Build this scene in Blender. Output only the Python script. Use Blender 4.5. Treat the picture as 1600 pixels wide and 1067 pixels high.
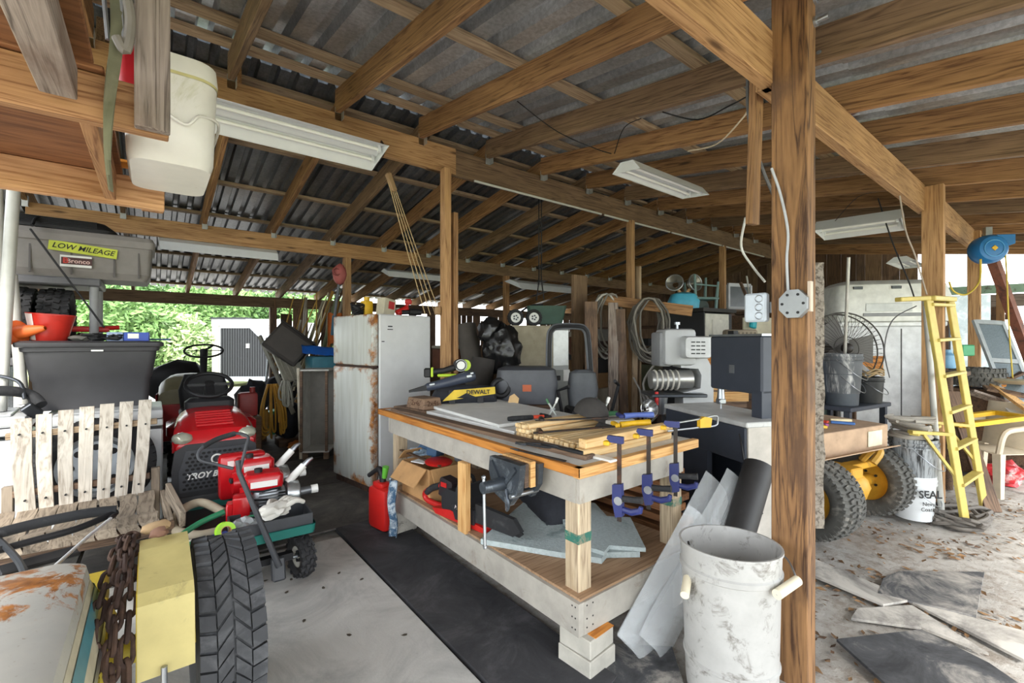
import bpy, bmesh, math, random
from mathutils import Vector, Matrix, Euler, noise
random.seed(7)
for _o in list(bpy.data.objects): bpy.data.objects.remove(_o, do_unlink=True)
SC = bpy.context.scene
COL = SC.collection
R = math.radians
PI = math.pi

# ------------------------------------------------------------------ camera
CAM_H, FPX, YAW = 1.5, 711.1, R(38.3)
cam = bpy.data.cameras.new('camera'); cam.lens = 16.0; cam.sensor_width = 36.0
cam.clip_start = 0.05; cam.clip_end = 300
camo = bpy.data.objects.new('camera', cam); COL.objects.link(camo)
camo.location = (0, 0, CAM_H); camo.rotation_euler = (R(90), 0, -YAW)
SC.camera = camo
# ------------------------------------------------------------------ sky, sun, exposure
wd = bpy.data.worlds.new('sky'); SC.world = wd; wd.use_nodes = True
_n = wd.node_tree.nodes; _l = wd.node_tree.links
bg = _n['Background']
skyt = _n.new('ShaderNodeTexSky'); skyt.sky_type = 'HOSEK_WILKIE'; skyt.turbidity = 5; skyt.ground_albedo = .5
skyt.sun_direction = Vector((-.35, -.62, .70)).normalized()
mixs = _n.new('ShaderNodeMix'); mixs.data_type = 'RGBA'; mixs.inputs[0].default_value = .75
_l.new(skyt.outputs[0], mixs.inputs[6]); mixs.inputs[7].default_value = (.93, .97, 1.0, 1)
_l.new(mixs.outputs[2], bg.inputs[0]); bg.inputs[1].default_value = 3.2
sun = bpy.data.lights.new('sun', 'SUN'); sun.energy = 3.6; sun.angle = R(12); sun.color = (1, .95, .87)
suno = bpy.data.objects.new('sun', sun); COL.objects.link(suno)
suno.rotation_euler = Vector((.42, .62, -.66)).to_track_quat('-Z', 'Y').to_euler()
SC.view_settings.view_transform = 'Standard'; SC.view_settings.look = 'None'
SC.view_settings.gamma = 1; SC.view_settings.use_curve_mapping = False
SC.view_settings.exposure = 1.1

SC.cycles.diffuse_bounces = 6; SC.cycles.max_bounces = 10
# survey helpers: the photograph's rays, read at a known height or depth, give positions in metres
FW = Vector((math.sin(YAW), math.cos(YAW), 0)); RT = Vector((math.cos(YAW), -math.sin(YAW), 0))
def at(px, py, d):
    return FW*d + RT*((px-800)/FPX*d) + Vector((0, 0, CAM_H - (py-533.5)/FPX*d))
def on(px, py, z=0.0):
    return at(px, py, (CAM_H-z)*FPX/(py-533.5))

def gnd(px, d):
    p = at(px, 533.5, d); p.z = 0; return p
# ------------------------------------------------------------------ materials
def lin(h):
    h = h.lstrip('#'); c = [int(h[i:i+2], 16)/255 for i in (0, 2, 4)]
    return tuple(((x/12.92) if x <= .04045 else ((x+.055)/1.055)**2.4) for x in c) + (1,)
MATS = {}
def _base(name, rough, metal):
    m = bpy.data.materials.new(name); m.use_nodes = True
    nt = m.node_tree; p = nt.nodes['Principled BSDF']
    p.inputs['Roughness'].default_value = rough; p.inputs['Metallic'].default_value = metal
    return m, nt, p
def _coords(nt, stretch, rnd=True):
    tc = nt.nodes.new('ShaderNodeTexCoord'); mp = nt.nodes.new('ShaderNodeMapping')
    nt.links.new(tc.outputs['Object'], mp.inputs[0]); mp.inputs['Scale'].default_value = stretch
    if rnd:
        oi = nt.nodes.new('ShaderNodeObjectInfo'); vm = nt.nodes.new('ShaderNodeVectorMath'); vm.operation = 'SCALE'
        cb = nt.nodes.new('ShaderNodeCombineXYZ')
        for i in range(3): nt.links.new(oi.outputs['Random'], cb.inputs[i])
        nt.links.new(cb.outputs[0], vm.inputs[0]); vm.inputs['Scale'].default_value = 37
        nt.links.new(vm.outputs[0], mp.inputs['Location'])
    return mp.outputs[0]
def _noise(nt, co, scale, detail=5, rough=.6, dist=0):
    n = nt.nodes.new('ShaderNodeTexNoise'); n.inputs['Scale'].default_value = scale
    n.inputs['Detail'].default_value = detail; n.inputs['Roughness'].default_value = rough
    n.inputs['Distortion'].default_value = dist; nt.links.new(co, n.inputs['Vector'])
    return n.outputs[0]
def _ramp(nt, fac, stops):
    r = nt.nodes.new('ShaderNodeValToRGB'); e = r.color_ramp.elements
    while len(e) < len(stops): e.new(.5)
    for el, (p, c) in zip(e, stops): el.position = p; el.color = c if isinstance(c, tuple) else lin(c)
    nt.links.new(fac, r.inputs[0]); return r.outputs[0]
def _mix(nt, fac, a, b):
    x = nt.nodes.new('ShaderNodeMix'); x.data_type = 'RGBA'
    nt.links.new(fac, x.inputs[0])
    for v, k in ((a, 6), (b, 7)):
        if isinstance(v, (tuple, str)): x.inputs[k].default_value = lin(v) if isinstance(v, str) else v
        else: nt.links.new(v, x.inputs[k])
    return x.outputs[2]
def _bump(nt, p, h, st, dist=.01):
    b = nt.nodes.new('ShaderNodeBump'); b.inputs['Strength'].default_value = st; b.inputs['Distance'].default_value = dist
    nt.links.new(h, b.inputs['Height']); nt.links.new(b.outputs[0], p.inputs['Normal'])
def mat(col, rough=.55, metal=0., var=.18, scale=9., bump=0., spec=None, wear=None, wamt=.5, wscale=6., stretch=(1, 1, 1), alpha=None, trans=0., wrough=None):
    """plain surface: a colour with soft variation, optional second colour worn in as ragged patches"""
    key = ('m', col, rough, metal, var, scale, bump, spec, wear, wamt, wscale, stretch, alpha, trans)
    if key in MATS: return MATS[key]
    m, nt, p = _base('surface_' + col.lstrip('#'), rough, metal)
    co = _coords(nt, stretch)
    c = lin(col); lo = tuple(x*(1-var) for x in c[:3])+(1,); hi = tuple(min(1, x*(1+var*.6)) for x in c[:3])+(1,)
    nz = _noise(nt, co, scale, 5)
    out = _ramp(nt, nz, [(.3, lo), (.7, hi)])
    if wear:
        w = _noise(nt, co, wscale, 9, .72, .6)
        w2 = _ramp(nt, w, [(1-wamt-.03 if wamt < 1 else 0, (0, 0, 0, 1)), (min(1, 1-wamt+.09), (1, 1, 1, 1))])
        wl = lin(wear); wv = _ramp(nt, nz, [(.3, tuple(x*.65 for x in wl[:3])+(1,)), (.7, wl)])
        out = _mix(nt, w2, out, wv)
    nt.links.new(out, p.inputs['Base Color'])
    if bump: _bump(nt, p, nz, bump)
    if spec is not None: p.inputs['Specular IOR Level'].default_value = spec
    if alpha is not None: p.inputs['Alpha'].default_value = alpha
    if trans: p.inputs['Transmission Weight'].default_value = trans
    MATS[key] = m; return m
def wood(dark, light, rough=.75, gr=1., knots=True, bump=.25, stain=None, ax='x'):
    key = ('w', dark, light, rough, gr, knots, stain, ax)
    sw = lambda a, b, c: {'x': (a, b, c), 'y': (b, a, c), 'z': (c, b, a)}[ax]
    if key in MATS: return MATS[key]
    m, nt, p = _base('wood_' + light.lstrip('#'), rough, 0)
    co = _coords(nt, sw(.42, 9*gr, 9*gr))
    a = _noise(nt, co, 2.2, 3, .5, .9)
    w = nt.nodes.new('ShaderNodeMath'); w.operation = 'MULTIPLY'; w.inputs[1].default_value = 12.
    nt.links.new(a, w.inputs[0])
    s = nt.nodes.new('ShaderNodeMath'); s.operation = 'PINGPONG'; s.inputs[1].default_value = 1.
    nt.links.new(w.outputs[0], s.inputs[0])
    fine = _noise(nt, co, 9, 6, .7)
    ad = nt.nodes.new('ShaderNodeMath'); ad.operation = 'MULTIPLY_ADD'; ad.inputs[1].default_value = .45
    nt.links.new(s.outputs[0], ad.inputs[0]); nt.links.new(fine, ad.inputs[2])
    d, l = lin(dark), lin(light); mid = tuple((x+y)/2 for x, y in zip(d, l))
    out = _ramp(nt, ad.outputs[0], [(.3, l), (.8, mid), (1., d)])
    big = _noise(nt, _coords(nt, sw(1, 2, 2)), 1.6, 4, .6)
    tone = _ramp(nt, big, [(.3, (.74, .72, .70, 1)), (.7, (1.1, 1.1, 1.1, 1))])
    x = nt.nodes.new('ShaderNodeMix'); x.data_type = 'RGBA'; x.blend_type = 'MULTIPLY'; x.inputs[0].default_value = 1
    nt.links.new(out, x.inputs[6]); nt.links.new(tone, x.inputs[7]); out = x.outputs[2]
    oi = nt.nodes.new('ShaderNodeObjectInfo')
    hs = nt.nodes.new('ShaderNodeHueSaturation'); mr = nt.nodes.new('ShaderNodeMapRange')
    nt.links.new(oi.outputs['Random'], mr.inputs[0]); mr.inputs[3].default_value = .82; mr.inputs[4].default_value = 1.15
    nt.links.new(mr.outputs[0], hs.inputs['Value']); nt.links.new(out, hs.inputs['Color']); out = hs.outputs[0]
    if knots:
        v = nt.nodes.new('ShaderNodeTexVoronoi'); v.inputs['Scale'].default_value = 1.
        nt.links.new(_coords(nt, sw(1.3, 6, 6)), v.inputs['Vector'])
        k = _ramp(nt, v.outputs['Distance'], [(.04, (.9, .9, .9, 1)), (.11, (0, 0, 0, 1))])
        out = _mix(nt, k, out, tuple(x*.35 for x in d[:3])+(1,))
    if stain:
        st = _noise(nt, _coords(nt, sw(1.2, 3, 3)), 1.7, 5, .6)
        out = _mix(nt, _ramp(nt, st, [(.52, (0, 0, 0, 1)), (.66, (.85,)*3+(1,))]), out, stain)
    nt.links.new(out, p.inputs['Base Color']); _bump(nt, p, ad.outputs[0], bump, .004)
    MATS[key] = m; return m
def emit(col, st):
    key = ('e', col, st)
    if key not in MATS:
        m, nt, p = _base('glow_' + col.lstrip('#'), .5, 0)
        p.inputs['Base Color'].default_value = lin(col); p.inputs['Emission Color'].default_value = lin(col)
        p.inputs['Emission Strength'].default_value = st; MATS[key] = m
    return MATS[key]

# ------------------------------------------------------------------ geometry
def rotm(r):
    if r is None: return Matrix.Identity(4)
    if isinstance(r, (int, float)): return Matrix.Rotation(r, 4, 'Z')
    if isinstance(r, Matrix): return r.to_4x4()
    return Euler(r).to_matrix().to_4x4()
def align(d, up=(0, 0, 1)):
    """matrix whose X axis points along d"""
    x = Vector(d).normalized(); u = Vector(up)
    if abs(x.dot(u)) > .98: u = Vector((0, 1, 0))
    y = u.cross(x).normalized(); z = x.cross(y)
    return Matrix((x, y, z)).transposed().to_4x4()
class B:
    """mesh collector"""
    def __init__(s): s.v = []; s.f = []; s.sm = []
    def add(s, v, f, smooth=False, m=None):
        o = len(s.v)
        s.v += [tuple(m @ Vector(p)) if m is not None else tuple(p) for p in v]
        s.f += [tuple(i+o for i in q) for q in f]; s.sm += [smooth]*len(f); return s
    def box(s, c, d, r=None, bev=0., taper=1.):
        """box centred at c, size d; bev chamfers; taper scales the top"""
        hx, hy, hz = d[0]/2, d[1]/2, d[2]/2
        bm = bmesh.new(); bmesh.ops.create_cube(bm, size=1)
        for v in bm.verts:
            t = taper if v.co.z > 0 else 1
            v.co = Vector((v.co.x*d[0]*t, v.co.y*d[1]*t, v.co.z*d[2]))
        if bev: bmesh.ops.bevel(bm, geom=bm.edges[:], offset=min(bev, min(d)*.45), segments=2 if bev > .012 else 1, profile=.5, affect='EDGES')
        m = Matrix.Translation(c) @ rotm(r)
        bm.verts.index_update()
        s.add([v.co for v in bm.verts], [[v.index for v in f.verts] for f in bm.faces], bev > .012, m); bm.free(); return s
    def bar(s, a, b, w, h, up=(0, 0, 1), bev=0.):
        """rectangular bar from a to b: w across, h along up"""
        a, b = Vector(a), Vector(b)
        return s.box((a+b)/2, ((b-a).length, w, h), align(b-a, up), bev)
    def cyl(s, a, b, r0, r1=None, seg=14, caps=True):
        a, b = Vector(a), Vector(b); r1 = r0 if r1 is None else r1
        m = align(b-a); L = (b-a).length
        v = []
        for x, r in ((0, r0), (L, r1)):
            v += [(x, r*math.cos(2*PI*i/seg), r*math.sin(2*PI*i/seg)) for i in range(seg)]
        f = [(i, (i+1) % seg, seg+(i+1) % seg, seg+i) for i in range(seg)]
        s.add(v, f, True, Matrix.Translation(a) @ m)
        if caps: s.add(v, [tuple(reversed(range(seg))), tuple(range(seg, 2*seg))], False, Matrix.Translation(a) @ m)
        return s
    def lathe(s, prof, seg=24, m=None, sm=True):
        """profile of (radius, z) turned about Z"""
        v, f = [], []
        for r, z in prof: v += [(r*math.cos(2*PI*i/seg), r*math.sin(2*PI*i/seg), z) for i in range(seg)]
        for k in range(len(prof)-1):
            for i in range(seg):
                j = (i+1) % seg
                f.append((k*seg+i, k*seg+j, (k+1)*seg+j, (k+1)*seg+i))
        s.add(v, f, sm, m); return s
    def tube(s, pts, r, seg=8, closed=False, caps=True):
        P = [Vector(p) for p in pts]; n = len(P)
        rr = r if isinstance(r, (list, tuple)) else [r]*n
        t0 = (P[1]-P[0]).normalized(); u = t0.orthogonal().normalized(); v = []
        for i in range(n):
            if closed: t = (P[(i+1) % n]-P[i-1])
            else: t = P[min(i+1, n-1)]-P[max(i-1, 0)]
            t = t.normalized() if t.length > 1e-9 else t0
            u = u - t*u.dot(t)
            u = u.normalized() if u.length > 1e-6 else t.orthogonal().normalized()
            w = t.cross(u)
            v += [P[i] + (u*math.cos(2*PI*k/seg) + w*math.sin(2*PI*k/seg))*rr[i] for k in range(seg)]
        f = []
        for i in range(n if closed else n-1):
            a, b = i*seg, ((i+1) % n)*seg
            f += [(a+k, a+(k+1) % seg, b+(k+1) % seg, b+k) for k in range(seg)]
        if caps and not closed: f += [tuple(reversed(range(seg))), tuple(range((n-1)*seg, n*seg))]
        return s.add(v, f, True)
    def prism(s, poly, h, m=None, smooth=False):
        """outline in XY extruded from z=0 to h"""
        n = len(poly); v = [(x, y, 0) for x, y in poly]+[(x, y, h) for x, y in poly]
        f = [tuple(reversed(range(n))), tuple(range(n, 2*n))]+[(i, (i+1) % n, n+(i+1) % n, n+i) for i in range(n)]
        return s.add(v, f, smooth, m)
    def loft(s, rings, caps=True, smooth=True, m=None):
        n = len(rings[0]); v = [p for r in rings for p in r]; f = []
        for k in range(len(rings)-1):
            f += [(k*n+i, k*n+(i+1) % n, (k+1)*n+(i+1) % n, (k+1)*n+i) for i in range(n)]
        if caps: f += [tuple(reversed(range(n))), tuple(range((len(rings)-1)*n, len(rings)*n))]
        return s.add(v, f, smooth, m)
    def grid(s, fn, nu, nv, m=None, smooth=True, thick=0.):
        """surface fn(u, v) -> point, u and v in 0..1; thick gives it a second skin below"""
        v = [Vector(fn(i/nu, j/nv)) for i in range(nu+1) for j in range(nv+1)]
        q = lambda i, j: i*(nv+1)+j
        f = [(q(i, j), q(i+1, j), q(i+1, j+1), q(i, j+1)) for i in range(nu) for j in range(nv)]
        if thick:
            n = len(v); nr = [Vector((0, 0, 0)) for _ in v]
            for a in f:
                k = (v[a[1]]-v[a[0]]).cross(v[a[3]]-v[a[0]])
                for i in a: nr[i] += k
            v2 = [p - (k.normalized() if k.length > 0 else Vector((0, 0, 1)))*thick for p, k in zip(v, nr)]
            f2 = [tuple(i+n for i in reversed(a)) for a in f]
            rim = [q(i, 0) for i in range(nu+1)]+[q(nu, j) for j in range(1, nv+1)]+[q(i, nv) for i in range(nu-1, -1, -1)]+[q(0, j) for j in range(nv-1, 0, -1)]
            f3 = [(rim[k], rim[k-1], rim[k-1]+n, rim[k]+n) for k in range(len(rim))]
            v = v+v2; f = f+f2+f3
        return s.add(v, f, smooth, m)
    def blob(s, c, r, sub=2, amp=.15, fr=2., seed=0.):
        """uneven rounded lump"""
        bm = bmesh.new(); bmesh.ops.create_icosphere(bm, subdivisions=sub, radius=1)
        rr = Vector(r) if not isinstance(r, (int, float)) else Vector((r, r, r))
        o = Vector((seed*3.1, seed*1.7, seed))
        for v in bm.verts:
            k = 1+amp*noise.noise(v.co*fr+o)+amp*.5*noise.noise(v.co*fr*2.3+o)
            v.co = Vector((v.co.x*rr.x*k, v.co.y*rr.y*k, v.co.z*rr.z*k))+Vector(c)
        bm.verts.index_update()
        s.add([v.co for v in bm.verts], [[v.index for v in f.verts] for f in bm.faces], True); bm.free(); return s
    def mesh(s, name):
        me = bpy.data.meshes.new(name); me.from_pydata(s.v, [], s.f)
        me.polygons.foreach_set('use_smooth', s.sm); me.update()
        if any(s.sm): me.set_sharp_from_angle(angle=R(38))
        return me
def torus_pts(R0, n=20, m=None, z=0.):
    p = [Vector((R0*math.cos(2*PI*i/n), R0*math.sin(2*PI*i/n), z)) for i in range(n)]
    return [m @ q for q in p] if m is not None else p
def _link(o, parent=None):
    COL.objects.link(o)
    if parent is not None: o.parent = parent
    return o
def thing(name, label, cat, loc=(0, 0, 0), rot=None, group=None, kind=None):
    o = bpy.data.objects.new(name, None); o.empty_display_size = .05; _link(o)
    o.matrix_world = Matrix.Translation(Vector(loc)) @ rotm(rot)
    if label: o['label'] = label
    if cat: o['category'] = cat
    if group: o['group'] = group
    if kind: o['kind'] = kind
    return o
def part(parent, name, b, m, label=None, loc=None, rot=None, kind=None):
    me = b.mesh(name) if isinstance(b, B) else b
    o = bpy.data.objects.new(name, me)
    if m is not None and not me.materials: me.materials.append(m)
    _link(o, parent)
    if loc is not None or rot is not None: o.matrix_basis = Matrix.Translation(Vector(loc or (0, 0, 0))) @ rotm(rot)
    if label: o['label'] = label
    if kind: o['kind'] = kind
    return o
def solo(name, label, cat, b, m, loc=(0, 0, 0), rot=None, group=None, kind=None):
    o = part(None, name, b, m)
    o.matrix_world = Matrix.Translation(Vector(loc)) @ rotm(rot)
    if label: o['label'] = label
    if cat: o['category'] = cat
    if group: o['group'] = group
    if kind: o['kind'] = kind
    return o
def lumber(parent, name, a, b, w, h, m, up=(0, 0, 1), **k):
    """one board from a to b, built along its own X so that the grain follows it"""
    a, b = Vector(a), Vector(b)
    o = part(parent, name, B().box((0, 0, 0), ((b-a).length, w, h), None, .003), m, **{x: k[x] for x in k if x in ('label', 'kind')})
    o.matrix_basis = Matrix.Translation((a+b)/2) @ align(b-a, up)
    return o
def beam(name, label, cat, a, b, w, h, m, up=(0, 0, 1), group=None, kind=None):
    o = lumber(None, name, a, b, w, h, m, up)
    o['label'] = label; o['category'] = cat
    if group: o['group'] = group
    if kind: o['kind'] = kind
    return o
def text(parent, s, size, m, loc, rot, name='lettering', ext=.0008, sx=1., shear=0., bold=0.):
    c = bpy.data.curves.new(name, 'FONT'); c.body = s; c.size = size; c.extrude = ext; c.align_x = 'CENTER'; c.align_y = 'CENTER'
    c.shear = shear; c.offset = bold; c.resolution_u = 3
    o = bpy.data.objects.new('tmp', c); me = bpy.data.meshes.new_from_object(o); bpy.data.objects.remove(o)
    me.name = name
    for v in me.vertices: v.co.x *= sx
    me.materials.clear(); me.materials.append(m)
    return part(parent, name, me, None, loc=loc, rot=rot)
def copy_tree(o, loc=None, rot=None, label=None, parent=None):
    c = o.copy(); _link(c)
    if parent is not None: c.parent = parent
    if loc is not None: c.matrix_world = Matrix.Translation(Vector(loc)) @ rotm(rot)
    if label: c['label'] = label
    for ch in list(o.children): copy_tree(ch, parent=c)
    return c
def wire(a, b, sag=.1, n=12, wob=.0, seed=1):
    a, b = Vector(a), Vector(b); r = random.Random(seed)
    return [a.lerp(b, i/n) + Vector((r.uniform(-wob, wob), r.uniform(-wob, wob), -sag*4*(i/n)*(1-i/n)+r.uniform(-wob, wob)))for i in range(n+1)]
FRONT = (R(90), 0, 0)           # upright lettering facing -Y
def smooth_path(pts, k=6):
    P = [Vector(p) for p in pts]; out = []
    for i in range(len(P)-1):
        p0, p1, p2, p3 = P[max(i-1, 0)], P[i], P[i+1], P[min(i+2, len(P)-1)]
        for j in range(k):
            t = j/k
            out.append(.5*((2*p1)+(p2-p0)*t+(2*p0-5*p1+4*p2-p3)*t*t+(3*p1-p0-3*p2+p3)*t**3))
    return out+[P[-1]]
# ================================================================== STRUCTURE
W_RAFT = wood('#6e4c2f', '#b58a5c'); W_RAFTD = wood('#5c4734', '#95795c')
W_BEAM = wood('#8f6640', '#c99f70'); W_GREY = wood('#5b5048', '#a3958a', stain='#6b5548')
W_POST = wood('#4f331d', '#b08355', gr=.75, stain='#553c2a'); W_POST2 = wood('#8b6541', '#c49b6c')
W_PURL = wood('#7d6650', '#b8a284'); W_OLD = wood('#4d3a2e', '#8a6f58', stain='#4a3c34')
W_NEW = wood('#b98348', '#e3b97c', knots=True, bump=.1); W_BENCH = wood('#8d7a64', '#cdbb9e', stain='#a08a6c')
W_DARK = wood('#3a2a1e', '#6e523a')
BLACK = mat('#17171a', .6); RUBBER = mat('#1f2023', .8, wear='#3a3a3c', wamt=.45, wscale=9, bump=.2)
STEEL = mat('#a9adb2', .35, .9); DSTEEL = mat('#4a4d52', .4, .85, wear='#5c4434', wamt=.35); ROOFM = None
WHITE = mat('#e6e6e2', .4, var=.06); PVC = mat('#c3c3bd', .4, var=.1)

# ---- ground, slab and mats
def ground_mat():
    m, nt, p = _base('sandy_dirt', .95, 0)
    co = _coords(nt, (1, 1, 1), False)
    a = _noise(nt, co, 1.1, 8, .65, .4); b = _noise(nt, co, 9, 8, .75); c = _noise(nt, co, 55, 4, .7)
    base = _ramp(nt, a, [(.3, '#8a857f'), (.5, '#aca8a2'), (.7, '#c6c2bc')])
    spk = _ramp(nt, b, [(.47, (0, 0, 0, 1)), (.62, (.75,)*3+(1,))])
    out = _mix(nt, spk, base, '#857a6e')
    out = _mix(nt, _ramp(nt, c, [(.62, (0, 0, 0, 1)), (.7, (.8,)*3+(1,))]), out, '#5d4a38')
    nt.links.new(out, p.inputs['Base Color']); _bump(nt, p, b, .6, .03); return m
def gz(x, y): return .012*noise.noise(Vector((x*1.3, y*1.3, 3)))+.008*noise.noise(Vector((x*4, y*4, 1)))-.035
solo('floor', None, None, B().grid(lambda u, v: (-6+22*u, -6+24*v, gz(-6+22*u, -6+24*v)), 120, 130), ground_mat(), kind='structure')
OUT = mat('#8d9a5f', .95, wear='#a59a7c', wamt=.5, wscale=1.2, var=.3, scale=2)
solo('outdoor_ground', 'grass and sand ground stretching away outside the shed', None, B().grid(lambda u, v: (-60+120*u, -60+130*v, -.09), 4, 4), OUT, kind='structure')
def slab_mat(c0, c1, c2, sc=2.2, rough=.85, st_=(.32, .52, .75)):
    m, nt, p = _base('slab', rough, 0)
    co = _coords(nt, (1, 1, 1), False)
    a = _noise(nt, co, sc, 9, .7, .8); st = _noise(nt, _coords(nt, (14, 1.5, 1), False), 2.2, 6, .7); c = _noise(nt, co, 90, 3, .6)
    out = _ramp(nt, a, [(st_[0], c0), (st_[1], c1), (st_[2], c2)])
    out = _mix(nt, _ramp(nt, st, [(.56, (0, 0, 0, 1)), (.75, (.35,)*3+(1,))]), out, c0)
    out = _mix(nt, _ramp(nt, c, [(.68, (0, 0, 0, 1)), (.76, (.5,)*3+(1,))]), out, '#55524e')
    nt.links.new(out, p.inputs['Base Color']); _bump(nt, p, c, .25, .004); return m
SLAB = slab_mat('#9b9a97', '#bcbab6', '#cccac6')
def flat(name, poly, z0, z1, m, label=None, cat=None, kind=None, group=None):
    b = B().prism([(x, y) for x, y in poly], z1-z0)
    return solo(name, label, cat, b, m, (0, 0, z0), None, group, kind)
flat('concrete_slab', [(-2.2, .2), (1.13, 1.22), (1.13, 3.55), (-2.2, 3.9)], -.05, .004, SLAB, 'pale grey concrete slab lying in front of the cart and the workbench', None, 'structure')
MATG = slab_mat('#26262a', '#39393c', '#59575a', 3)
flat('rubber_mat', [(1.15, 1.18), (1.62, 1.3), (1.62, 4.0), (1.15, 4.1)], -.02, .012, MATG, 'black rubber mat strip running along the front of the workbench', 'mat')
OLDM = slab_mat('#3c3a39', '#57534f', '#7c766f', 2.5)
fl = thing('back_floor', 'dark worn mats covering the floor behind the slab', None, kind='structure')
for i in range(3):
    for j in range(6):
        x0, y0 = -1.6+i*1.22, 3.62+j*1.22
        part(fl, 'floor_mat', B().box((0, 0, 0), (1.2, 1.2, .018), random.uniform(-.01, .01), .004), OLDM, loc=(x0+.6, y0+.6+i*.05, .0+.002*((i+j) % 3)))
DUST = slab_mat('#4a4a4c', '#8a8681', '#c0bbb3', 1.7, .85, (.36, .47, .6))
RM = slab_mat('#2c2d30', '#4a4b4e', '#a39e97', 2.6, .8, (.36, .5, .64))
def mats(i, pts, m, z, lab):
    q = [on(x, y, z) for x, y in pts]
    flat('rubber_mat', [(p.x, p.y) for p in q], z-.014, z, m, lab, 'mat')
mats(0, [(1307, 998), (1440, 983), (1545, 1035), (1640, 1100), (1420, 1100)], RM, .022, 'black rubber mat scrap with a rounded corner at the lower right of the floor')
mats(1, [(1405, 892), (1380, 903), (1372, 926), (1525, 962), (1538, 893)], RM, .012, 'dark rubber mat half buried in sand beyond the bucket')
mats(2, [(1262, 868), (1425, 936), (1380, 944), (1262, 895)], DUST, .01, 'sandy grey mat strip right beside the big post')
mats(3, [(1340, 950), (1425, 945), (1545, 1020), (1440, 980), (1330, 965)], DUST, .004, 'dusty mat with grooves between two black mats')
mats(4, [(1420, 938), (1600, 985), (1660, 1010), (1600, 1030)], DUST, .003, 'long dusty rubber mat sunk in sand at the right edge')
mats(5, [(780, 1067), (860, 1000), (1050, 1010), (1075, 1090), (800, 1120)], RM, .006, 'grey mat under the white drum and timber block')

# ---- roof: ridge over V=4, falling both ways
VR, V1, V2, V3 = .885, 3.82, 6.63, 9.9
ZR = 3.365                                   # underside of rafters at the ridge
def zr(v): return ZR-.15*(V1-v) if v < V1 else ZR-.165*(v-V1)
EAVE, U0, U1 = -2.0, -1.9, 10.9
roof = thing('ceiling', None, None, kind='structure')
RU = [.44+.745*i for i in range(-3, 15)]
for i, u in enumerate(RU):
    lumber(roof, 'rafter', (u, EAVE, zr(EAVE)+.09), (u, V1-.02, zr(V1)+.09), .044, .18, W_RAFT if i % 3 else W_RAFTD)
    lumber(roof, 'rafter', (u+.05, V1+.02, zr(V1)+.09), (u+.05, V3+.35, zr(V3+.35)+.09), .044, .18, W_RAFT if (i+1) % 3 else W_RAFTD)
for v in (-1.8, 1.5, 2.35, 3.3, 3.62, 4.05, 4.95, 5.85, 6.75, 7.6, 8.4, 9.2, 10.05):
    for a, b in ((U0, 2.1), (2.15, 6.3), (6.35, U1)):
        lumber(roof, 'purlin', (a, v+random.uniform(-.02, .02), zr(v)+.198), (b, v+random.uniform(-.02, .02), zr(v)+.198), .085, .034, W_PURL)
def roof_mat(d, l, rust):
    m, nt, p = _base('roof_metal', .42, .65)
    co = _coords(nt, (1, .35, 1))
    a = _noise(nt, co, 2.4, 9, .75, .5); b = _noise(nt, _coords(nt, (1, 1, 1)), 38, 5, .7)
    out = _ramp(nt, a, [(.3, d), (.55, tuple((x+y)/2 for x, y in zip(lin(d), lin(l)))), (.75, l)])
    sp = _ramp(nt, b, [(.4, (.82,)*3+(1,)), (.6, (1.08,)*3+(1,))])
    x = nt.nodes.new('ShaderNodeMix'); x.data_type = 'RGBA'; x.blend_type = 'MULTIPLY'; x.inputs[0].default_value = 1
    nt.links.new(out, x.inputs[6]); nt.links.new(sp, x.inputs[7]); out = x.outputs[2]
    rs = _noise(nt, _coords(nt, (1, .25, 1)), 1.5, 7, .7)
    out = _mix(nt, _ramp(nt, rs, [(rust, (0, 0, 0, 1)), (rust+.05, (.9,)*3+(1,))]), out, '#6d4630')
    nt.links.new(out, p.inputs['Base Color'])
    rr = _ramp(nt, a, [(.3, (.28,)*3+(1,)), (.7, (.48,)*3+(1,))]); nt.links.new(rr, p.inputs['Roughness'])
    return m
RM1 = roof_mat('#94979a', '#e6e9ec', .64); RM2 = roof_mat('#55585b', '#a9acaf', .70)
def sheet(w, per, hgt, a, b, zf):
    """ribbed sheet: ribs run down the slope from V=a to V=b"""
    n = round(w/per); pr = []
    for i in range(n):
        x = i*per
        pr += [(x, 0), (x+per*.52, 0), (x+per*.62, hgt), (x+per*.9, hgt)]
    pr.append((w, 0)); v = []; f = []
    vs = [a+(b-a)*k/2 for k in range(3)]
    for y in vs: v += [(x, y, zf(y)+z) for x, z in pr]
    for y in vs: v += [(x, y, zf(y)+z+.003) for x, z in pr]
    k = len(pr); n3 = 3*k
    for r in range(2):
        f += [(r*k+i, r*k+i+1, (r+1)*k+i+1, (r+1)*k+i) for i in range(k-1)]
        f += [(n3+r*k+i, n3+(r+1)*k+i, n3+(r+1)*k+i+1, n3+r*k+i+1) for i in range(k-1)]
    return B().add(v, f)
sw = .82
for i in range(16):
    u = U0+i*.8
    d = random.uniform(-.004, .004)
    part(roof, 'roof_sheet', sheet(sw, sw/4, .06, EAVE-.2, .9, lambda y: zr(y)+.22), RM1, loc=(u, 0, d))
    part(roof, 'roof_sheet', sheet(sw, sw/4, .06, .7, V1-.02, lambda y: zr(y)+.224), RM1, loc=(u, 0, d+.004))
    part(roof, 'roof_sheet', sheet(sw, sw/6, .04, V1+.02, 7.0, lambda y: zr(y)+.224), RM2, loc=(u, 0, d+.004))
    part(roof, 'roof_sheet', sheet(sw, sw/6, .04, 6.8, V3+.5, lambda y: zr(y)+.22), RM2, loc=(u, 0, d))
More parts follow.
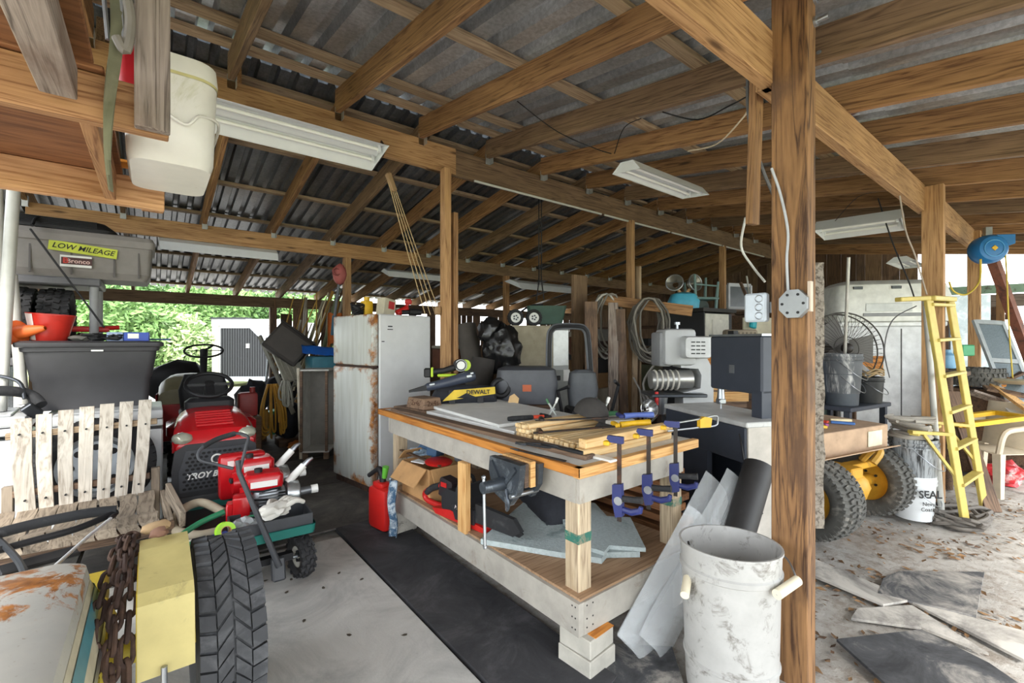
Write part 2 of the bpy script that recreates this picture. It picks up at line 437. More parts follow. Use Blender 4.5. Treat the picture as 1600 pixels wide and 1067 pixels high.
part(roof, 'ridge_cap', B().prism([(-.22, -.04), (0, 0), (.22, -.035), (.22, -.03), (0, .005), (-.22, -.035)], U1-U0, Matrix(((0, 0, 1, U0), (1, 0, 0, V1), (0, 1, 0, ZR+.32), (0, 0, 0, 1)))), RM2)
# joist hangers
HANG = mat('#c3c6c8', .4, .8)
hg = B().box((0, 0, .05), (.05, .004, .1)).box((.027, -.03, .05), (.003, .06, .1)).mesh('joist_hanger'); hg.materials.append(HANG)
for u in RU:
    for v, o in ((V1-.035, 0), (V2-.05, .05)):
        part(roof, 'joist_hanger', hg, None, loc=(u+o, v, zr(v)-.06))

# beams
def seg_beam(v, z0, h, us, m, w=.045, names=None):
    for i, (a, b) in enumerate(us):
        o = beam('roof_beam', names[i], 'beam', (a, v+(.012 if i % 2 else -.012), z0+h/2), (b, v+(.012 if i % 2 else -.012), z0+h/2), w, h, m[i % len(m)])
seg_beam(VR+.055, zr(VR)-.24, .24, [(U0, 2.3), (2.25, 5.6), (5.55, 8.2)], [W_BEAM], .06,
         ['light wide roof beam entering from the top and meeting the big post', 'pale wide roof beam from the big post to the next post', 'far section of the pale right-hand beam near the blue hose reel'])
seg_beam(V1, 3.11, .25, [(U0, 2.3), (2.0, 10.8)], [W_BEAM, W_RAFTD], .05,
         ['left part of the long ridge beam behind the nearest light fixture', 'long ridge beam running from the hanging pulley into the distance'])
seg_beam(V2, zr(V2)-.2, .2, [(-1.0, 3.3), (2.9, 10.6)], [W_BEAM, W_RAFTD], .05,
         ['left part of the second beam passing over the refrigerator', 'rougher right part of the second beam above the storage pile'])
seg_beam(V3, zr(V3)-.2, .2, [(-1.9, 3.0), (2.9, 10.6)], [W_RAFTD, W_OLD], .05,
         ['dark eave beam above the opening to the green bushes', 'rear eave beam hidden behind the heaped poles'])
for a, b in ((2.5, 4.4), (4.45, 5.9), (5.95, 7.4), (7.45, 9.0)):
    beam('conduit', {2.5: 'white tube clipped under the ridge beam beside the tall centre post', 4.45: 'second white tube clipped along the ridge beam', 5.95: 'third white tube along the ridge beam above the forked post', 7.45: 'farthest white tube along the ridge beam'}[a], 'tube',
         (a, V1-.05, 3.09), (b, V1-.05, 3.09), .02, .02, PVC, group='tubes under the ridge beam')

# posts
def post(a, h, wx, wy, m, label, lean=(0, 0), z=-.1):
    return beam('support_post', label, 'post', (a[0], a[1], z), (a[0]+lean[0], a[1]+lean[1], h), wy, wx, m, up=(1, 0, 0))
P1 = (2.2, .86)
post((2.28, .83), zr(.83)+.18, .095, .148, W_POST, 'thick weathered foreground post with a junction box')
post((5.55, .87), zr(.83)-.01, .095, .148, W_POST2, 'brown square post behind the yellow ladder')
post((8.2, .9), zr(.85)-.02, .09, .12, W_POST2, 'short far post under the blue hose reel beam')
beam('support_post', 'broken board hanging with a splintered end beside the big post', 'post', (2.42, 1.07, 2.1), (2.37, 1.02, zr(1.0)+.1), .035, .085, W_RAFT, up=(1, 0, 0))
post((2.16, V1-.08), 3.12, .07, .09, W_POST2, 'tall slim post rising behind the middle of the workbench')
post((2.25, V1-.08), 2.72, .05, .08, W_RAFT, 'shorter board nailed against the tall slim centre post')
post((4.97, V1-.06), 3.1, .07, .09, W_POST2, 'slim ridge post with hose coils beside it')
post((5.08, V1-.1), 2.5, .04, .08, W_PURL, 'pale strip nailed to the ridge post with the hose coils')
post((7.5, V1-.02), 3.1, .07, .09, W_POST2, 'distant ridge post behind the upturned chairs')
post((2.2, V2), zr(V2)-.2, .09, .11, W_POST2, 'post behind the refrigerator carrying the second beam')
post((5.1, V2), zr(V2)-.2, .09, .09, W_RAFT, 'thin post over the black trash bag')
post((4.46, 4.2), 2.38, .26, .05, W_RAFTD, 'wide dark plank upright behind the grey roll frame')
post((10.4, V1), 3.1, .09, .09, W_RAFT, 'last ridge post at the back wall')
post((1.85, V3), zr(V3)-.2, .12, .12, W_OLD, 'dark eave post beside the trailer opening')
post((-.93, V2), zr(V2)-.2, .09, .11, W_RAFTD, 'post at the left end of the second beam')
post((10.4, .85), 2.6, .09, .09, W_RAFT, 'post at the back wall on the right')

# back wall of upright boards, with gaps, and a metal left wall
wb = thing('wall_back', None, None, kind='structure')
rr = random.Random(3); v = .9
while v < 9.8:
    w = rr.uniform(.14, .28)
    if rr.random() > .05:
        lumber(wb, 'wall_board', (10.95, v+w/2, 0), (10.95, v+w/2, zr(v+w/2)+.14 if v > 1.8 else 2.15), w-.001, .02, rr.choice([W_OLD, W_DARK, W_RAFTD]), up=(1, 0, 0))
    v += w+.002
for z in (.5, 1.9): lumber(wb, 'girt', (10.9, .8, z), (10.9, 9.9, z), .04, .09, W_DARK)
TEAL = mat('#9dbfa9', .6, wear='#6a5a48', wamt=.4)
lumber(wb, 'header', (10.85, -2, 2.3), (10.85, 4, 2.42), .04, .14, TEAL)
lumber(wb, 'header', (10.85, -2, 2.12), (10.85, 4, 2.22), .04, .2, W_GREY)
wr_ = thing('wall_rear', None, None, kind='structure'); u = 2.0
while u < 10.8:
    w = rr.uniform(.14, .3)
    if rr.random() > .08: lumber(wr_, 'wall_board', (u+w/2, V3+.1, 0), (u+w/2, V3+.1, 2.3 if rr.random() > .25 else 2.05), w-.012, .02, rr.choice([W_OLD, W_DARK, W_RAFTD]), up=(0, 1, 0))
    u += w+.004
wl = thing('wall_left', None, None, kind='structure')
for i in range(10):
    b = sheet(.82, .82/7, .02, 0, 2.6, lambda y: 0)
    part(wl, 'wall_sheet', b, RM2, loc=(-1.9, 3.9+i*.75, 0), rot=Matrix(((0, 0, 1), (1, 0, 0), (0, 1, 0))))
# ================================================================== WORKBENCH
PAINT = mat('#a8a39a', .7, wear='#978b7b', wamt=.40, wscale=5)
ORANGE_W = wood('#a86422', '#dc9440', knots=False, bump=.1)
TOPW = mat('#d4d2cc', .55, wear='#a9a092', wamt=.42, wscale=4)
SHELF = wood('#8f6f52', '#bd9b7a', knots=False)
BX0, BX1, BY0, BY1, BZ = 1.47, 2.46, 1.385, 3.67, .94
bench = thing('workbench', 'large wooden workbench with orange-edged top and painted lower shelf', 'workbench', (BX0, BY0, 0))
bw, bl = BX1-BX0, BY1-BY0
def bl_(name, a, b, w, h, m, up=(0, 0, 1), label=None): return lumber(bench, name, a, b, w, h, m, up, label=label)
part(bench, 'tabletop', B().box((bw/2+.02, bl/2, BZ-.022), (bw-.045, bl-.06, .036), None, .004), TOPW)
bl_('edge_trim', (.02, 0, BZ-.022), (.02, bl, BZ-.022), .04, .044, ORANGE_W, label='orange stained front edge')
bl_('edge_trim', (0, .02, BZ-.024), (bw, .02, BZ-.024), .04, .048, W_NEW)
bl_('edge_trim', (0, bl-.02, BZ-.022), (bw, bl-.02, BZ-.022), .03, .044, ORANGE_W)
za = BZ-.044-.07
part(bench, 'apron', B().box((.07, bl/2-.02, za), (.022, bl-.2, .145)), PAINT)
part(bench, 'apron', B().box((bw/2, .07, za), (bw-.13, .022, .145)), PAINT)
part(bench, 'apron', B().box((bw-.05, bl/2, za), (.022, bl-.2, .145)), PAINT)
part(bench, 'apron', B().box((bw/2, bl-.09, za), (bw-.13, .022, .145)), PAINT)
for x, y, m in ((.125, .125, W_BENCH), (.90, .125, W_BENCH), (.13, bl-.16, W_BENCH), (.90, bl-.16, W_BENCH)):
    lg = lumber(bench, 'leg', (x, y, .30), (x, y, BZ-.045), .088, .088, m)
    if y < .2: part(lg, 'paint_mark', B().box((-.02, 0, 0), (.045, .0895, .0895)), mat('#2f6a5c', .8, wear='#9c8f78', wamt=.5, wscale=14))
bl_('middle_leg', (.05, 1.02, .17), (.05, 1.02, BZ-.19), .09, .04, W_NEW, up=(1, 0, 0), label='fresh yellow pine board')
part(bench, 'shelf', B().box((bw/2+.02, bl/2, .325), (bw-.06, bl-.08, .014)), SHELF)
for a, b in (((.045, .03), (.045, bl-.06)), ((bw-.03, .03), (bw-.03, bl-.06))):
    part(bench, 'shelf_frame', B().bar((a[0], a[1], .245), (b[0], b[1], .245), .034, .15), PAINT)
for y in (.045, bl-.07):
    part(bench, 'shelf_frame', B().bar((.062, y, .245), (bw-.047, y, .245), .034, .15), PAINT)
nl = B()
for y in (.03, .05):
    for z in (.2, .25, .3):
        nl.cyl((.0265, y+.02, z), (.0285, y+.02, z), .004, seg=6)
for x in (.08, .12):
    for z in (.2, .24, .3): nl.cyl((x, .0265, z), (x, .0285, z), .004, seg=6)
part(bench, 'nail_heads', nl, BLACK, kind='stuff')
CONC = mat('#b7b2a8', .95, wear='#6f6a62', wamt=.42, wscale=10, bump=.6, scale=20)
WPB = mat('#b3afa5', .85, wear='#a8845a', wamt=.34, wscale=7, bump=.3)
fb = thing('timber_block', 'stacked white painted timber blocks under the near bench corner', 'block', (1.60, 1.46, 0), R(4))
part(fb, 'block', B().box((0, 0, .042), (.19, .19, .083), None, .004), WPB); part(fb, 'block', B().box((.0, .002, .127), (.18, .18, .083), .03, .004), WPB)
part(fb, 'raw_top', B().box((.02, -.05, .1695), (.14, .08, .003)), ORANGE_W)
solo('concrete_block', 'rough concrete block under the far left bench corner', 'block', B().box((0, 0, .082), (.2, .16, .164), None, .014), CONC, (1.56, 3.4, 0), R(6))
solo('timber_block', 'plain timber foot under the right rear bench corner', 'block', B().box((0, 0, .082), (.14, .12, .164), None, .006), WPB, (2.36, 1.5, 0))
solo('timber_block', 'timber foot under the hidden back corner of the workbench', 'block', B().box((0, 0, .082), (.14, .12, .164), None, .006), WPB, (2.36, 3.52, 0))

# ---- on the bench
z0 = BZ-.004
solo('trim_board', 'long brown board lying along the front edge of the workbench', 'board', B().box((0, 0, .011), (2.05, .075, .022), None, .002), W_OLD, (1.6, 2.5, z0), R(92.3))
solo('white_strip', 'white rounded strip beside pliers at the near bench corner', 'strip', B().box((0, 0, .006), (.5, .05, .012), None, .004), WHITE, (1.625+.06, 1.62, z0), R(91))
foam = mat('#d3d3d0', .7, var=.1)
for i, (x, y, r, lab, zz) in enumerate(((2.02, 2.68, 2, 'lower pale grey panel lying on the workbench under another panel', 0), (2.06, 2.78, -4, 'upper pale grey panel on the workbench below the hammer', .024))):
    solo('foam_sheet', lab, 'panel', B().box((0, 0, .0115), (.66, 1.05, .022), None, .003), foam, (x, y, z0+zz), R(r))
cb = thing('cardboard_sheet', 'torn brown cardboard piece beside the inscribed wooden block', 'cardboard', (1.72, 3.42, z0), R(10))
part(cb, 'sheet', B().box((0, 0, .012), (.2, .42, .022), .0, .002), W_OLD)
wbk = thing('wooden_block', 'brown tapered wooden block with handwritten marks at the bench end', 'block', (1.74, 3.36, z0+.024), R(8))
part(wbk, 'block', B().box((0, 0, .043), (.18, .25, .086), None, .004, .88), W_OLD)
text(wbk, '2x4s', .06, mat('#4a2d18', .8), (-.085, -.0, .045), (R(84), 0, R(-90)), 'handwriting')
text(wbk, '2x4s', .06, mat('#4a2d18', .8), (.0, -.1195, .045), (R(84), 0, 0), 'handwriting')
def stick_mesh(L, w=.026, h=.026):
    b = B().box((L/2+.03, 0, 0), (L, w, h), None, .003).box((.022, 0, 0), (.02, w*.55, h*.55)).box((.004, 0, 0), (.026, w*.9, h*.9), None, .005)
    return b.mesh('notched_stick')
YELW = wood('#d6ad70', '#f2dcb0', knots=False, bump=.05)
me1 = stick_mesh(.66, .031, .027); me1.materials.append(YELW); me2 = stick_mesh(.78, .036, .03); me2.materials.append(YELW)
k = 0
names = ['bottom', 'middle', 'top']
for row in range(3):
    for c in range(4 if row < 2 else 3):
        o = part(None, 'notched_stick', me1, None); o.location = (1.70+random.uniform(0, .015), 2.1-c*.031+row*.004, z0+.014+row*.0265)
        o.rotation_euler = (0, 0, R(random.uniform(-1.5, 1.5)))
        o['label'] = 'notched yellow stick in the stacked bundle behind, %s row, %s from the hammer' % (names[row], ['nearest', 'second', 'third', 'fourth'][c]); o['category'] = 'stick'; o['group'] = 'bundled sticks beside the hammer'
for c in range(9):
    o = part(None, 'notched_stick', me2, None); o.location = (1.72+random.uniform(-.006, .01), 1.95-c*.0405, z0+.016)
    o.rotation_euler = (0, 0, R(random.uniform(-1, 1)))
    o['label'] = 'wide notched stick laid flat side by side, number %s counted from the bundle' % ['one', 'two', 'three', 'four', 'five', 'six', 'seven', 'eight', 'nine'][c]; o['category'] = 'stick'; o['group'] = 'wide sticks laid flat near the clamps'
sq = wood('#d0a263', '#efd3a0', knots=False, bump=.06)
beam('square_timber', 'square yellow timber along the bench end held by clamps, upper one', 'timber', (1.65, 1.535, z0+.064), (2.36, 1.535, z0+.064), .05, .045, sq)
beam('square_timber', 'square yellow timber along the bench end held by clamps, lower one', 'timber', (1.62, 1.525, z0+.021), (2.36, 1.525, z0+.021), .06, .041, sq)
RED = mat('#c0221f', .4, wear='#8c1a18', wamt=.3); ORED = mat('#d8482a', .45)
hm = thing('hammer', 'hammer with black grip and red band lying on grey panels', 'hammer', (1.80, 2.32, z0+.064), R(-14))
part(hm, 'grip', B().tube([(0, 0, 0), (.03, 0, 0), (.17, 0, 0), (.18, 0, 0)], [.014, .017, .015, .012], 10), RUBBER)
part(hm, 'handle', B().tube([(.18, 0, 0), (.26, 0, 0)], [.013, .011], 10), ORED)
part(hm, 'head', B().cyl((.28, -.05, 0), (.28, .03, 0), .014, seg=12).box((.28, .055, 0), (.018, .06, .02), None, .004).cyl((.26, 0, 0), (.29, 0, 0), .013), DSTEEL)
NAVY = mat('#232c66', .45); YEL = mat('#e3b324', .45); BARM = mat('#3a3634', .45, .7, wear='#6b4a38', wamt=.45)
LBLUE = mat('#5a6fb5', .5)
def quick_clamp(x, lab, dz, tw):
    t = thing('bar_clamp', lab, 'clamp', (x, BY0-.02, BZ-.045), R(tw), 'bar clamps on the bench end')
    part(t, 'bar', B().box((0, 0, -.01), (.007, .02, .40)), BARM, loc=(0, 0, -.03+dz))
    part(t, 'fixed_jaw', B().prism([(-.02, -.008), (.04, -.008), (.06, .008), (.055, .024), (-.02, .024)], .02, Matrix(((0, 0, 1, -.01), (1, 0, 0, 0), (0, 1, 0, .135+dz), (0, 0, 0, 1)))), NAVY)
    part(t, 'jaw_pad', B().box((0, .062, .12+dz), (.03, .03, .022), None, .004), YEL)
    part(t, 'slide_body', B().prism([(.03, .05), (-.015, .06), (-.02, -.09), (.015, -.1), (.03, -.03)], .03, Matrix(((0, 0, 1, -.015), (1, 0, 0, 0), (0, 1, 0, -.12+dz), (0, 0, 0, 1)))), NAVY)
    part(t, 'grip', B().tube([(0, -.01, -.13+dz), (0, -.07, -.125+dz), (0, -.11, -.12+dz)], [.016, .015, .017], 8), RUBBER)
    tr = part(t, 'trigger', B().tube([(0, -.015, -.18+dz), (0, -.06, -.185+dz), (0, -.1, -.17+dz), (0, -.105, -.15+dz)], [.014, .016, .015, .01], 8), NAVY)
    part(t, 'dial', B().cyl((-.018, 0, -.14+dz), (.018, 0, -.14+dz), .02), STEEL)
quick_clamp(1.72, 'blue and black bar clamp nearest the bench corner', 0, 16)
quick_clamp(1.95, 'blue and black bar clamp in the middle of the bench end', .005, 20)
quick_clamp(2.19, 'blue and black bar clamp farthest along the bench end', .02, 22)
def long_clamp(a, b, col, lab, hl):
    a, b = Vector(a), Vector(b); t = thing('long_bar_clamp', lab, 'clamp', a, align(b-a)); L = (b-a).length
    part(t, 'bar', B().box((L/2-.08, 0, .006), (L-.12, .02, .008)), BARM)
    part(t, 'grip', B().tube([(L-.18, 0, .012), (L-.1, .0, .016), (L, 0, .013)], [.019, .016, .019], 10), col)
    part(t, 'jaw', B().box((L-.2, .03, .012), (.03, .1, .024), None, .006), col if hl else NAVY)
    part(t, 'fixed_jaw', B().box((.02, .02, .012), (.03, .08, .022), None, .006), BARM)
long_clamp((1.73, 1.96, z0+.035), (2.30, 1.6, z0+.075), YEL, 'long bar clamp with yellow handle lying across the flat sticks', 1)
long_clamp((1.85, 2.08, z0+.075), (2.42, 1.66, z0+.10), LBLUE, 'long bar clamp with pale blue handle lying behind the yellow one', 0)
# coping saw hanging off the far corner
cs = thing('hand_saw', 'silver framed hand saw with yellow handle over the bench corner', 'saw', (2.34, 1.47, z0+.055), R(-12))
part(cs, 'frame', B().tube(smooth_path([(-.05, 0, .0), (.2, 0, .0), (.34, .0, 0), (.36, -.0, .03), (.34, 0, .06), (.2, 0, .05), (-.02, 0, .04)], 4), .006, 8), STEEL)
part(cs, 'handle', B().prism([(.2, .0), (.29, -.005), (.3, .05), (.24, .062), (.2, .05)], .024, Matrix(((1, 0, 0, 0), (0, 0, 1, -.012), (0, 1, 0, 0), (0, 0, 0, 1)))), YEL)
# spring clamps, cap, clipboard box
LGREY = mat('#b9bdb8', .4, .3); GRN = mat('#3f6f4c', .5)
def spring_clamp(p, r, lab):
    t = thing('spring_clamp', lab, 'clamp', p, (0, 0, R(r)))
    part(t, 'jaw', B().bar((0, 0, .012), (.05, 0, .11), .022, .012, bev=.003), LGREY)
    part(t, 'jaw', B().bar((.05, 0, .012), (-.005, 0, .1), .022, .012, bev=.003), LGREY)
    part(t, 'grip', B().bar((.046, 0, .1), (.06, 0, .14), .026, .016, bev=.004), WHITE); part(t, 'grip', B().bar((-.004, 0, .095), (-.02, 0, .13), .026, .016, bev=.004), GRN)
    part(t, 'spring', B().tube(torus_pts(.014, 10, Matrix.Translation((.024, 0, .055)) @ Matrix.Rotation(R(90), 4, 'X')), .005, 6, True), STEEL)
spring_clamp((2.2, 2.36, z0+.03), -50, 'silver spring clamp standing left of the dark cap')
spring_clamp((2.3, 1.98, z0+.06), -30, 'white handled spring clamp standing right of the dark cap')
CAPM = mat('#3b3836', .9, wear='#4d4743', wamt=.45, bump=.2, scale=30)
cp = thing('baseball_cap', 'dark grey baseball cap resting tipped on the yellow sticks', 'cap', (2.21, 1.99, z0+.07), (R(-8), R(16), R(-70)))
part(cp, 'crown', B().grid(lambda u, v: (.115*math.sin(v*PI/2)*math.cos(2*PI*u), .1*math.sin(v*PI/2)*math.sin(2*PI*u), .125*math.cos(v*PI/2)**.8+.01), 24, 8), CAPM)
part(cp, 'bill', B().grid(lambda u, v: (.08+.13*v*math.cos((u-.5)*1.9), .1*2*(u-.5)*(1-.12*v), .012-.035*(2*(u-.5))**2-.01*v), 14, 6, thick=.004), CAPM)
part(cp, 'button', B().blob((0, 0, .137), .008), CAPM)
bxm = mat('#c9c4bb', .7)
wb_ = thing('white_carton', 'small white carton with green side beside the cap', 'carton', (2.34, 1.88, z0+.006), R(-25))
part(wb_, 'body', B().box((0, 0, .035), (.2, .11, .07), (R(8), 0, 0), .003), bxm); part(wb_, 'panel', B().box((-.03, .04, .085), (.1, .012, .04), (R(20), 0, 0)), GRN)
# pliers and file near the front edge
pl = thing('pliers', 'dark pliers lying on the bench front above the vise', 'pliers', (1.56, 1.86, z0+.012), R(-70))
for s in (1, -1): part(pl, 'handle', B().tube(smooth_path([(0, 0, .008), (.06, .02*s, .01), (.13, .022*s, .01), (.19, .012*s, .01)], 4), .0065, 8), DSTEEL if s > 0 else RUBBER)
part(pl, 'jaws', B().prism([(-.06, -.006), (-.06, .006), (-.02, .016), (.01, .012), (.01, -.012), (-.02, -.016)], .012), DSTEEL)
fi = thing('drill_bit_holder', 'black drill chuck tool lying near the bench corner', 'tool', (1.61, 1.66, z0+.026), R(-86))
part(fi, 'body', B().tube([(0, 0, 0), (.06, 0, 0), (.07, 0, 0), (.16, 0, 0)], [.008, .009, .014, .013], 10), BLACK); part(fi, 'shank', B().tube([(-.12, 0, 0), (0, 0, 0)], .004, 6), DSTEEL)
wr = thing('file_tool', 'long thin rusty file along the bench front edge', 'file', (1.50, 1.5, z0+.01), R(97))
part(wr, 'blade', B().box((.15, 0, 0), (.3, .016, .006)), BARM); part(wr, 'tang', B().tube([(.3, 0, 0), (.36, 0, 0)], [.007, .003], 6), DSTEEL)
# vise
VISE = mat('#4a5058', .35, .55, wear='#8f979e', wamt=.45, wscale=8)
vs = thing('bench_vise', 'grey metal bench vise with long handle clamped on the bench front', 'vise', (BX0, 1.74, BZ-.02))
part(vs, 'fixed_jaw', B().prism([(-.13, .0), (.13, .0), (.12, -.1), (.07, -.17), (-.07, -.17), (-.12, -.1)], .03, Matrix(((0, 0, 1, -.035), (1, 0, 0, 0), (0, 1, 0, 0), (0, 0, 0, 1)))), VISE)
part(vs, 'moving_jaw', B().prism([(-.13, .01), (.11, .01), (.12, -.06), (.08, -.16), (-.04, -.2), (-.11, -.12)], .034, Matrix(((0, 0, 1, -.15), (1, 0, 0, 0), (0, 1, 0, 0), (0, 0, 0, 1)))), VISE)
part(vs, 'ribs', B().bar((-.155, -.1, -.01), (-.155, .0, -.12), .012, .02).bar((-.155, .09, -.01), (-.155, .0, -.12), .012, .02).tube(smooth_path([(-.155, -.03, -.12), (-.165, -.06, -.18), (-.15, -.03, -.22), (-.13, 0, -.2)], 4), .008, 8), VISE)
part(vs, 'wooden_cheek', B().box((-.055, .0, -.05), (.03, .22, .12)), W_NEW); part(vs, 'wooden_cheek', B().box((-.095, .0, -.05), (.025, .22, .11)), W_OLD)
part(vs, 'screw', B().cyl((-.24, 0, -.1), (.0, 0, -.1), .018), STEEL); part(vs, 'guide_rod', B().cyl((-.17, -.08, -.14), (.0, -.08, -.14), .011).cyl((-.17, .08, -.14), (.0, .08, -.14), .011), STEEL)
part(vs, 'boss', B().cyl((-.27, 0, -.1), (-.15, 0, -.1), .028, .032), VISE)
part(vs, 'handle', B().cyl((-.255, .012, -.06), (-.27, -.02, -.36), .0075).blob((-.255, .012, -.055), .012, 1, 0).blob((-.27, -.02, -.365), .012, 1, 0), STEEL)
# tool bag, cordless tools
BAGM = mat('#23252c', .85, var=.3, bump=.3, scale=20); LIME = mat('#b7d531', .45); TOOLG = mat('#5d6066', .5)
tb = thing('tool_bag', 'black and yellow tool bag at the far end of the bench', 'bag', (2.12, 3.36, z0+.003), R(-24))
def bagring(x, s, h): return [(x, s*.14*math.cos(a), h/2+h/2*math.sin(a)*1.0) for a in [2*PI*i/12 for i in range(12)]]
part(tb, 'body', B().loft([bagring(-.27, .75, .10), bagring(-.24, 1, .16), bagring(0, 1.1, .19), bagring(.24, 1, .17), bagring(.27, .75, .11)]), BAGM)
part(tb, 'flap', B().prism([(-.2, -.02), (.25, .03), (.25, .09), (-.1, .07)], .008, Matrix(((1, 0, 0, 0), (0, 0, -1, -.142), (0, 1, 0, .085), (0, 0, 0, 1))) @ Matrix.Rotation(R(-14), 4, 'X')), mat('#d5b62c', .5))
text(tb, 'DEWALT', .05, BLACK, (.1, -.158, .135), (R(76), 0, 0), 'bag_lettering', bold=.001)
part(tb, 'strap', B().box((.12, -.13, .09), (.05, .03, .16), (R(-12), 0, 0)).box((-.12, -.13, .085), (.05, .03, .13), (R(-12), 0, 0)), BLACK)
hv = thing('cordless_vacuum', 'grey and black cordless vacuum lying on the tool bag', 'vacuum', (2.06, 3.40, z0+.215), (R(0), R(-10), R(-26)))
part(hv, 'body', B().tube([(-.27, 0, 0), (-.24, 0, .0), (-.1, 0, .005), (.08, 0, .02), (.16, 0, .02), (.18, 0, .02)], [.02, .035, .042, .05, .045, .03], 14), mat('#3d4352', .4))
part(hv, 'nozzle', B().loft([[(-.4, -.05, -.01), (-.4, .05, -.01), (-.4, .05, .0), (-.4, -.05, .0)], [(-.25, -.03, -.025), (-.25, .03, -.025), (-.25, .03, .02), (-.25, -.03, .02)]]), BLACK)
part(hv, 'latch', B().box((-.2, -.04, .02), (.05, .012, .02), None, .004).box((.12, -.05, .03), (.05, .012, .025), None, .004).box((.15, -.04, .05), (.03, .012, .02), None, .004), STEEL)
dr = thing('cordless_lamp', 'lime and black cordless work lamp on top of the tool heap', 'lamp', (2.07, 3.50, z0+.285), (0, R(0), R(-30)))
part(dr, 'handle', B().tube([(-.16, 0, .01), (-.06, 0, .02), (.04, 0, .05)], [.03, .026, .03], 12), BLACK)
part(dr, 'battery', B().box((-.2, 0, .005), (.06, .08, .08), None, .01), BLACK); part(dr, 'battery_band', B().box((-.16, 0, .01), (.02, .085, .085), None, .006), LIME)
part(dr, 'lower_shell', B().box((-.03, 0, -.02), (.17, .05, .025), None, .008), LIME)
part(dr, 'lamp_head', B().cyl((.07, .05, .07), (.09, -.05, .07), .05, .055, 20), BLACK)
part(dr, 'lens', B().cyl((.09, -.05, .07), (.092, -.058, .07), .036, seg=20), WHITE); part(dr, 'lens_ring', B().tube([Vector((.0905, -.053, .07))+Vector((.05*math.cos(a), 0, .05*math.sin(a))) for a in [2*PI*i/16 for i in range(16)]], .006, 6, True), STEEL)
part(dr, 'rear_band', B().cyl((.115, .03, .07), (.13, -.04, .07), .052, .05, 16), LIME)
solo('cardboard_scrap', 'tan cardboard scrap leaning by the tool bag', 'cardboard', B().prism([(0, 0), (.09, 0), (.1, .05), (.06, .09), (.02, .07)], .004), mat('#c9a878', .8), (2.36, 3.05, z0+.03), (R(80), 0, R(-30)))

# ---- under the bench
CARD = mat('#b98e5e', .85, var=.15, wear='#a57a4c', wamt=.4); CARD2 = mat('#a9845c', .85)
bx = thing('cardboard_box', 'open cardboard box of tools on the bench shelf', 'box', (1.72, 3.14, .334), R(3))
part(bx, 'wall', B().box((0, -.2, .12), (.34, .006, .24)), CARD); part(bx, 'wall', B().box((0, .2, .12), (.34, .006, .24)), CARD)
part(bx, 'wall', B().box((-.17, 0, .12), (.006, .4, .24)), CARD); part(bx, 'wall', B().box((.17, 0, .12), (.006, .4, .24)), CARD)
part(bx, 'bottom', B().box((0, 0, .004), (.34, .4, .006)), CARD)
part(bx, 'flap', B().box((-.235, 0, .185), (.006, .36, .15), (0, R(42), 0)), CARD); part(bx, 'flap', B().box((0, -.235, .18), (.32, .006, .14), (R(-28), 0, 0)), CARD)
part(bx, 'flap', B().box((0, .245, .27), (.32, .006, .12), (R(50), 0, 0)), CARD)
JEAN = mat('#33506e', .7); 
it = solo('red_disc', 'red plastic lid on top of the open cardboard box', 'disc', B().lathe([(0, .0), (.1, 0), (.105, .012), (.09, .02), (0, .02)], 20), RED, (1.70, 3.05, .582), (R(4), 0, 0))
solo('paper_label', 'white folded paper beside the red lid', 'paper', B().box((0, 0, .004), (.1, .13, .006)), WHITE, (1.62, 3.17, .578), R(20))
solo('power_sander', 'dark blue power tool heaped in the cardboard box', 'tool', B().box((0, 0, .05), (.14, .1, .08), (0, R(10), 0), .02).tube([(0, .04, .06), (.0, .13, .08), (0, .17, .03)], .022, 8).cyl((-.05, -.02, .0), (.04, -.02, .1), .03), JEAN, (1.78, 3.24, .575), R(30))
solo('rag', 'crumpled pale blue rag on the cardboard box', 'rag', B().blob((0, 0, .03), (.1, .07, .035), 3, .5, 2.5, 4), mat('#9fb4c4', .9), (1.74, 3.4, .57))
solo('grey_tool', 'grey metal tool poking out of the cardboard box', 'tool', B().tube([(0, 0, 0), (.05, .05, .06), (.12, .1, .07)], [.02, .025, .015], 8).box((.0, 0, .0), (.06, .05, .05), None, .008), TOOLG, (1.86, 3.02, .60))
lev = beam('thin_strip', 'thin dark slat sticking out over the cardboard box', 'slat', (1.58, 3.52, .62), (1.66, 2.95, .585), .03, .012, W_DARK)
# chainsaw
ch = thing('chainsaw', 'red and black cordless chainsaw on the bench shelf', 'chainsaw', (1.61, 2.56, .334), R(98))
part(ch, 'body', B().prism([(-.15, .02), (.12, .02), (.16, .06), (.16, .15), (.1, .19), (-.08, .19), (-.15, .13)], .12, Matrix(((1, 0, 0, -.02), (0, 0, -1, .07), (0, 1, 0, 0), (0, 0, 0, 1)))), mat('#232326', .5))
part(ch, 'side_cover', B().prism([(-.2, .03), (-.02, .02), (.02, .1), (-.05, .13), (-.2, .12)], .014, Matrix(((1, 0, 0, 0), (0, 0, 1, .07), (0, 1, 0, 0), (0, 0, 0, 1)))), mat('#2c2c30', .4))
text(ch, 'Milwaukee', .034, mat('#e8d8d8', .5), (-.09, .0865, .095), (R(90), R(6), R(180)), 'logo_lettering', shear=.2)
part(ch, 'red_deck', B().prism([(-.28, 0), (.02, -.0), (.2, .0), (.24, .03), (.05, .06), (-.28, .03)], .14, Matrix(((1, 0, 0, 0), (0, 0, -1, .075), (0, 1, 0, 0), (0, 0, 0, 1)))), RED)
part(ch, 'rear_handle', B().tube(smooth_path([(.1, 0, .03), (.3, 0, .02), (.4, 0, .03), (.42, 0, .07), (.34, 0, .12), (.24, 0, .16), (.12, 0, .16)], 5), .021, 10), RED)
part(ch, 'grip', B().tube(smooth_path([(.4, 0, .08), (.34, 0, .122), (.24, 0, .162)], 5), .0235, 10), RUBBER)
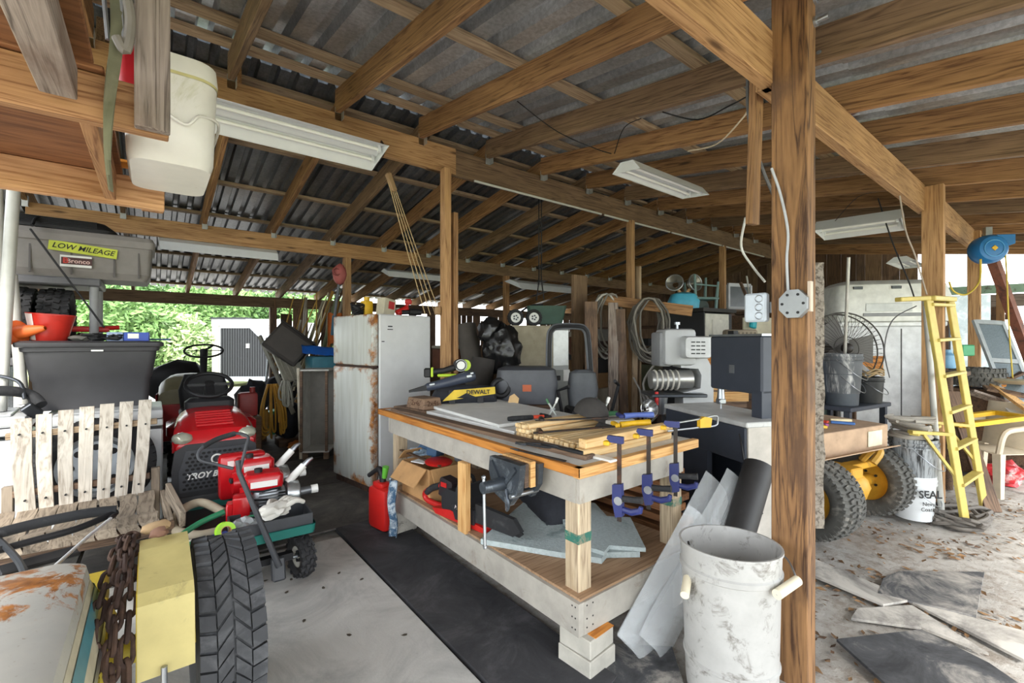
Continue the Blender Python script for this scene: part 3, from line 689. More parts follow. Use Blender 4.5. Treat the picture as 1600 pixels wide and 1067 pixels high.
part(ch, 'battery', B().box((.14, 0, .17), (.13, .1, .13), (0, R(-8), 0), .012), mat('#2a2024', .5)); part(ch, 'battery_mark', B().box((.14, .052, .2), (.06, .004, .03)), RED)
part(ch, 'front_handle', B().tube(smooth_path([(-.06, .08, .06), (-.05, .09, .2), (-.04, .03, .27), (-.04, -.05, .27), (-.05, -.08, .1)], 5), .013, 8), RUBBER)
part(ch, 'hand_guard', B().box((-.13, 0, .22), (.012, .14, .12), (0, R(-20), 0), .005), BLACK)
part(ch, 'bar', B().prism([(0, -.03), (-.36, -.026), (-.39, 0), (-.36, .026), (0, .03)], .008, Matrix(((1, 0, 0, -.2), (0, 0, -1, .06), (0, 1, 0, .08), (0, 0, 0, 1)))), BLACK)
part(ch, 'bar_scabbard', B().prism([(.02, -.045), (-.3, -.04), (-.36, 0), (-.3, .06), (.02, .07)], .03, Matrix(((1, 0, 0, -.22), (0, 0, -1, .07), (0, 1, 0, .09), (0, 0, 0, 1)))), RUBBER)
FO = mat('#aeb9ba', .95, bump=.8, scale=60, var=.15, wear='#8fa0a0', wamt=.42, wscale=3)
def foam_piece(pts, z, th, lab):
    q = [on(x, y, z+th) for x, y in pts]; c = sum(q, Vector())/len(q)
    b = B().prism([(p.x-c.x, p.y-c.y) for p in q], th)
    return solo('foam_slab', lab, 'foam', b, FO, (c.x, c.y, z))
foam_piece([(751, 842), (822, 781), (872, 784), (880, 777), (930, 786), (1000, 862), (948, 863), (940, 872), (870, 862)], .334, .03, 'lower grey-green foam slab on the bench shelf')
foam_piece([(862, 786), (935, 797), (945, 806), (985, 808), (1009, 856), (952, 852), (944, 862), (905, 850)], .366, .022, 'upper broken foam slab beside the bench leg')
bb = B().grid(lambda u, v: (-.3+.6*u, -.13+.26*v, .03+.2*math.sin(PI*u)**.6*math.sin(PI*v)**.6+.015*noise.noise(Vector((u*7, v*5, 0)))), 18, 12)
solo('black_bag', 'dark crumpled bag at the back of the bench shelf', 'bag', bb, BAGM, (2.13, 2.3, .334), R(70))
# red fuel bottle / sprayer standing at the bench end
ex = thing('fuel_can', 'red plastic fuel can with black spout beside the bench end', 'fuel can', (1.44, 3.48, .02), R(10))
part(ex, 'body', B().box((0, 0, .165), (.14, .24, .33), None, .035), mat('#c8201c', .45, var=.1)); part(ex, 'shoulder', B().box((0, .02, .34), (.09, .14, .05), None, .02), mat('#c8201c', .45, var=.1))
part(ex, 'spout', B().tube(smooth_path([(0, .0, .36), (0, .02, .43), (-.0, .07, .45), (-.03, .16, .39)], 5), [.025]*11+[.018]*5, 10), BLACK)
part(ex, 'spout_cap', B().cyl((0, -.02, .40), (0, -.04, .49), .02, .026), mat('#5fae3a', .5))
solo('denim_rag', 'patterned blue and white cloth hanging beside the red can', 'cloth', B().grid(lambda u, v: (.02*math.sin(u*9)+.01*math.sin(v*8), -.07+.12*u, .42*v+.0), 10, 14, thick=.004), mat('#43607c', .9, wear='#c9d3da', wamt=.5, wscale=18), (1.42, 3.28, .03), R(8))
# quick props seen around the bench: lumber slats stacked behind
sl = []
for i in range(7):
    beam('lumber_strip', 'brown timber strip in the rack behind the bench, %s from the top' % ['first', 'second', 'third', 'fourth', 'fifth', 'sixth', 'seventh'][i], 'timber',
         (2.62+.03*i, 1.62+.04*(i % 2), .66-.085*i), (2.68, 3.1, .66-.085*i), .16, .045, wood('#6a4126', '#a8754a'), group='timber strips behind the bench')
for y in (1.75, 2.7):
    beam('rack_upright', 'dark upright carrying the timber strips %s' % ('near the bench end' if y < 2 else 'toward the centre post'), 'upright', (2.78, y, 0), (2.78, y, .74), .05, .05, W_DARK)
# ================================================================== LEFT FOREGROUND
TIREM = mat('#2b2b2d', .85, wear='#454548', wamt=.45, wscale=5, bump=.25, scale=14)
def tire_parts(t, Rr, W, rim, tread='block', rimm=None, n=22, hub=True, wear=None, off=(0, 0, 0), rt=None):
    """wheel about local Y, centred at off"""
    M = Matrix.Translation(off) @ rotm(rt) @ Matrix.Rotation(R(90), 4, 'X')
    tm = wear or TIREM
    h = W/2; s = Rr-rim
    prof = [(rim, -h*.72), (rim+s*.25, -h*.95), (rim+s*.6, -h), (Rr-s*.14, -h*.93), (Rr-.012, -h*.72), (Rr-.006, 0), (Rr-.012, h*.72), (Rr-s*.14, h*.93), (rim+s*.6, h), (rim+s*.25, h*.95), (rim, h*.72)]
    ty = part(t, 'tire', B().lathe(prof, 40, M), tm)
    b = B(); lh = .02 if tread != 'block' else .014
    for i in range(n):
        a = 2*PI*i/n
        Ri = M @ Matrix.Rotation(a, 4, 'Z')
        if tread == 'chevron':
            for sg in (1, -1):
                tk = Rr*PI*.82/n; m = Ri @ Matrix.Rotation(0 if sg > 0 else PI/n, 4, 'Z') @ Matrix(((0, 0, 1, Rr-.018), (1, 0, 0, 0), (0, 1, 0, 0), (0, 0, 0, 1)))
                for poly in ([(.0, .03), (.055, .46)], [(.062, .50), (.05, .93)]):
                    (ya, za), (yb, zb) = poly; za *= sg*h; zb *= sg*h
                    q = [(ya-tk, za), (yb-tk, zb), (yb+tk, zb), (ya+tk, za)]
                    b.prism(q if sg > 0 else q[::-1], .021, m)
        else:
            for k, z in enumerate((-.78, -.3, .25, .76)):
                m = Ri @ Matrix.Rotation((k % 2)*PI/n, 4, 'Z') @ Matrix.Translation((Rr-.004-(.012 if k in (0, 3) else 0), 0, z*h)) @ Matrix.Rotation(.25*(1 if k % 2 else -1), 4, 'X')
                b.add(*_boxvf((lh*1.4, Rr*PI*1.15/n, h*.38)), False, m)
            for sg in (-1, 1):
                m = Ri @ Matrix.Translation((Rr-s*.22, 0, sg*h*.95))
                b.add(*_boxvf((s*.28, Rr*PI*.8/n, .014)), False, m)
    part(ty, 'tread', b, tm, kind='stuff')
    rm = rimm or STEEL
    part(t, 'rim', B().lathe([(rim+.004, -h*.74), (rim+.006, -h*.6), (rim-.015, -h*.5), (rim*.55, -h*.25), (rim*.22, -h*.3), (0.001, -h*.3)], 28, M).lathe([(rim+.004, h*.74), (rim+.006, h*.6), (rim-.015, h*.5), (rim*.55, h*.25), (rim*.22, h*.3), (0.001, h*.3)], 28, M), rm)
    if hub:
        hb = part(t, 'hub', B().cyl(M @ Vector((0, 0, -h*.5)), M @ Vector((0, 0, h*.5)), rim*.24, seg=16), rm)
        for i in range(5):
            for sg in (-1, 1):
                q = Vector((rim*.4*math.cos(2*PI*i/5), rim*.4*math.sin(2*PI*i/5), sg*h*.24)); part(hb, 'lug_nut', B().cyl(M @ q, M @ (q+Vector((0, 0, sg*.016))), .011, seg=6), DSTEEL)
def _boxvf(d):
    x, y, z = d[0]/2, d[1]/2, d[2]/2
    v = [(-x, -y, -z), (x, -y*.92, -z), (x, y*.92, -z), (-x, y, -z), (-x, -y, z), (x, -y*.92, z), (x, y*.92, z), (-x, y, z)]
    return v, [(0, 3, 2, 1), (4, 5, 6, 7), (0, 1, 5, 4), (2, 3, 7, 6), (1, 2, 6, 5), (0, 4, 7, 3)]
YTR = mat('#cdb83c', .5, wear='#8f8248', wamt=.42, wscale=5, var=.2); YFEN = mat('#bcae72', .55, wear='#968a5e', wamt=.38, wscale=4, var=.12); YDEEP = mat('#b9a22c', .55, var=.25)
RUST = mat('#40302a', .85, .3, wear='#5a4438', wamt=.5, bump=.4, scale=30)
# yellow garden tractor, rear toward the camera
tr = thing('garden_tractor', 'old yellow garden tractor with wide chevron tyre in the lower left', 'tractor', (0, 0, 0))
tire_parts(tr, .335, .225, .17, 'chevron', mat('#c9ae1a', .5), 34, True, mat('#3a3b3e', .8, wear='#57585b', wamt=.48, wscale=6, bump=.2), (.235, 2.245, .335), R(90))
tire_parts(tr, .335, .225, .17, 'chevron', mat('#c9ae1a', .5), 34, True, mat('#3a3b3e', .8, wear='#57585b', wamt=.48, wscale=6, bump=.2), (-.86, 2.245, .335), R(90))
def fender(x0, x1):
    P = [(2.62, .50), (2.5, .645), (2.36, .70), (2.25, .70), (1.97, .655), (1.925, .63), (1.895, .40)]
    return B().grid(lambda u, v: (x0+(x1-x0)*v, *[P[min(int(u*6), 5)][i]*(1-(u*6-min(int(u*6), 5)))+P[min(int(u*6), 5)+1][i]*(u*6-min(int(u*6), 5)) for i in (0, 1)]), 12, 2, thick=.008, smooth=False)
part(tr, 'fender', fender(-.04, .115), YFEN, 'faded yellow fender'); part(tr, 'fender', fender(-.75, -.62), YFEN)
part(tr, 'fender_side', B().prism([(1.9, .40), (1.93, .63), (1.97, .655), (2.25, .69), (2.36, .69), (2.5, .63), (2.6, .5)], .006, Matrix(((0, 0, 1, -.043), (1, 0, 0, 0), (0, 1, 0, 0), (0, 0, 0, 1)))), YDEEP)
part(tr, 'transaxle', B().box((-.33, 2.25, .33), (.44, .3, .26), None, .03).cyl((-.75, 2.245, .335), (.14, 2.245, .335), .05), YTR)
part(tr, 'frame', B().box((-.32, 2.45, .43), (.34, .5, .12), None, .01), YDEEP)
part(tr, 'seat_pan', B().box((-.34, 2.1, .50), (.42, .5, .03), None, .008).box((-.155, 2.05, .40), (.02, .26, .22)), YDEEP)
part(tr, 'hitch_plate', B().box((-.21, 1.92, .35), (.16, .02, .2), None, .004).box((-.18, 1.9, .25), (.2, .06, .02)), YTR)
part(tr, 'hook', B().tube([(-.18, 2.2, .62), (-.14, 2.16, .62), (-.14, 2.1, .60), (-.2, 2.08, .58)], .006, 6), YDEEP)
part(tr, 'lever', B().cyl((.03, 1.87, .26), (.03, 1.885, .43), .009), STEEL)
# rusty chain draped beside the fender
chn = thing('rusty_chain', 'heavy rusty chain draped in strands beside the yellow fender', 'chain', (0, 0, 0))
lk = B().tube([(.03*math.cos(a)+(.016 if math.cos(a) > 0 else -.016), .0165*math.sin(a), 0) for a in [2*PI*i/14 for i in range(14)]], .0075, 7, True).mesh('chain_link'); lk.materials.append(RUST)
def strand(pts):
    P = smooth_path(pts, 10); acc = 0; last = P[0]; i = 0
    for a, b in zip(P, P[1:]):
        acc += (b-a).length
        if acc > .062:
            acc = 0
            part(chn, 'chain_link', lk, None, loc=b, rot=align(b-a, (.5, -.3, 1)) @ Matrix.Rotation(R(90)*(i % 2)+R(20), 4, 'X')); i += 1
for dx in (-.04, -.0, .04):
    strand([(-.075+dx*.3, 2.5, .69), (-.08+dx*.5, 2.38, .70), (-.09+dx*.7, 2.2, .675), (-.10+dx, 2.02, .62), (-.105+dx, 1.92, .52), (-.105+dx, 1.885, .38), (-.105+dx, 1.88, .2)])
strand([(-.06, 2.45, .715), (-.08, 2.3, .71), (-.08, 2.1, .67), (-.095, 1.97, .6), (-.1, 1.86, .42)])
solo('stone', 'tan flat stone lying on the yellow fender', 'stone', B().blob((0, 0, .022), (.055, .035, .022), 2, .25, 1.6, 3), mat('#b79a74', .9), (.01, 2.42, .703), R(20))
solo('stone', 'small reddish brown stone beside the tan stone', 'stone', B().blob((0, 0, .018), (.032, .024, .02), 2, .3, 1.8, 9), mat('#7a5a4a', .9), (.02, 2.33, .71), R(20))
# rusty white chest lid with teal stripe
def cooler_mat():
    m, nt, p = _base('rusty_enamel', .45, 0); co = _coords(nt, (1, 1, 1), False)
    a = _noise(nt, co, 7, 10, .75, .5)
    tc = nt.nodes.new('ShaderNodeTexCoord'); vd = nt.nodes.new('ShaderNodeVectorMath'); vd.operation = 'DISTANCE'; vd.inputs[1].default_value = (.29, .26, .22)
    nt.links.new(tc.outputs['Object'], vd.inputs[0])
    mr = nt.nodes.new('ShaderNodeMapRange'); mr.inputs[1].default_value = .05; mr.inputs[2].default_value = .38; mr.inputs[3].default_value = .15; mr.inputs[4].default_value = -.12
    nt.links.new(vd.outputs['Value'], mr.inputs[0])
    ad = nt.nodes.new('ShaderNodeMath'); nt.links.new(a, ad.inputs[0]); nt.links.new(mr.outputs[0], ad.inputs[1])
    r = _ramp(nt, ad.outputs[0], [(.56, (0, 0, 0, 1)), (.62, (1, 1, 1, 1))])
    base = _ramp(nt, _noise(nt, co, 3, 5), [(.3, '#a6a7a3'), (.7, '#bfbdb5')])
    rust = _ramp(nt, _noise(nt, co, 22, 6), [(.35, '#7a4a22'), (.65, '#b8793c')])
    sp = _ramp(nt, _noise(nt, co, 50, 4), [(.66, (0, 0, 0, 1)), (.72, (.7,)*3+(1,))])
    out = _mix(nt, sp, _mix(nt, r, base, rust), '#8d7f6c')
    nt.links.new(out, p.inputs['Base Color']); _bump(nt, p, r, .2, .003); return m
ck = thing('metal_cooler', 'rust-stained white metal cooler with a teal stripe in the lower left corner', 'cooler', (-.57, 1.70, .52))
def rrect(x, y, r, z, n=5):
    out = []
    for cx, cy, a0 in ((x-r, y-r, 0), (-x+r, y-r, 90), (-x+r, -y+r, 180), (x-r, -y+r, 270)):
        out += [(cx+r*math.cos(R(a0+90*i/n)), cy+r*math.sin(R(a0+90*i/n)), z) for i in range(n+1)]
    return out
part(ck, 'lid', B().loft([rrect(.398, .508, .07, .148), rrect(.40, .51, .07, .165), rrect(.392, .502, .07, .205), rrect(.36, .47, .06, .225), rrect(.2, .3, .05, .228)]), cooler_mat())
CREAM = mat('#c3bca4', .5, wear='#b9a98a', wamt=.35)
part(ck, 'body', B().loft([rrect(.44, .54, .06, .0), rrect(.425, .53, .06, .08), rrect(.40, .51, .06, .15)]), CREAM)
part(ck, 'stripe', B().loft([rrect(.4275, .5325, .06, .075), rrect(.4115, .521, .06, .125)], caps=False), mat('#4c8794', .45)); part(ck, 'rim', B().loft([rrect(.44, .54, .06, -.002), rrect(.447, .547, .06, .006), rrect(.44, .54, .06, .016)], caps=False), STEEL)
# black gym-style handle bars lying over the seat
hb = thing('handlebar_frame', 'black padded metal handlebar lying across the wooden chair seat', 'handlebar', (0, 0, 0))
part(hb, 'rail', B().tube(smooth_path([on(-60, 850, .55), on(40, 822, .56), on(130, 803, .57), on(182, 797, .56)], 6), .026, 10), RUBBER)
part(hb, 'rail', B().tube(smooth_path([on(-60, 876, .53), on(40, 848, .53), on(120, 826, .535), on(182, 800, .55)], 6), .017, 10), BLACK)
part(hb, 'rod', B().tube([on(178, 806, .55), on(140, 836, .55), on(85, 885, .56)], .0075, 8), mat('#d9dbdd', .35)); part(hb, 'rod_tip', B().tube([on(180, 804, .55), on(172, 810, .55)], .011, 8), BLACK)
part(hb, 'brace', B().tube(smooth_path([on(-30, 820, .55), on(5, 850, .54), on(30, 878, .53), on(40, 900, .52)], 5), .014, 8), DSTEEL)
solo('black_tray', 'dark glossy tray lying behind the rusty cooler', 'tray', B().box((0, 0, .012), (.26, .12, .02), None, .006), BLACK, on(62, 880, .46), R(16))
# slatted wooden chair
GREYW = wood('#8a7c6c', '#d5cab8', gr=.6, knots=True, stain='#b9ab98'); GREYS = wood('#6e6255', '#a89a88', gr=.6); GREYY = wood('#6e6255', '#a89a88', gr=.8, ax='y')
cr = thing('slat_chair', 'weathered wooden lawn chair with seven pale back slats', 'chair', (-.345, 4.05, 0), R(-1))
for i in range(7):
    x = -.265+i*.088; top = x*1.12; w = .07 if i else .09
    f = 1+ .0*i
    zt = 1.03+.028*math.cos((i-3)*.35)+.012*i-.03
    b = B().loft([[(x*1-w*.46, 0, .44-.02*math.cos((i-3)*.5)), (x+w*.46, 0, .44-.02*math.cos((i-3)*.5)), (x+w*.46, .018, .44), (x-w*.46, .018, .44)],
                  [(x*1.1-w*.5, .03, .74), (x*1.1+w*.5, .03, .74), (x*1.1+w*.5, .048, .74), (x*1.1-w*.5, .048, .74)],
                  [(top*1.03-w*.52, .10, zt), (top*1.03+w*.52, .10, zt), (top*1.03+w*.52, .118, zt), (top*1.03-w*.52, .118, zt)]], smooth=False)
    o = part(cr, 'back_slat', b, wood('#a1978a', '#d8d1c5', gr=.8, knots=False, stain='#c0b8ac', ax='z'))
    nb = B()
    for z, y in ((.52, -.002), (.92, .062)): nb.cyl((x*(1+.1*(z-.44)/.3), y+.012, z), (x*(1+.1*(z-.44)/.3), y-.004, z), .006, seg=8)
    part(o, 'nail_heads', nb, BLACK, kind='stuff')
lumber(cr, 'back_rail', (-.33, .04, .56), (.33, .04, .56), .04, .03, W_OLD, up=(0, 1, 0)); lumber(cr, 'back_rail', (-.37, .095, .91), (.37, .095, .93), .04, .03, W_PURL, up=(0, 1, 0))
for i in range(8):
    x = -.36+i*.095
    P = [(.02, .46), (-.2, .425), (-.42, .44), (-.58, .475), (-.66, .455), (-.68, .41)]
    wv = lambda v, i=i: .007*math.sin(v*14+i)
    b = B().grid(lambda u, v, x=x: (x+.043*(2*v-1)*(1+.05*u)+wv(u)+.05*u, *[P[min(int(u*5), 4)][k]*(1-(u*5-min(int(u*5), 4)))+P[min(int(u*5), 4)+1][k]*(u*5-min(int(u*5), 4)) for k in (0, 1)]), 15, 2, thick=.018)
    part(cr, 'seat_slat', b, GREYY)
lumber(cr, 'front_rail', (-.4, -.62, .39), (.46, -.62, .39), .05, .07, W_OLD)
for x in (-.4, .4):
    lumber(cr, 'side_rail', (x, .06, .40), (x+.04, -.62, .40), .03, .08, GREYS); lumber(cr, 'leg', (x, -.56, 0), (x, -.56, .42), .05, .05, GREYS); lumber(cr, 'leg', (x*.9, .07, .0), (x*.9, .1, .6), .05, .05, GREYS)
lumber(cr, 'arm_stub', (.43, -.2, .50), (.5, -.66, .43), .03, .1, GREYS)
# spare wheel leaning on the appliance
sp = thing('spare_wheel', 'car wheel with silver rim leaning behind the wooden chair', 'wheel', (-.31, 4.36, .62), (R(-9), 0, 0))
tire_parts(sp, .33, .19, .21, 'block', mat('#aeb4ba', .35, .7), 34, False)
for i in range(8):
    a = 2*PI*i/8; part(sp, 'vent_hole', B().cyl((.13*math.cos(a), -.075, .13*math.sin(a)), (.13*math.cos(a), -.055, .13*math.sin(a)), .022, seg=12), BLACK)
part(sp, 'disc', B().lathe([(.2, .03), (.17, .07), (.1, .065), (.05, .075), (.0, .075)], 28, Matrix.Rotation(R(90), 4, 'X')), mat('#aeb4ba', .35, .7))
# white washer and dryer
APP = mat('#b4b7b9', .35, var=.05, wear='#b5b2ac', wamt=.33, wscale=9)
def appliance(x0, x1, y0, h, lab, r=0, n='washing_machine'):
    t = thing(n, lab, 'appliance', ((x0+x1)/2, y0, 0), R(r)); w = x1-x0
    part(t, 'cabinet', B().box((0, .33, h*.43), (w, .66, h*.82), None, .01), APP)
    part(t, 'foot', B().box((0, .33, .015), (w*.9, .58, .03)), BLACK)
    part(t, 'top_panel', B().box((0, .33, h-.04), (w, .66, .07), None, .014), APP); part(t, 'front_band', B().box((0, .325, h-.105), (w, .65, .05), None, .006), APP)
    part(t, 'lid', B().box((0, .3, h+.002), (w*.8, .5, .012), None, .005), APP)
    return t
appliance(-.62, .065, 4.52, .97, 'white dryer under the black storage tote')
appliance(-1.38, -.67, 4.42, 1.0, 'white washing machine at the far left edge', 4)
vt = B().tube(smooth_path([(-.62, 4.6, 1.05), (-.68, 4.66, 1.12), (-.78, 4.6, 1.16), (-.95, 4.55, 1.17)], 5), .035, 12)
pw = thing('pressure_wand', 'black and grey handle resting on the white dryer', 'handle', (0, 0, 0)); part(pw, 'tube', vt, RUBBER); part(pw, 'bracket', B().box((-.66, 4.56, 1.02), (.07, .05, .1), (R(20), R(-40), 0), .006), DSTEEL)
part(pw, 'rod', B().tube(smooth_path([(-.7, 4.6, 1.1), (-.74, 4.65, 1.22), (-.9, 4.7, 1.27), (-1.1, 4.7, 1.25)], 5), .012, 8), DSTEEL)
# storage tote with lid
TOTE = mat('#3d3d40', .5, var=.12)
tt = thing('storage_tote', 'large black plastic tote with lid standing on the white dryer', 'tote', (-.36, 5.0, .98), R(1))
part(tt, 'body', B().loft([rrect(.33, .18, .05, 0), rrect(.345, .195, .05, .22), rrect(.355, .205, .05, .235), rrect(.385, .23, .05, .44), rrect(.40, .245, .05, .445), rrect(.405, .25, .05, .475), rrect(.40, .245, .04, .475)]), TOTE)
part(tt, 'lid', B().loft([rrect(.425, .265, .05, .478), rrect(.43, .27, .05, .49), rrect(.43, .27, .05, .51), rrect(.40, .24, .05, .525), rrect(.39, .23, .05, .515)]), TOTE)
part(tt, 'latch', B().box((.02, -.256, .45), (.07, .01, .012)), WHITE)
ZL = .98+.525
rb = thing('red_bucket', 'small red plastic bucket on the black tote lid', 'bucket', (-.62, 4.93, ZL), (R(3), R(4), 0))
part(rb, 'shell', B().lathe([(0, .004), (.1, .0), (.103, .01), (.137, .2), (.143, .2), (.143, .206), (.131, .206), (.097, .012), (0, .012)], 28), mat('#c52f24', .35, wear='#9b2018', wamt=.42, wscale=5))
part(rb, 'white_patch', B().add([(.105*math.cos(a), .105*math.sin(a), .005) for a in (R(205), R(215), R(225), R(235))]+[(.142*math.cos(a), .142*math.sin(a), .2) for a in (R(190), R(203), R(216), R(230))], [(0, 1, 5, 4), (1, 2, 6, 5), (2, 3, 7, 6)], True), WHITE)
oc = mat('#e0692a', .5)
for i, (x, y, a) in enumerate(((-.84, 4.95, 20), (-.78, 4.86, -35), (-.9, 4.8, 60))):
    t = solo('orange_funnel', ['orange plastic cone lying behind the red bucket', 'orange plastic cone lying beside the red bucket', 'yellow-orange plastic piece at the left lid edge'][i], 'cone', B().lathe([(.012, .2), (.02, .19), (.055, .02), (.09, .012), (.09, 0), (0, 0)], 16), oc if i < 2 else mat('#e89a2c', .5), (x, y, ZL+.06), (R(80), 0, R(a+90)))
glv = B().blob((0, 0, .03), (.09, .06, .03), 3, .5, 2.2, 1).blob((.1, -.02, .03), (.07, .05, .03), 3, .5, 2.2, 5).blob((.18, .0, .03), (.05, .05, .032), 3, .5, 2, 7)
solo('black_gloves', 'crumpled black gloves on the tote lid', 'gloves', glv, BLACK, (-.35, 4.9, ZL))
solo('grey_rag', 'small grey rag beside the red bucket', 'rag', B().blob((0, 0, .02), (.06, .05, .022), 2, .5, 2, 2), mat('#77756f', .9), (-.45, 4.87, ZL))
bb_ = thing('blue_box', 'blue and white small product box on the tote lid', 'box', (-.10, 4.86, ZL), R(-6)); part(bb_, 'carton', B().box((0, 0, .035), (.16, .07, .07), None, .002), mat('#2547a8', .45)); part(bb_, 'label', B().box((-.02, -.0362, .04), (.07, .002, .04)), WHITE)
pb = thing('picture_box', 'pale blue box with pictures beside the dark blue box', 'box', (-.24, 4.89, ZL), R(4)); part(pb, 'carton', B().box((0, 0, .035), (.1, .07, .07), None, .002), mat('#9fb3d8', .5)); part(pb, 'picture', B().box((.0, -.0362, .036), (.07, .002, .045)), mat('#4a5a78', .5, wear='#c8d2e4', wamt=.5, wscale=20))
solo('blue_wrench', 'dark blue flat tool lying past the blue box', 'tool', B().box((0, 0, .012), (.22, .03, .014), None, .004).box((.1, 0, .012), (.05, .06, .016), None, .004), mat('#2a4a78', .5), (.0, 4.95, ZL), R(-12))

# grey shelf with tyres and the cargo box
GP = mat('#67676a', .55, var=.1); GPL = mat('#a4a5a6', .5, var=.08)
SX0, SX1, SY0, SY1 = -1.62, -.36, 5.45, 6.0
sh = thing('plastic_shelf', 'grey plastic shelf unit with round legs behind the tote', 'shelf', ((SX0+SX1)/2, (SY0+SY1)/2, 0))
for z in (.55, 1.33, 2.02): part(sh, 'shelf_board', B().box((0, 0, z), (SX1-SX0, SY1-SY0, .07), None, .012), GP)
for x in (-.58, .58):
    for y in (-.22, .22): part(sh, 'leg', B().cyl((x, y, 0), (x, y, 2.0), .032, seg=14), GPL)
for i, (x, z) in enumerate(((-.90, 1.37), (-.67, 1.37))):
    t = thing('stored_tire', ['black tyre lying on the grey shelf at the left', 'black tyre lying flat on the middle shelf near the rod'][i], 'tire', (x, 5.73, z+.3), (0, 0, R(90))); tire_parts(t, .3, .2, .19, 'block', DSTEEL, 30, False)
bs = thing('bundled_boards', 'grey boards and boxes stuffed at the shelf end', 'boards', (-.455, 5.75, 1.37))
for i in range(4): part(bs, 'board', B().box((0, 0, .03+i*.05), (.16, .3, .035), (0, R(8), R(i*3))), [W_GREY, mat('#7d7a76', .7), W_DARK, mat('#9a948c', .7)][i])
solo('red_tool', 'red and black tool lying at the end of the middle shelf', 'tool', B().box((0, 0, .03), (.26, .09, .05), (0, 0, .1), .015).tube([(.1, 0, .04), (.2, 0, .05)], .02, 8), RED, (-.44, 5.56, 1.58))
cg = thing('cargo_box', 'grey ribbed cargo box with yellow lettering strip on the shelf top', 'cargo box', (-.60, 5.72, 2.057), R(0))
CGM = mat('#85807c', .6, var=.12)
part(cg, 'body', B().loft([rrect(.56, .24, .04, 0), rrect(.585, .265, .04, .06), rrect(.6, .275, .04, .3)], smooth=False), CGM)
part(cg, 'lid', B().loft([rrect(.615, .29, .04, .3), rrect(.62, .295, .04, .36), rrect(.6, .275, .04, .4), rrect(.5, .2, .04, .42)], smooth=False), CGM)
for x in (-.42, -.2, .05, .33, .5): part(cg, 'rib', B().box((x, -.272, .19), (.012, .012, .34), (R(-4), 0, 0)), mat('#5d5957', .6))
st = part(cg, 'yellow_strip', B().box((.13, -.289, .245), (.44, .004, .085), (R(-3), R(5), 0)), mat('#c5cf45', .5))
text(cg, 'LOW MILEAGE', .062, BLACK, (.13, -.2925, .245), (R(87), R(5), 0), 'strip_lettering', sx=.98, shear=.25, bold=.0006)
part(cg, 'plate', B().box((.08, -.288, .135), (.2, .004, .1), (R(-3), 0, 0)), WHITE); part(cg, 'plate_band', B().box((.085, -.2915, .137), (.195, .002, .06), (R(-3), 0, 0)), mat('#4a2a2a', .5))
text(cg, 'Bronco', .05, mat('#d9b7b0', .5), (.095, -.2935, .135), (R(87), 0, 0), 'plate_lettering', bold=.001); text(cg, 'B', .065, mat('#c23a2e', .5), (.015, -.294, .137), (R(87), 0, 0), 'plate_initial', bold=.002)
gv = thing('louvred_vent', 'black louvred vent cover lying on the grey cargo box', 'vent', (-.62, 5.7, 2.47), R(3))
part(gv, 'base', B().loft([rrect(.36, .22, .1, 0), rrect(.36, .22, .1, .03), rrect(.28, .16, .08, .1), rrect(.2, .1, .06, .11)]), BLACK)
for i in range(6): part(gv, 'louvre', B().bar((-.3, -.215+i*.008, .025+i*.014), (.22, -.215+i*.008, .025+i*.014), .02, .006), BLACK)
beam('black_rod', 'long black rod leaning from the vent down to the tote', 'rod', at(47, 357, 3.7), at(163, 512, 3.95), .014, .014, BLACK)
solo('black_cable', 'black cable hanging off the cargo box end', 'cable', B().tube(smooth_path([at(50, 352, 3.7), at(70, 340, 3.9), at(170, 372, 4.2), at(228, 378, 4.3)], 5), .012, 8), BLACK)
for i, (a, b, r) in enumerate(((at(22, 285, 3.25), at(4, 570, 3.2), .036), (at(18, 430, 3.6), at(30, 560, 3.55), .036), (at(-4, 290, 3.4), at(2, 600, 3.3), .03))):
    e = b+(b-a)*((b.z-1.012)/(a.z-b.z))
    solo('pvc_pipe', ['white plastic pipe leaning at the left edge, front one', 'white plastic pipe behind the leaning front pipe', 'third white pipe right at the picture edge'][i], 'pipe', B().cyl(e, a, r), PVC, group='white pipes at the left edge')
# ================================================================== LOFT (upper left)
PLYB = wood('#6d4426', '#98663f', knots=False, gr=.5); LOFTW = wood('#7d5230', '#b98c60'); LOFTP = wood('#a07048', '#d9ac80')
ZLF = 2.135
lf = thing('storage_loft', 'hanging wooden storage loft of joists and plywood in the upper left', 'loft', (0, 0, 0))
lumber(lf, 'joist', (-1.7, 2.76, ZLF+.07), (.045, 2.80, ZLF+.07), .04, .14, LOFTP); lumber(lf, 'joist', (-1.7, 1.78, ZLF+.07), (.04, 1.80, ZLF+.07), .04, .14, LOFTW)
for x in (-.15, -.66, -1.2): lumber(lf, 'cross_joist', (x, 1.82, ZLF+.075), (x, 2.75, ZLF+.075), .04, .13, LOFTW)
lumber(lf, 'plywood', (-1.7, 2.28, ZLF+.15), (-.11, 2.28, ZLF+.15), 1.05, .014, PLYB); lumber(lf, 'plywood', (-1.7, 1.24, ZLF+.153), (-.13, 1.24, ZLF+.153), 1.0, .014, PLYB)
lumber(lf, 'hanger', (-.0, 1.745, ZLF-.0), (-.0, 1.745, 3.05), .085, .035, W_GREY, up=(0, 1, 0)); lumber(lf, 'hanger', (.0, 2.84, ZLF), (.0, 2.84, 3.2), .085, .035, LOFTW, up=(0, 1, 0))
lumber(lf, 'log_beam', (-.2, .4, ZLF+.075), (-.2, 1.73, ZLF+.075), .075, .09, W_GREY)
lumber(lf, 'hanger', (-1.5, 2.2, ZLF+.15), (-1.5, 2.2, 3.1), .085, .035, LOFTW, up=(0, 1, 0))
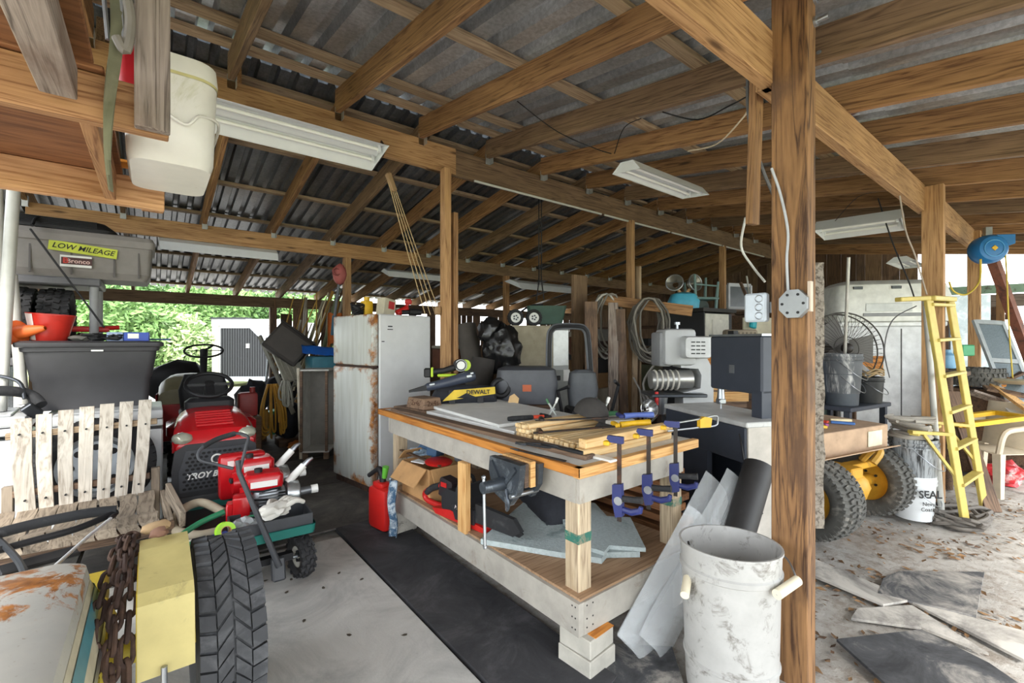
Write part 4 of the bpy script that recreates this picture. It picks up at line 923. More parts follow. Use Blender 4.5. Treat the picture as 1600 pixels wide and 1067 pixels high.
# white plastic marine cooler on the loft end
wc = thing('white_tank', 'white plastic tank with rounded corners sticking out of the loft', 'tank', (.06, 2.44, ZLF+.06), R(0))
TK = mat('#dedcd2', .4, wear='#c8c7a4', wamt=.36, wscale=3, var=.06)
part(wc, 'body', B().loft([rrect(.13, .22, .06, 0), rrect(.14, .24, .07, .03), rrect(.15, .25, .08, .3), rrect(.152, .255, .08, .34)]), TK)
part(wc, 'lid', B().loft([rrect(.152, .255, .08, .345), rrect(.155, .26, .08, .36), rrect(.15, .25, .08, .42), rrect(.1, .19, .07, .44)]), TK); part(wc, 'seam', B().loft([rrect(.1545, .259, .08, .338), rrect(.1545, .259, .08, .35)], caps=False), mat('#c9c188', .5))
part(wc, 'cord', B().tube(smooth_path([(-.05, -.262, .2), (.04, -.26, .15), (.09, -.255, .2), (.157, -.18, .21), (.158, .1, .2)], 5), .006, 6), TK)
solo('yellow_scrap', 'orange yellow plastic scrap on the loft below the white tank', 'scrap', B().box((0, 0, .006), (.12, .1, .012), None, .003), mat('#d98a22', .5), (-.13, 2.69, ZLF+.158))
rp = thing('red_jug', 'red plastic handle piece hanging between loft boards', 'jug', (-.045, 1.88, 2.34), R(0))
part(rp, 'shell', B().loft([rrect(.036, .035, .02, -.08), rrect(.04, .04, .02, .06), rrect(.03, .035, .02, .15)]), mat('#c41a24', .4)); part(rp, 'spout', B().cyl((.045, -.035, -.05), (.04, -.02, .06), .013), mat('#c41a24', .4)); part(rp, 'collar', B().loft([rrect(.032, .036, .02, .13), rrect(.03, .034, .02, .17)]), CREAM)
KHK = mat('#6b6a52', .9, wear='#7d7a62', wamt=.45)
kr = thing('khaki_strap', 'khaki canvas strap hanging from the loft joist', 'strap', (.0, 0, 0))
def strapf(u, v):
    z = 2.62-.69*u; return (-.09+.012*math.sin(u*6)+(.035*(v-.5))*(1.2-.9*u), 1.735+.012*math.sin(u*11+v*2), z)
part(kr, 'webbing', B().grid(strapf, 16, 3, thick=.004), KHK); part(kr, 'buckle', B().tube([(-.11, 1.73, 2.5), (-.07, 1.73, 2.5), (-.065, 1.73, 2.36), (-.1, 1.73, 2.36)], .006, 6, True), STEEL)
solo('grey_hose', 'thick grey hose looped over the loft board', 'hose', B().tube(smooth_path([(-.08, 1.78, 2.6), (-.1, 1.70, 2.55), (-.065, 1.69, 2.5), (-.05, 1.70, 2.42), (-.06, 1.70, 2.33), (-.08, 1.70, 2.36)], 6), .013, 8), mat('#7a746a', .7))
# ---- fluorescent fixtures
FXM = mat('#dfe2e4', .35, var=.05); FXD = mat('#b5b8ba', .4, .5)
def fixture(a, b, w, lab, tilt=0, h=.07):
    a, b = Vector(a), Vector(b); t = thing('light_fixture', lab, 'light fixture', a, align(b-a) @ Matrix.Rotation(R(tilt), 4, 'X'), 'shop light fixtures'); L = (b-a).length
    part(t, 'reflector', B().loft([[(0, -w/2, 0), (0, -w*.22, h), (0, w*.22, h), (0, w/2, 0), (0, w/2-.012, .004), (0, w*.2, h-.01), (0, -w*.2, h-.01), (0, -w/2+.012, .004)],
                                   [(L, -w/2, 0), (L, -w*.22, h), (L, w*.22, h), (L, w/2, 0), (L, w/2-.012, .004), (L, w*.2, h-.01), (L, -w*.2, h-.01), (L, -w/2+.012, .004)]], smooth=False), FXM)
    for x in (.004, L-.004): part(t, 'end_plate', B().prism([(-w/2, 0), (w/2, 0), (w*.22, h), (-w*.22, h)], .004, Matrix(((0, 0, 1, x), (1, 0, 0, 0), (0, 1, 0, 0), (0, 0, 0, 1)))), FXM)
    part(t, 'ballast_cover', B().box((L/2, 0, h-.022), (L-.03, w*.16, .02)), FXM)
    for s in (-1, 1):
        tb = part(t, 'tube', B().cyl((.04, s*w*.19, .026), (L-.04, s*w*.19, .026), .0125), WHITE)
        for x in (.02, L-.05): part(tb, 'socket', B().box((x+.015, s*w*.19, .03), (.02, .03, .05)), FXM)
fixture((.04, 3.34, 2.89), (1.36, 3.34, 2.89), .35, 'long white fluorescent fixture nearest, beside the white tank', -14)
fixture(at(1028, 286, 4.0)-Vector((.45, 0, 0)), at(1028, 286, 4.0)+Vector((.62, -.0, 0)), .28, 'white fixture with loose wires hanging in the middle of the right roof', 6, .08)
p = at(1342, 360, 4.5)
fixture(p+Vector((-.05, .33, 0)), p+Vector((.05, -.33, .0)), .6, 'wide white square lamp hanging on strings right of the big post', 0, .12)
p = at(1418, 414, 6.3); fixture(p+Vector((-.4, 0, 0)), p+Vector((.4, 0, 0)), .3, 'small far white fixture behind the brown post')
p = at(345, 392, 5.6); fixture(p+Vector((-.6, 0, 0)), p+Vector((.62, 0, 0)), .28, 'white fixture hanging below the second beam over the mower', 30)
p = at(655, 433, 7.6); fixture(p+Vector((-.6, 0, 0)), p+Vector((.6, 0, 0)), .34, 'grey fixture above the refrigerator top', 20)
p = at(850, 450, 8.0); fixture(p+Vector((-.7, 0, 0)), p+Vector((.7, 0, 0)), .5, 'dusty blue-grey fixture above the green spreader', 20)
# ================================================================== MOWER, CART, FRIDGE
MRED = mat('#b3141c', .22, var=.08); MBLK = mat('#2a2b2f', .5); CHAR = mat('#3c3e43', .5)
mw = thing('riding_mower', 'red riding mower with black honeycomb grille facing the camera', 'mower', (.40, 4.28, 0), R(-1))
def ring(w, y, z0, z1, n=10):
    """hood section: flat top with rounded shoulders, at distance y"""
    out = [(-w, y, z0)]
    for i in range(n+1):
        a = PI-PI*i/n; c = math.cos(a); s = math.sin(a)
        out.append((w*(abs(c)**.55)*(1 if c > 0 else -1), y, z0+(z1-z0)*(.45+.55*s**.6)))
    return out+[(w, y, z0)]
part(mw, 'hood', B().loft([ring(.26, .02, .66, .72), ring(.285, .07, .64, .80), ring(.275, .3, .62, .875), ring(.25, .62, .62, .92), ring(.24, .68, .64, .90)]), MRED)
for i in range(6): part(mw, 'hood_rib', B().bar((-.13, .13+i*.055, .828+i*.0135), (.13, .13+i*.055, .828+i*.0135), .02, .02, bev=.006), MRED)
for s in (-1, 1): part(mw, 'headlamp', B().blob((s*.215, .1, .745), (.075, .12, .05), 2, .05), mat('#c9cbb8', .12, .3))
part(mw, 'grille_shell', B().prism([(-.28, .30), (.28, .30), (.29, .5), (.27, .66), (.2, .705), (-.2, .705), (-.27, .66), (-.29, .5)], .1, Matrix(((1, 0, 0, 0), (0, 0, -1, .10), (0, 1, 0, 0), (0, 0, 0, 1)))), MBLK)
part(mw, 'grille_frame', B().prism([(-.24, .345), (.24, .345), (.245, .5), (.2, .66), (-.2, .66), (-.245, .5)], .02, Matrix(((1, 0, 0, 0), (0, 0, -1, .01), (0, 1, 0, 0), (0, 0, 0, 1)))), CHAR)
hx = B()
for r in range(10):
    for c in range(13):
        x = -.21+c*.035+(r % 2)*.0175; z = .37+r*.029
        if abs(x) < .215-max(0, (z-.52))*.25 and not (abs(x) < .055 and abs(z-.575) < .05) and not (z < .49 and z > .43 and -.15 < x < .15):
            m = Matrix(((1, 0, 0, x), (0, 0, -1, -.0095), (0, 1, 0, z), (0, 0, 0, 1)))
            hx.prism([(.0135*math.cos(R(60*i)), .0105*math.sin(R(60*i))) for i in range(6)], .004, m)
part(mw, 'honeycomb', hx, mat('#0c0c0e', .7), kind='stuff')
part(mw, 'badge_ring', B().tube(torus_pts(.034, 20, Matrix.Translation((0, -.016, .575)) @ Matrix.Rotation(R(90), 4, 'X')), .007, 8, True), WHITE)
text(mw, 'TROY BILT', .062, WHITE, (-.06, -.0125, .46), (R(90), 0, 0), 'lettering', shear=.3, bold=.0022, sx=.95)
part(mw, 'bumper', B().box((0, .02, .25), (.5, .06, .12), None, .015).box((0, .06, .16), (.36, .1, .08), None, .01), MBLK)
part(mw, 'dash', B().loft([rrect(.19, .1, .06, .86), rrect(.19, .1, .06, .96), rrect(.15, .07, .05, .99)], m=Matrix.Translation((0, .72, 0))), BLACK)
part(mw, 'steering_wheel', B().tube(torus_pts(.18, 28, Matrix.Translation((0, .78, 1.10)) @ Matrix.Rotation(R(32), 4, 'X')), .017, 10, True), BLACK)
Ms = Matrix.Translation((0, .78, 1.10)) @ Matrix.Rotation(R(32), 4, 'X')
part(mw, 'wheel_spokes', B().bar(Ms @ Vector((-.17, .0, 0)), Ms @ Vector((.17, .0, 0)), .05, .02).bar(Ms @ Vector((0, 0, 0)), Ms @ Vector((0, -.17, 0)), .07, .02).cyl(Ms @ Vector((0, 0, -.22)), Ms @ Vector((0, 0, .02)), .04), BLACK)
part(mw, 'body', B().box((0, .85, .5), (.42, 1.5, .25), None, .03), MBLK); part(mw, 'rear_fender', B().loft([rrect(.38, .3, .12, .60), rrect(.38, .3, .12, .68), rrect(.33, .26, .1, .72)], m=Matrix.Translation((.06, 1.35, 0))), MRED)
part(mw, 'seat', B().loft([rrect(.21, .2, .08, .72), rrect(.22, .21, .08, .80), rrect(.2, .19, .08, .83)], m=Matrix.Translation((0, 1.3, 0))).loft([rrect(.2, .05, .05, .78), rrect(.22, .06, .05, 1.0), rrect(.17, .05, .04, 1.16)], m=Matrix.Translation((0, 1.52, 0))), BLACK)
part(mw, 'deck', B().loft([rrect(.40, .42, .2, .10), rrect(.40, .42, .2, .22), rrect(.3, .3, .18, .27)], m=Matrix.Translation((.09, .85, 0))), MBLK)
for x in (-.25, .25): tire_parts(mw, .19, .13, .1, 'block', mat('#d8d8d4', .5), 18, True, None, (x, .25, .19), R(90))
for x in (-.23, .33): tire_parts(mw, .25, .16, .13, 'block', mat('#d8d8d4', .5), 18, True, None, (x, 1.35, .25), R(90))
# second, older mower behind
m2 = thing('old_mower', 'older mower with tan hood and thin steering wheel behind the red mower', 'mower', (.30, 6.15, 0), R(-6))
TAN = mat('#8d8768', .4, var=.15)
part(m2, 'hood', B().loft([ring(.26, 0, .72, .98), ring(.28, .25, .72, 1.10), ring(.26, .6, .72, 1.12)]), TAN); part(m2, 'hood_side', B().box((-.275, .3, .78), (.012, .55, .3), None, .004), mat('#9a1a1c', .4)); part(m2, 'front', B().box((0, .02, .62), (.5, .08, .4), None, .02), mat('#9a1a1c', .4))
Ms = Matrix.Translation((.12, 1.0, 1.38)) @ Matrix.Rotation(R(22), 4, 'X')
part(m2, 'steering_wheel', B().tube(torus_pts(.21, 28, Ms), .013, 8, True), BLACK); part(m2, 'column', B().cyl((.12, .8, 1.0), Ms @ Vector((0, 0, .01)), .035, .045).bar(Ms @ Vector((-.2, 0, 0)), Ms @ Vector((.2, 0, 0)), .03, .012).bar(Ms @ Vector((0, 0, 0)), Ms @ Vector((.1, .18, 0)), .03, .012), BLACK)
part(m2, 'body', B().box((0, .9, .55), (.45, 1.5, .3), None, .03).blob((-.2, 1.6, .95), (.38, .28, .3), 2, .15), BLACK)
for x in (-.36, .36): tire_parts(m2, .22, .15, .12, 'block', TAN, 18, False, None, (x, .25, .22), R(90)); tire_parts(m2, .28, .22, .14, 'block', TAN, 18, False, None, (x, 1.5, .28), R(90))
solo('metal_box', 'grey metal tool box beside the older mower', 'box', B().box((0, 0, .1), (.3, .24, .2), None, .01), mat('#6f7275', .4, .5), (-.18, 5.35, .82)); solo('crate', 'low dark crate under the grey metal tool box', 'crate', B().box((0, 0, .405), (.36, .32, .81), None, .01), W_DARK, (-.18, 5.42, .0))
solo('red_plastic_can', 'dark red plastic can right of the mower steering wheel', 'can', B().box((0, 0, .14), (.2, .16, .28), None, .03).cyl((.05, 0, .26), (.05, 0, .34), .03), mat('#8a2a26', .5), (.88, 6.15, .62)); solo('stump_crate', 'dark box carrying the red plastic can', 'crate', B().box((0, 0, .31), (.26, .24, .62), None, .01), W_DARK, (.88, 6.15, 0))
# green garden cart
GCT = mat('#1f6f66', .4, var=.1)
ct = thing('garden_cart', 'green garden cart with black pull handle loaded with pumps', 'cart', (.46, 3.5, 0), R(-2))
part(ct, 'rim', B().loft([rrect(.37, .44, .03, .29), rrect(.375, .445, .03, .345)], caps=False, smooth=False).loft([rrect(.365, .435, .03, .345), rrect(.36, .43, .03, .29)], caps=False, smooth=False), GCT)
part(ct, 'bed', B().box((0, 0, .295), (.73, .87, .012)), BLACK)
part(ct, 'chassis', B().box((0, 0, .2), (.1, .8, .05)).box((0, -.36, .15), (.5, .05, .04)).box((0, .34, .15), (.5, .05, .04)).bar((-.2, -.36, .17), (-.05, -.1, .28), .03, .03), BLACK)
for x in (-.30, .30): tire_parts(ct, .13, .085, .065, 'block', mat('#c9c6bd', .5), 16, True, None, (x, -.36, .13), R(90+12)); tire_parts(ct, .13, .085, .065, 'block', mat('#c9c6bd', .5), 16, True, None, (x, .34, .13), R(90))
part(ct, 'axle', B().cyl((-.32, -.36, .13), (.32, -.36, .13), .012), STEEL)
part(ct, 'tow_bracket', B().box((.15, -.47, .13), (.07, .08, .13), (R(-18), 0, 0), .008), CHAR)
q0, q1, q2 = Vector((.15, -.51, .16)), Vector((-.05, -.44, .74)), Vector((-.06, -.40, .87))
part(ct, 'pull_bar', B().tube([q0, q1, q1.lerp(q2, .5)], [.018, .014, .014], 10), CHAR)
part(ct, 'pull_loop', B().tube(smooth_path([q1+Vector((0, .0, -.01)), q2+Vector((.05, .0, .01)), q2+Vector((.06, .03, .06)), q2+Vector((-.02, .06, .08)), q2+Vector((-.16, .02, .03)), q2+Vector((-.18, -.02, -.03)), q2+Vector((-.1, -.03, -.07)), q2+Vector((-.02, -.06, -.1))], 5), .009, 8), CHAR)
part(ct, 'pull_grip', B().tube(smooth_path([q2+Vector((-.16, .02, .03)), q2+Vector((-.09, .05, .06)), q2+Vector((0, .06, .08))], 5), .015, 10), RUBBER)
ZC = .303
tr_ = thing('black_tray', 'black plastic tray of fittings at the near end of the green cart', 'tray', (.585, 3.2, ZC), R(-2))
part(tr_, 'floor', B().box((0, 0, .005), (.44, .24, .008)), CHAR)
for a, b in (((-.22, -.12), (.22, -.12)), ((.22, -.12), (.22, .12)), ((.22, .12), (-.22, .12)), ((-.22, .12), (-.22, -.12))): part(tr_, 'wall', B().bar((a[0], a[1], .055), (b[0], b[1], .055), .008, .1), CHAR)
def pump(p, rz, lab, s=1.):
    t = thing('engine_pump', lab, 'pump', p, R(rz), 'red engine pumps in the cart')
    part(t, 'tank', B().loft([rrect(.11, .08, .03, 0), rrect(.12, .085, .03, .03), rrect(.12, .085, .03, .09), rrect(.1, .07, .03, .11)], m=Matrix.Translation((-.02, 0, .19))), MRED)
    part(t, 'tank_label', B().box((-.02, -.0865, .235), (.16, .003, .04)), WHITE); part(t, 'fuel_cap', B().cyl((-.05, 0, .3), (-.05, 0, .325), .025), BLACK)
    part(t, 'crankcase', B().box((-.01, 0, .1), (.17, .15, .18), None, .03), STEEL)
    fins = B()
    for i in range(7): fins.box((.03, 0, .05+i*.02), (.16, .17, .008))
    part(t, 'cooling_fins', fins, mat('#9da2a6', .35, .8), kind='stuff')
    part(t, 'recoil_cover', B().cyl((-.09, 0, .13), (-.16, 0, .13), .095, .075, 20), MRED); part(t, 'recoil_grip', B().box((-.17, -.03, .16), (.02, .06, .03), None, .006), BLACK)
    part(t, 'pump_housing', B().lathe([(0, 0), (.05, 0), (.085, .015), (.095, .04), (.085, .09), (.06, .1), (0, .1)], 22, Matrix.Translation((.11, 0, .12)) @ Matrix.Rotation(R(90), 4, 'Y')), mat('#b9bdc0', .3, .85))
    part(t, 'outlet', B().cyl((.2, 0, .12), (.29, 0, .125), .028, .026), mat('#74777b', .4, .6)); part(t, 'outlet_cap', B().cyl((.285, 0, .125), (.33, 0, .126), .03), WHITE)
    part(t, 'upper_outlet', B().cyl((.13, 0, .2), (.24, .02, .30), .026), WHITE); part(t, 'upper_cap', B().tube([(.235, .02, .296), (.27, .025, .33), (.3, .03, .345)], [.02, .018, .01], 8), STEEL)
    part(t, 'carb_linkage', B().tube([(-.12, -.08, .2), (-.03, -.1, .19), (.08, -.09, .2)], .008, 6).tube([(-.1, -.085, .14), (0, -.1, .13), (.06, -.09, .1)], .007, 6), DSTEEL)
pump((.62, 3.53, ZC), -6, 'red engine pump with silver housing nearest the tray')
pump((.60, 3.76, ZC+.06), 2, 'red engine pump with white fittings in the cart middle')
solo('pump_stand', 'dark block lifting the middle pump in the cart', 'block', B().box((0, 0, .028), (.26, .16, .056)), BLACK, (.60, 3.76, ZC))
t = thing('engine_motor', 'red motor half hidden behind the pumps in the cart', 'motor', (.52, 3.87, ZC+.06)); part(t, 'shell', B().box((0, 0, .16), (.3, .13, .32), None, .03), MRED); part(t, 'shell_label', B().box((0, -.0665, .26), (.2, .003, .04)), WHITE)
solo('small_red_motor', 'small red box motor standing upright near the green hose', 'motor', B().box((0, 0, .11), (.1, .12, .2), None, .015).box((-.065, 0, .1), (.04, .1, .14), None, .008), MRED, (.45, 3.38, ZC+.0), R(-8))
HOSE_T = mat('#a79b86', .7); HOSE_G = mat('#1f6f4a', .5)
solo('tan_hose', 'thick tan suction hose looped at the left of the cart', 'hose', B().tube(smooth_path([(.36, 3.45, .40), (.25, 3.62, .44), (.14, 3.58, .42), (.10, 3.44, .37), (.2, 3.3, .345), (.33, 3.28, .345)], 7), .027, 12), HOSE_T)
solo('tan_pipe', 'short tan pipe section lying across the cart', 'pipe', B().cyl((.12, 3.14, .335), (.36, 3.13, .345), .028), HOSE_T)
solo('green_hose', 'dark green garden hose bending over the cart edge', 'hose', B().tube(smooth_path([(.34, 3.24, .47), (.22, 3.22, .44), (.12, 3.17, .40), (.13, 3.08, .385), (.22, 3.05, .378), (.32, 3.02, .37)], 6), .017, 10), HOSE_G)
for i, (x, y, c, lab) in enumerate(((.33, 3.1, '#a4e02c', 'bright green tape roll at the cart edge'), (.17, 3.10, '#dedbd0', 'white tape roll with brown core in the cart'), (.12, 3.1, '#d0d4d8', 'pale tape roll at the left of the cart'))):
    t = thing('tape_roll', lab, 'tape', (x, y, ZC+(.04 if i else .1)), (R(78), 0, R(10-20*i)))
    part(t, 'roll', B().lathe([(.028, -.02), (.05, -.02), (.05, .02), (.028, .02), (.028, -.02)], 20), mat(c, .5)); part(t, 'core', B().lathe([(.024, -.02), (.028, -.02), (.028, .02), (.024, .02), (.024, -.02)], 18), CARD)
solo('blue_package', 'blue plastic package under the green tape roll', 'package', B().box((0, 0, .02), (.2, .14, .04), (0, 0, .3), .008), mat('#2a52a0', .4), (.28, 3.17, ZC+.005))
gl = B().blob((0, 0, .04), (.1, .07, .045), 3, .35, 2, 3)
for i in range(4): gl.tube(smooth_path([(.05, -.04+.026*i, .05), (.12, -.05+.036*i, .07), (.17+.015*math.sin(i*2), -.06+.045*i, .045)], 4), [.016]*6+[.014]*2+[.012], 8)
gl.tube(smooth_path([(0, .05, .05), (.05, .11, .06), (.1, .13, .04)], 4), .016, 8)
solo('white_glove', 'dirty white work glove lying on the black tray', 'glove', gl, mat('#dddad2', .9, wear='#a8a49b', wamt=.38), (.60, 3.17, ZC+.10), R(25))
solo('plastic_bag', 'clear crumpled plastic bag in the black tray', 'bag', B().blob((0, 0, .05), (.09, .08, .06), 3, .5, 2.5, 8), mat('#b9bec0', .15, alpha=.6), (.44, 3.19, ZC+.008))
solo('brass_fitting', 'small brass fitting in the black tray', 'fitting', B().cyl((0, 0, 0), (.05, .02, 0), .014).cyl((.02, .008, 0), (.02, .008, .03), .011), mat('#a8813c', .35, .9), (.55, 3.22, ZC+.09))
solo('green_rod', 'thin dark green rod lying over the tray', 'rod', B().cyl((0, 0, 0), (.14, -.06, .01), .007), HOSE_G, (.47, 3.25, ZC+.105))

# refrigerator
def fridge_mat():
    m, nt, p = _base('rusty_white_enamel', .4, 0); co = _coords(nt, (1, 1, 1), False)
    tc = nt.nodes.new('ShaderNodeTexCoord'); sx = nt.nodes.new('ShaderNodeSeparateXYZ'); nt.links.new(tc.outputs['Generated'], sx.inputs[0])
    def edge(o, a):
        s = nt.nodes.new('ShaderNodeMath'); s.operation = 'SUBTRACT'; nt.links.new(sx.outputs[o], s.inputs[0]); s.inputs[1].default_value = .5
        b = nt.nodes.new('ShaderNodeMath'); b.operation = 'ABSOLUTE'; nt.links.new(s.outputs[0], b.inputs[0])
        r = nt.nodes.new('ShaderNodeMapRange'); r.inputs[1].default_value = a; r.inputs[2].default_value = .5; r.inputs[3].default_value = 0; r.inputs[4].default_value = .24
        nt.links.new(b.outputs[0], r.inputs[0]); return r.outputs[0]
    mx = nt.nodes.new('ShaderNodeMath'); mx.operation = 'MAXIMUM'; nt.links.new(edge(1, .33), mx.inputs[0]); nt.links.new(edge(2, .40), mx.inputs[1])
    ad = nt.nodes.new('ShaderNodeMath'); nt.links.new(mx.outputs[0], ad.inputs[0]); nt.links.new(_noise(nt, co, 5, 9, .72, .4), ad.inputs[1])
    r = _ramp(nt, ad.outputs[0], [(.65, (0, 0, 0, 1)), (.78, (1, 1, 1, 1))])
    st = _noise(nt, _coords(nt, (7, 7, .6), False), 2.5, 5)
    base = _ramp(nt, st, [(.3, '#b3b5ac'), (.6, '#c8cbc6'), (.75, '#b5b39c')])
    rust = _ramp(nt, _noise(nt, co, 18, 6), [(.35, '#6b3d1c'), (.65, '#b87a3a')])
    nt.links.new(_mix(nt, r, base, rust), p.inputs['Base Color']); return m
FR = mat('#d9dbdc', .35, var=.05, wear='#a9a9a4', wamt=.27, wscale=10); FRD = fridge_mat()
fr = thing('refrigerator', 'old white refrigerator with rust-streaked freezer and main doors', 'refrigerator', (1.66, 4.28, 0), R(9))
part(fr, 'cabinet', B().box((.39, .4, .90), (.62, .8, 1.74), None, .012), FR)
part(fr, 'main_door', B().box((.035, .4, .66), (.07, .8, 1.16), None, .016), FRD); part(fr, 'freezer_door', B().box((.035, .4, 1.515), (.07, .8, .51), None, .016), FRD)
part(fr, 'door_gap', B().box((.05, .4, 1.25), (.06, .77, .02)), RUST); part(fr, 'base_grille', B().box((.06, .4, .05), (.06, .76, .08)), RUST)
part(fr, 'hinge', B().box((.03, .015, 1.245), (.05, .04, .03), None, .004), RUST); part(fr, 'nameplate', B().box((.2, -.0015, 1.62), (.06, .004, .008)), BLACK)
part(fr, 'nameplate', B().box((.2, -.0015, 1.65), (.05, .004, .012)), mat('#777', .5) if False else DSTEEL); part(fr, 'scuff', B().box((.12, -.0015, 1.5), (.03, .003, .008)), BLACK)
FT = 1.772
def onfr(x, y, z=0): return fr.matrix_world @ Vector((x, y, FT+z))
t = thing('bait_box', 'cream box with red label standing on the refrigerator', 'box', onfr(.34, .3), R(20)); part(t, 'carton', B().box((0, 0, .09), (.16, .12, .18), (0, R(8), 0), .004), CREAM); part(t, 'red_panel', B().box((.02, -.0625, .11), (.08, .003, .08), (0, R(8), 0)), RED)
solo('yellow_box', 'yellow tool body standing on the refrigerator', 'tool', B().box((0, 0, .08), (.1, .1, .16), None, .015).cyl((0, 0, .14), (.0, .0, .2), .03), YEL, onfr(.2, .45), R(10))
solo('red_valve', 'red handled valve lying on top of the refrigerator', 'valve', B().cyl((0, 0, .03), (.12, .02, .09), .035).box((.13, .02, .16), (.07, .05, .06), None, .012).cyl((.1, .02, .08), (.14, .02, .18), .02), RED, onfr(.44, .25), R(-10))
solo('black_nozzle', 'black hose nozzle at the right end of the refrigerator top', 'nozzle', B().cyl((0, 0, .045), (.13, 0, .045), .044, .03).cyl((-.08, 0, .04), (0, 0, .045), .025), BLACK, onfr(.55, .18), R(-12))
solo('white_cup', 'white plastic cup beside the black nozzle', 'cup', B().lathe([(0, 0), (.03, 0), (.036, .09), (.033, .09), (.027, .005), (0, .005)], 16), WHITE, onfr(.5, .3))
cc = B()
for i in range(7): cc.tube([Vector((-.02+.05*math.cos(a)*(1+.1*i), .05*math.sin(a), .02+.015*i+.01*math.sin(3*a+i))) for a in [2*PI*k/14 for k in range(14)]], .009, 6, True)
solo('cable_coil', 'black cable coil on the left end of the refrigerator top', 'cable', cc, BLACK, onfr(.12, .45), R(15))
# ================================================================== OUTDOORS AND REAR LEFT
def leaf_cloud(c, r, n, seed, ls=.09):
    rr = random.Random(seed); v = []; f = []
    for i in range(n):
        d = Vector((rr.gauss(0, 1), rr.gauss(0, 1), rr.gauss(0, 1))).normalized()
        k = rr.uniform(.55, 1.08); bump = 1+.28*noise.noise(d*2.3+Vector((seed, 0, 0)))
        p = Vector((d.x*r[0], d.y*r[1], d.z*r[2]))*k*bump+Vector(c)
        if p.z < .02: continue
        u = Vector((rr.gauss(0, 1), rr.gauss(0, 1), rr.gauss(0, 1))).normalized(); w = u.orthogonal().normalized()
        s = ls*rr.uniform(.6, 1.3); o = len(v)
        v += [p-u*s, p+w*s*.45, p+u*s, p-w*s*.45]; f.append((o, o+1, o+2, o+3))
    return B().add(v, f)
LEAF = [mat('#6f9350', .7, var=.45, scale=3), mat('#8dab66', .7, var=.4, scale=3), mat('#4f7539', .7, var=.45, scale=3), mat('#a6bd84', .7, var=.3, scale=3)]
STEM = mat('#5a4a34', .9)
for i, (px, d, r, m) in enumerate(((195, 15, (1.4, 1.2, 1.7), 0), (245, 17.5, (1.5, 1.2, 1.4), 1), (290, 16, (1.0, 1.0, 1.2), 3), (330, 22, (2.2, 1.6, 2.3), 0), (400, 25, (2.4, 1.8, 2.6), 1), (455, 24, (2.0, 1.6, 2.5), 2), (500, 23, (2, 1.6, 2.3), 0), (220, 24, (2.4, 2, 2.9), 2), (280, 27, (2.6, 2, 3.2), 1), (350, 30, (3, 2, 3.6), 2), (150, 19, (2, 1.6, 2.4), 2))):
    g = at(px, 540, d); g.z = 0
    lab = ['leafy bush just outside behind the tote', 'pale bush outside left of the trailer', 'light yellow-green bush closest to the trailer', 'tall shrub rising behind the trailer left end', 'shrub above the middle of the trailer', 'dark shrub above the right of the trailer', 'shrub partly hidden behind the pole heap', 'tall dark tree crown behind the nearest bush', 'tall pale tree crown in the middle of the opening', 'tallest tree crown far behind the trailer', 'dark shrub at the far left of the opening'][i]
    t = thing('garden_bush', lab, 'bush', g, None, 'bushes outside the rear opening')
    part(t, 'foliage', leaf_cloud((0, 0, r[2]*.85), r, 5200, i+3, .075+.003*d), LEAF[m], kind='stuff'); part(t, 'stem', B().tube([(0, 0, 0), (.1, .05, r[2]*.6), (0, .1, r[2]*1.1)], [.08, .06, .02], 6), STEM)
tl = thing('enclosed_trailer', 'white framed enclosed trailer with dark ribbed front standing outside', 'trailer', gnd(386, 15.9), R(-38.3))
TLD = mat('#1c1f23', .6); TLW = mat('#c9ccd0', .5, var=.05)
part(tl, 'box', B().box((0, 1.8, 1.25), (2.3, 3.6, 2.0), None, .02), TLW)
for i in range(20): part(tl, 'rib_panel', B().box((-.88+i*.087, -.02, 1.12), (.06, .03, 1.7)), TLD)
part(tl, 'backing', B().box((0, -.004, 1.12), (1.84, .012, 1.7)), BLACK); part(tl, 'corner_post', B().box((-1.08, -.03, 1.12), (.22, .06, 1.95)), mat('#c9c6b4', .6)); part(tl, 'corner_post', B().box((1.08, -.03, 1.12), (.2, .06, 1.95)), TLW)
part(tl, 'roof_edge', B().box((0, -.03, 2.17), (2.4, .08, .22)), TLW); part(tl, 'roof_trim', B().box((-.6, .1, 2.31), (1.2, .4, .06)), TLD); part(tl, 'sill', B().box((0, -.05, .2), (2.3, .1, .16)), mat('#8a8f94', .5))
part(tl, 'label', B().box((.05, -.045, 1.35), (.12, .01, .14)), WHITE); part(tl, 'drape', B().prism([(.05, 2.05), (.95, 2.05), (.95, .5), (.7, 1.5), (.4, 1.7)], .01, Matrix(((1, 0, 0, 0), (0, 0, -1, -.06), (0, 1, 0, 0), (0, 0, 0, 1)))), mat('#b8c0cc', .6))
for x in (-1.0, 1.0): tire_parts(tl, .33, .2, .2, 'block', STEEL, 20, False, None, (x, 2.2, .33), R(90))
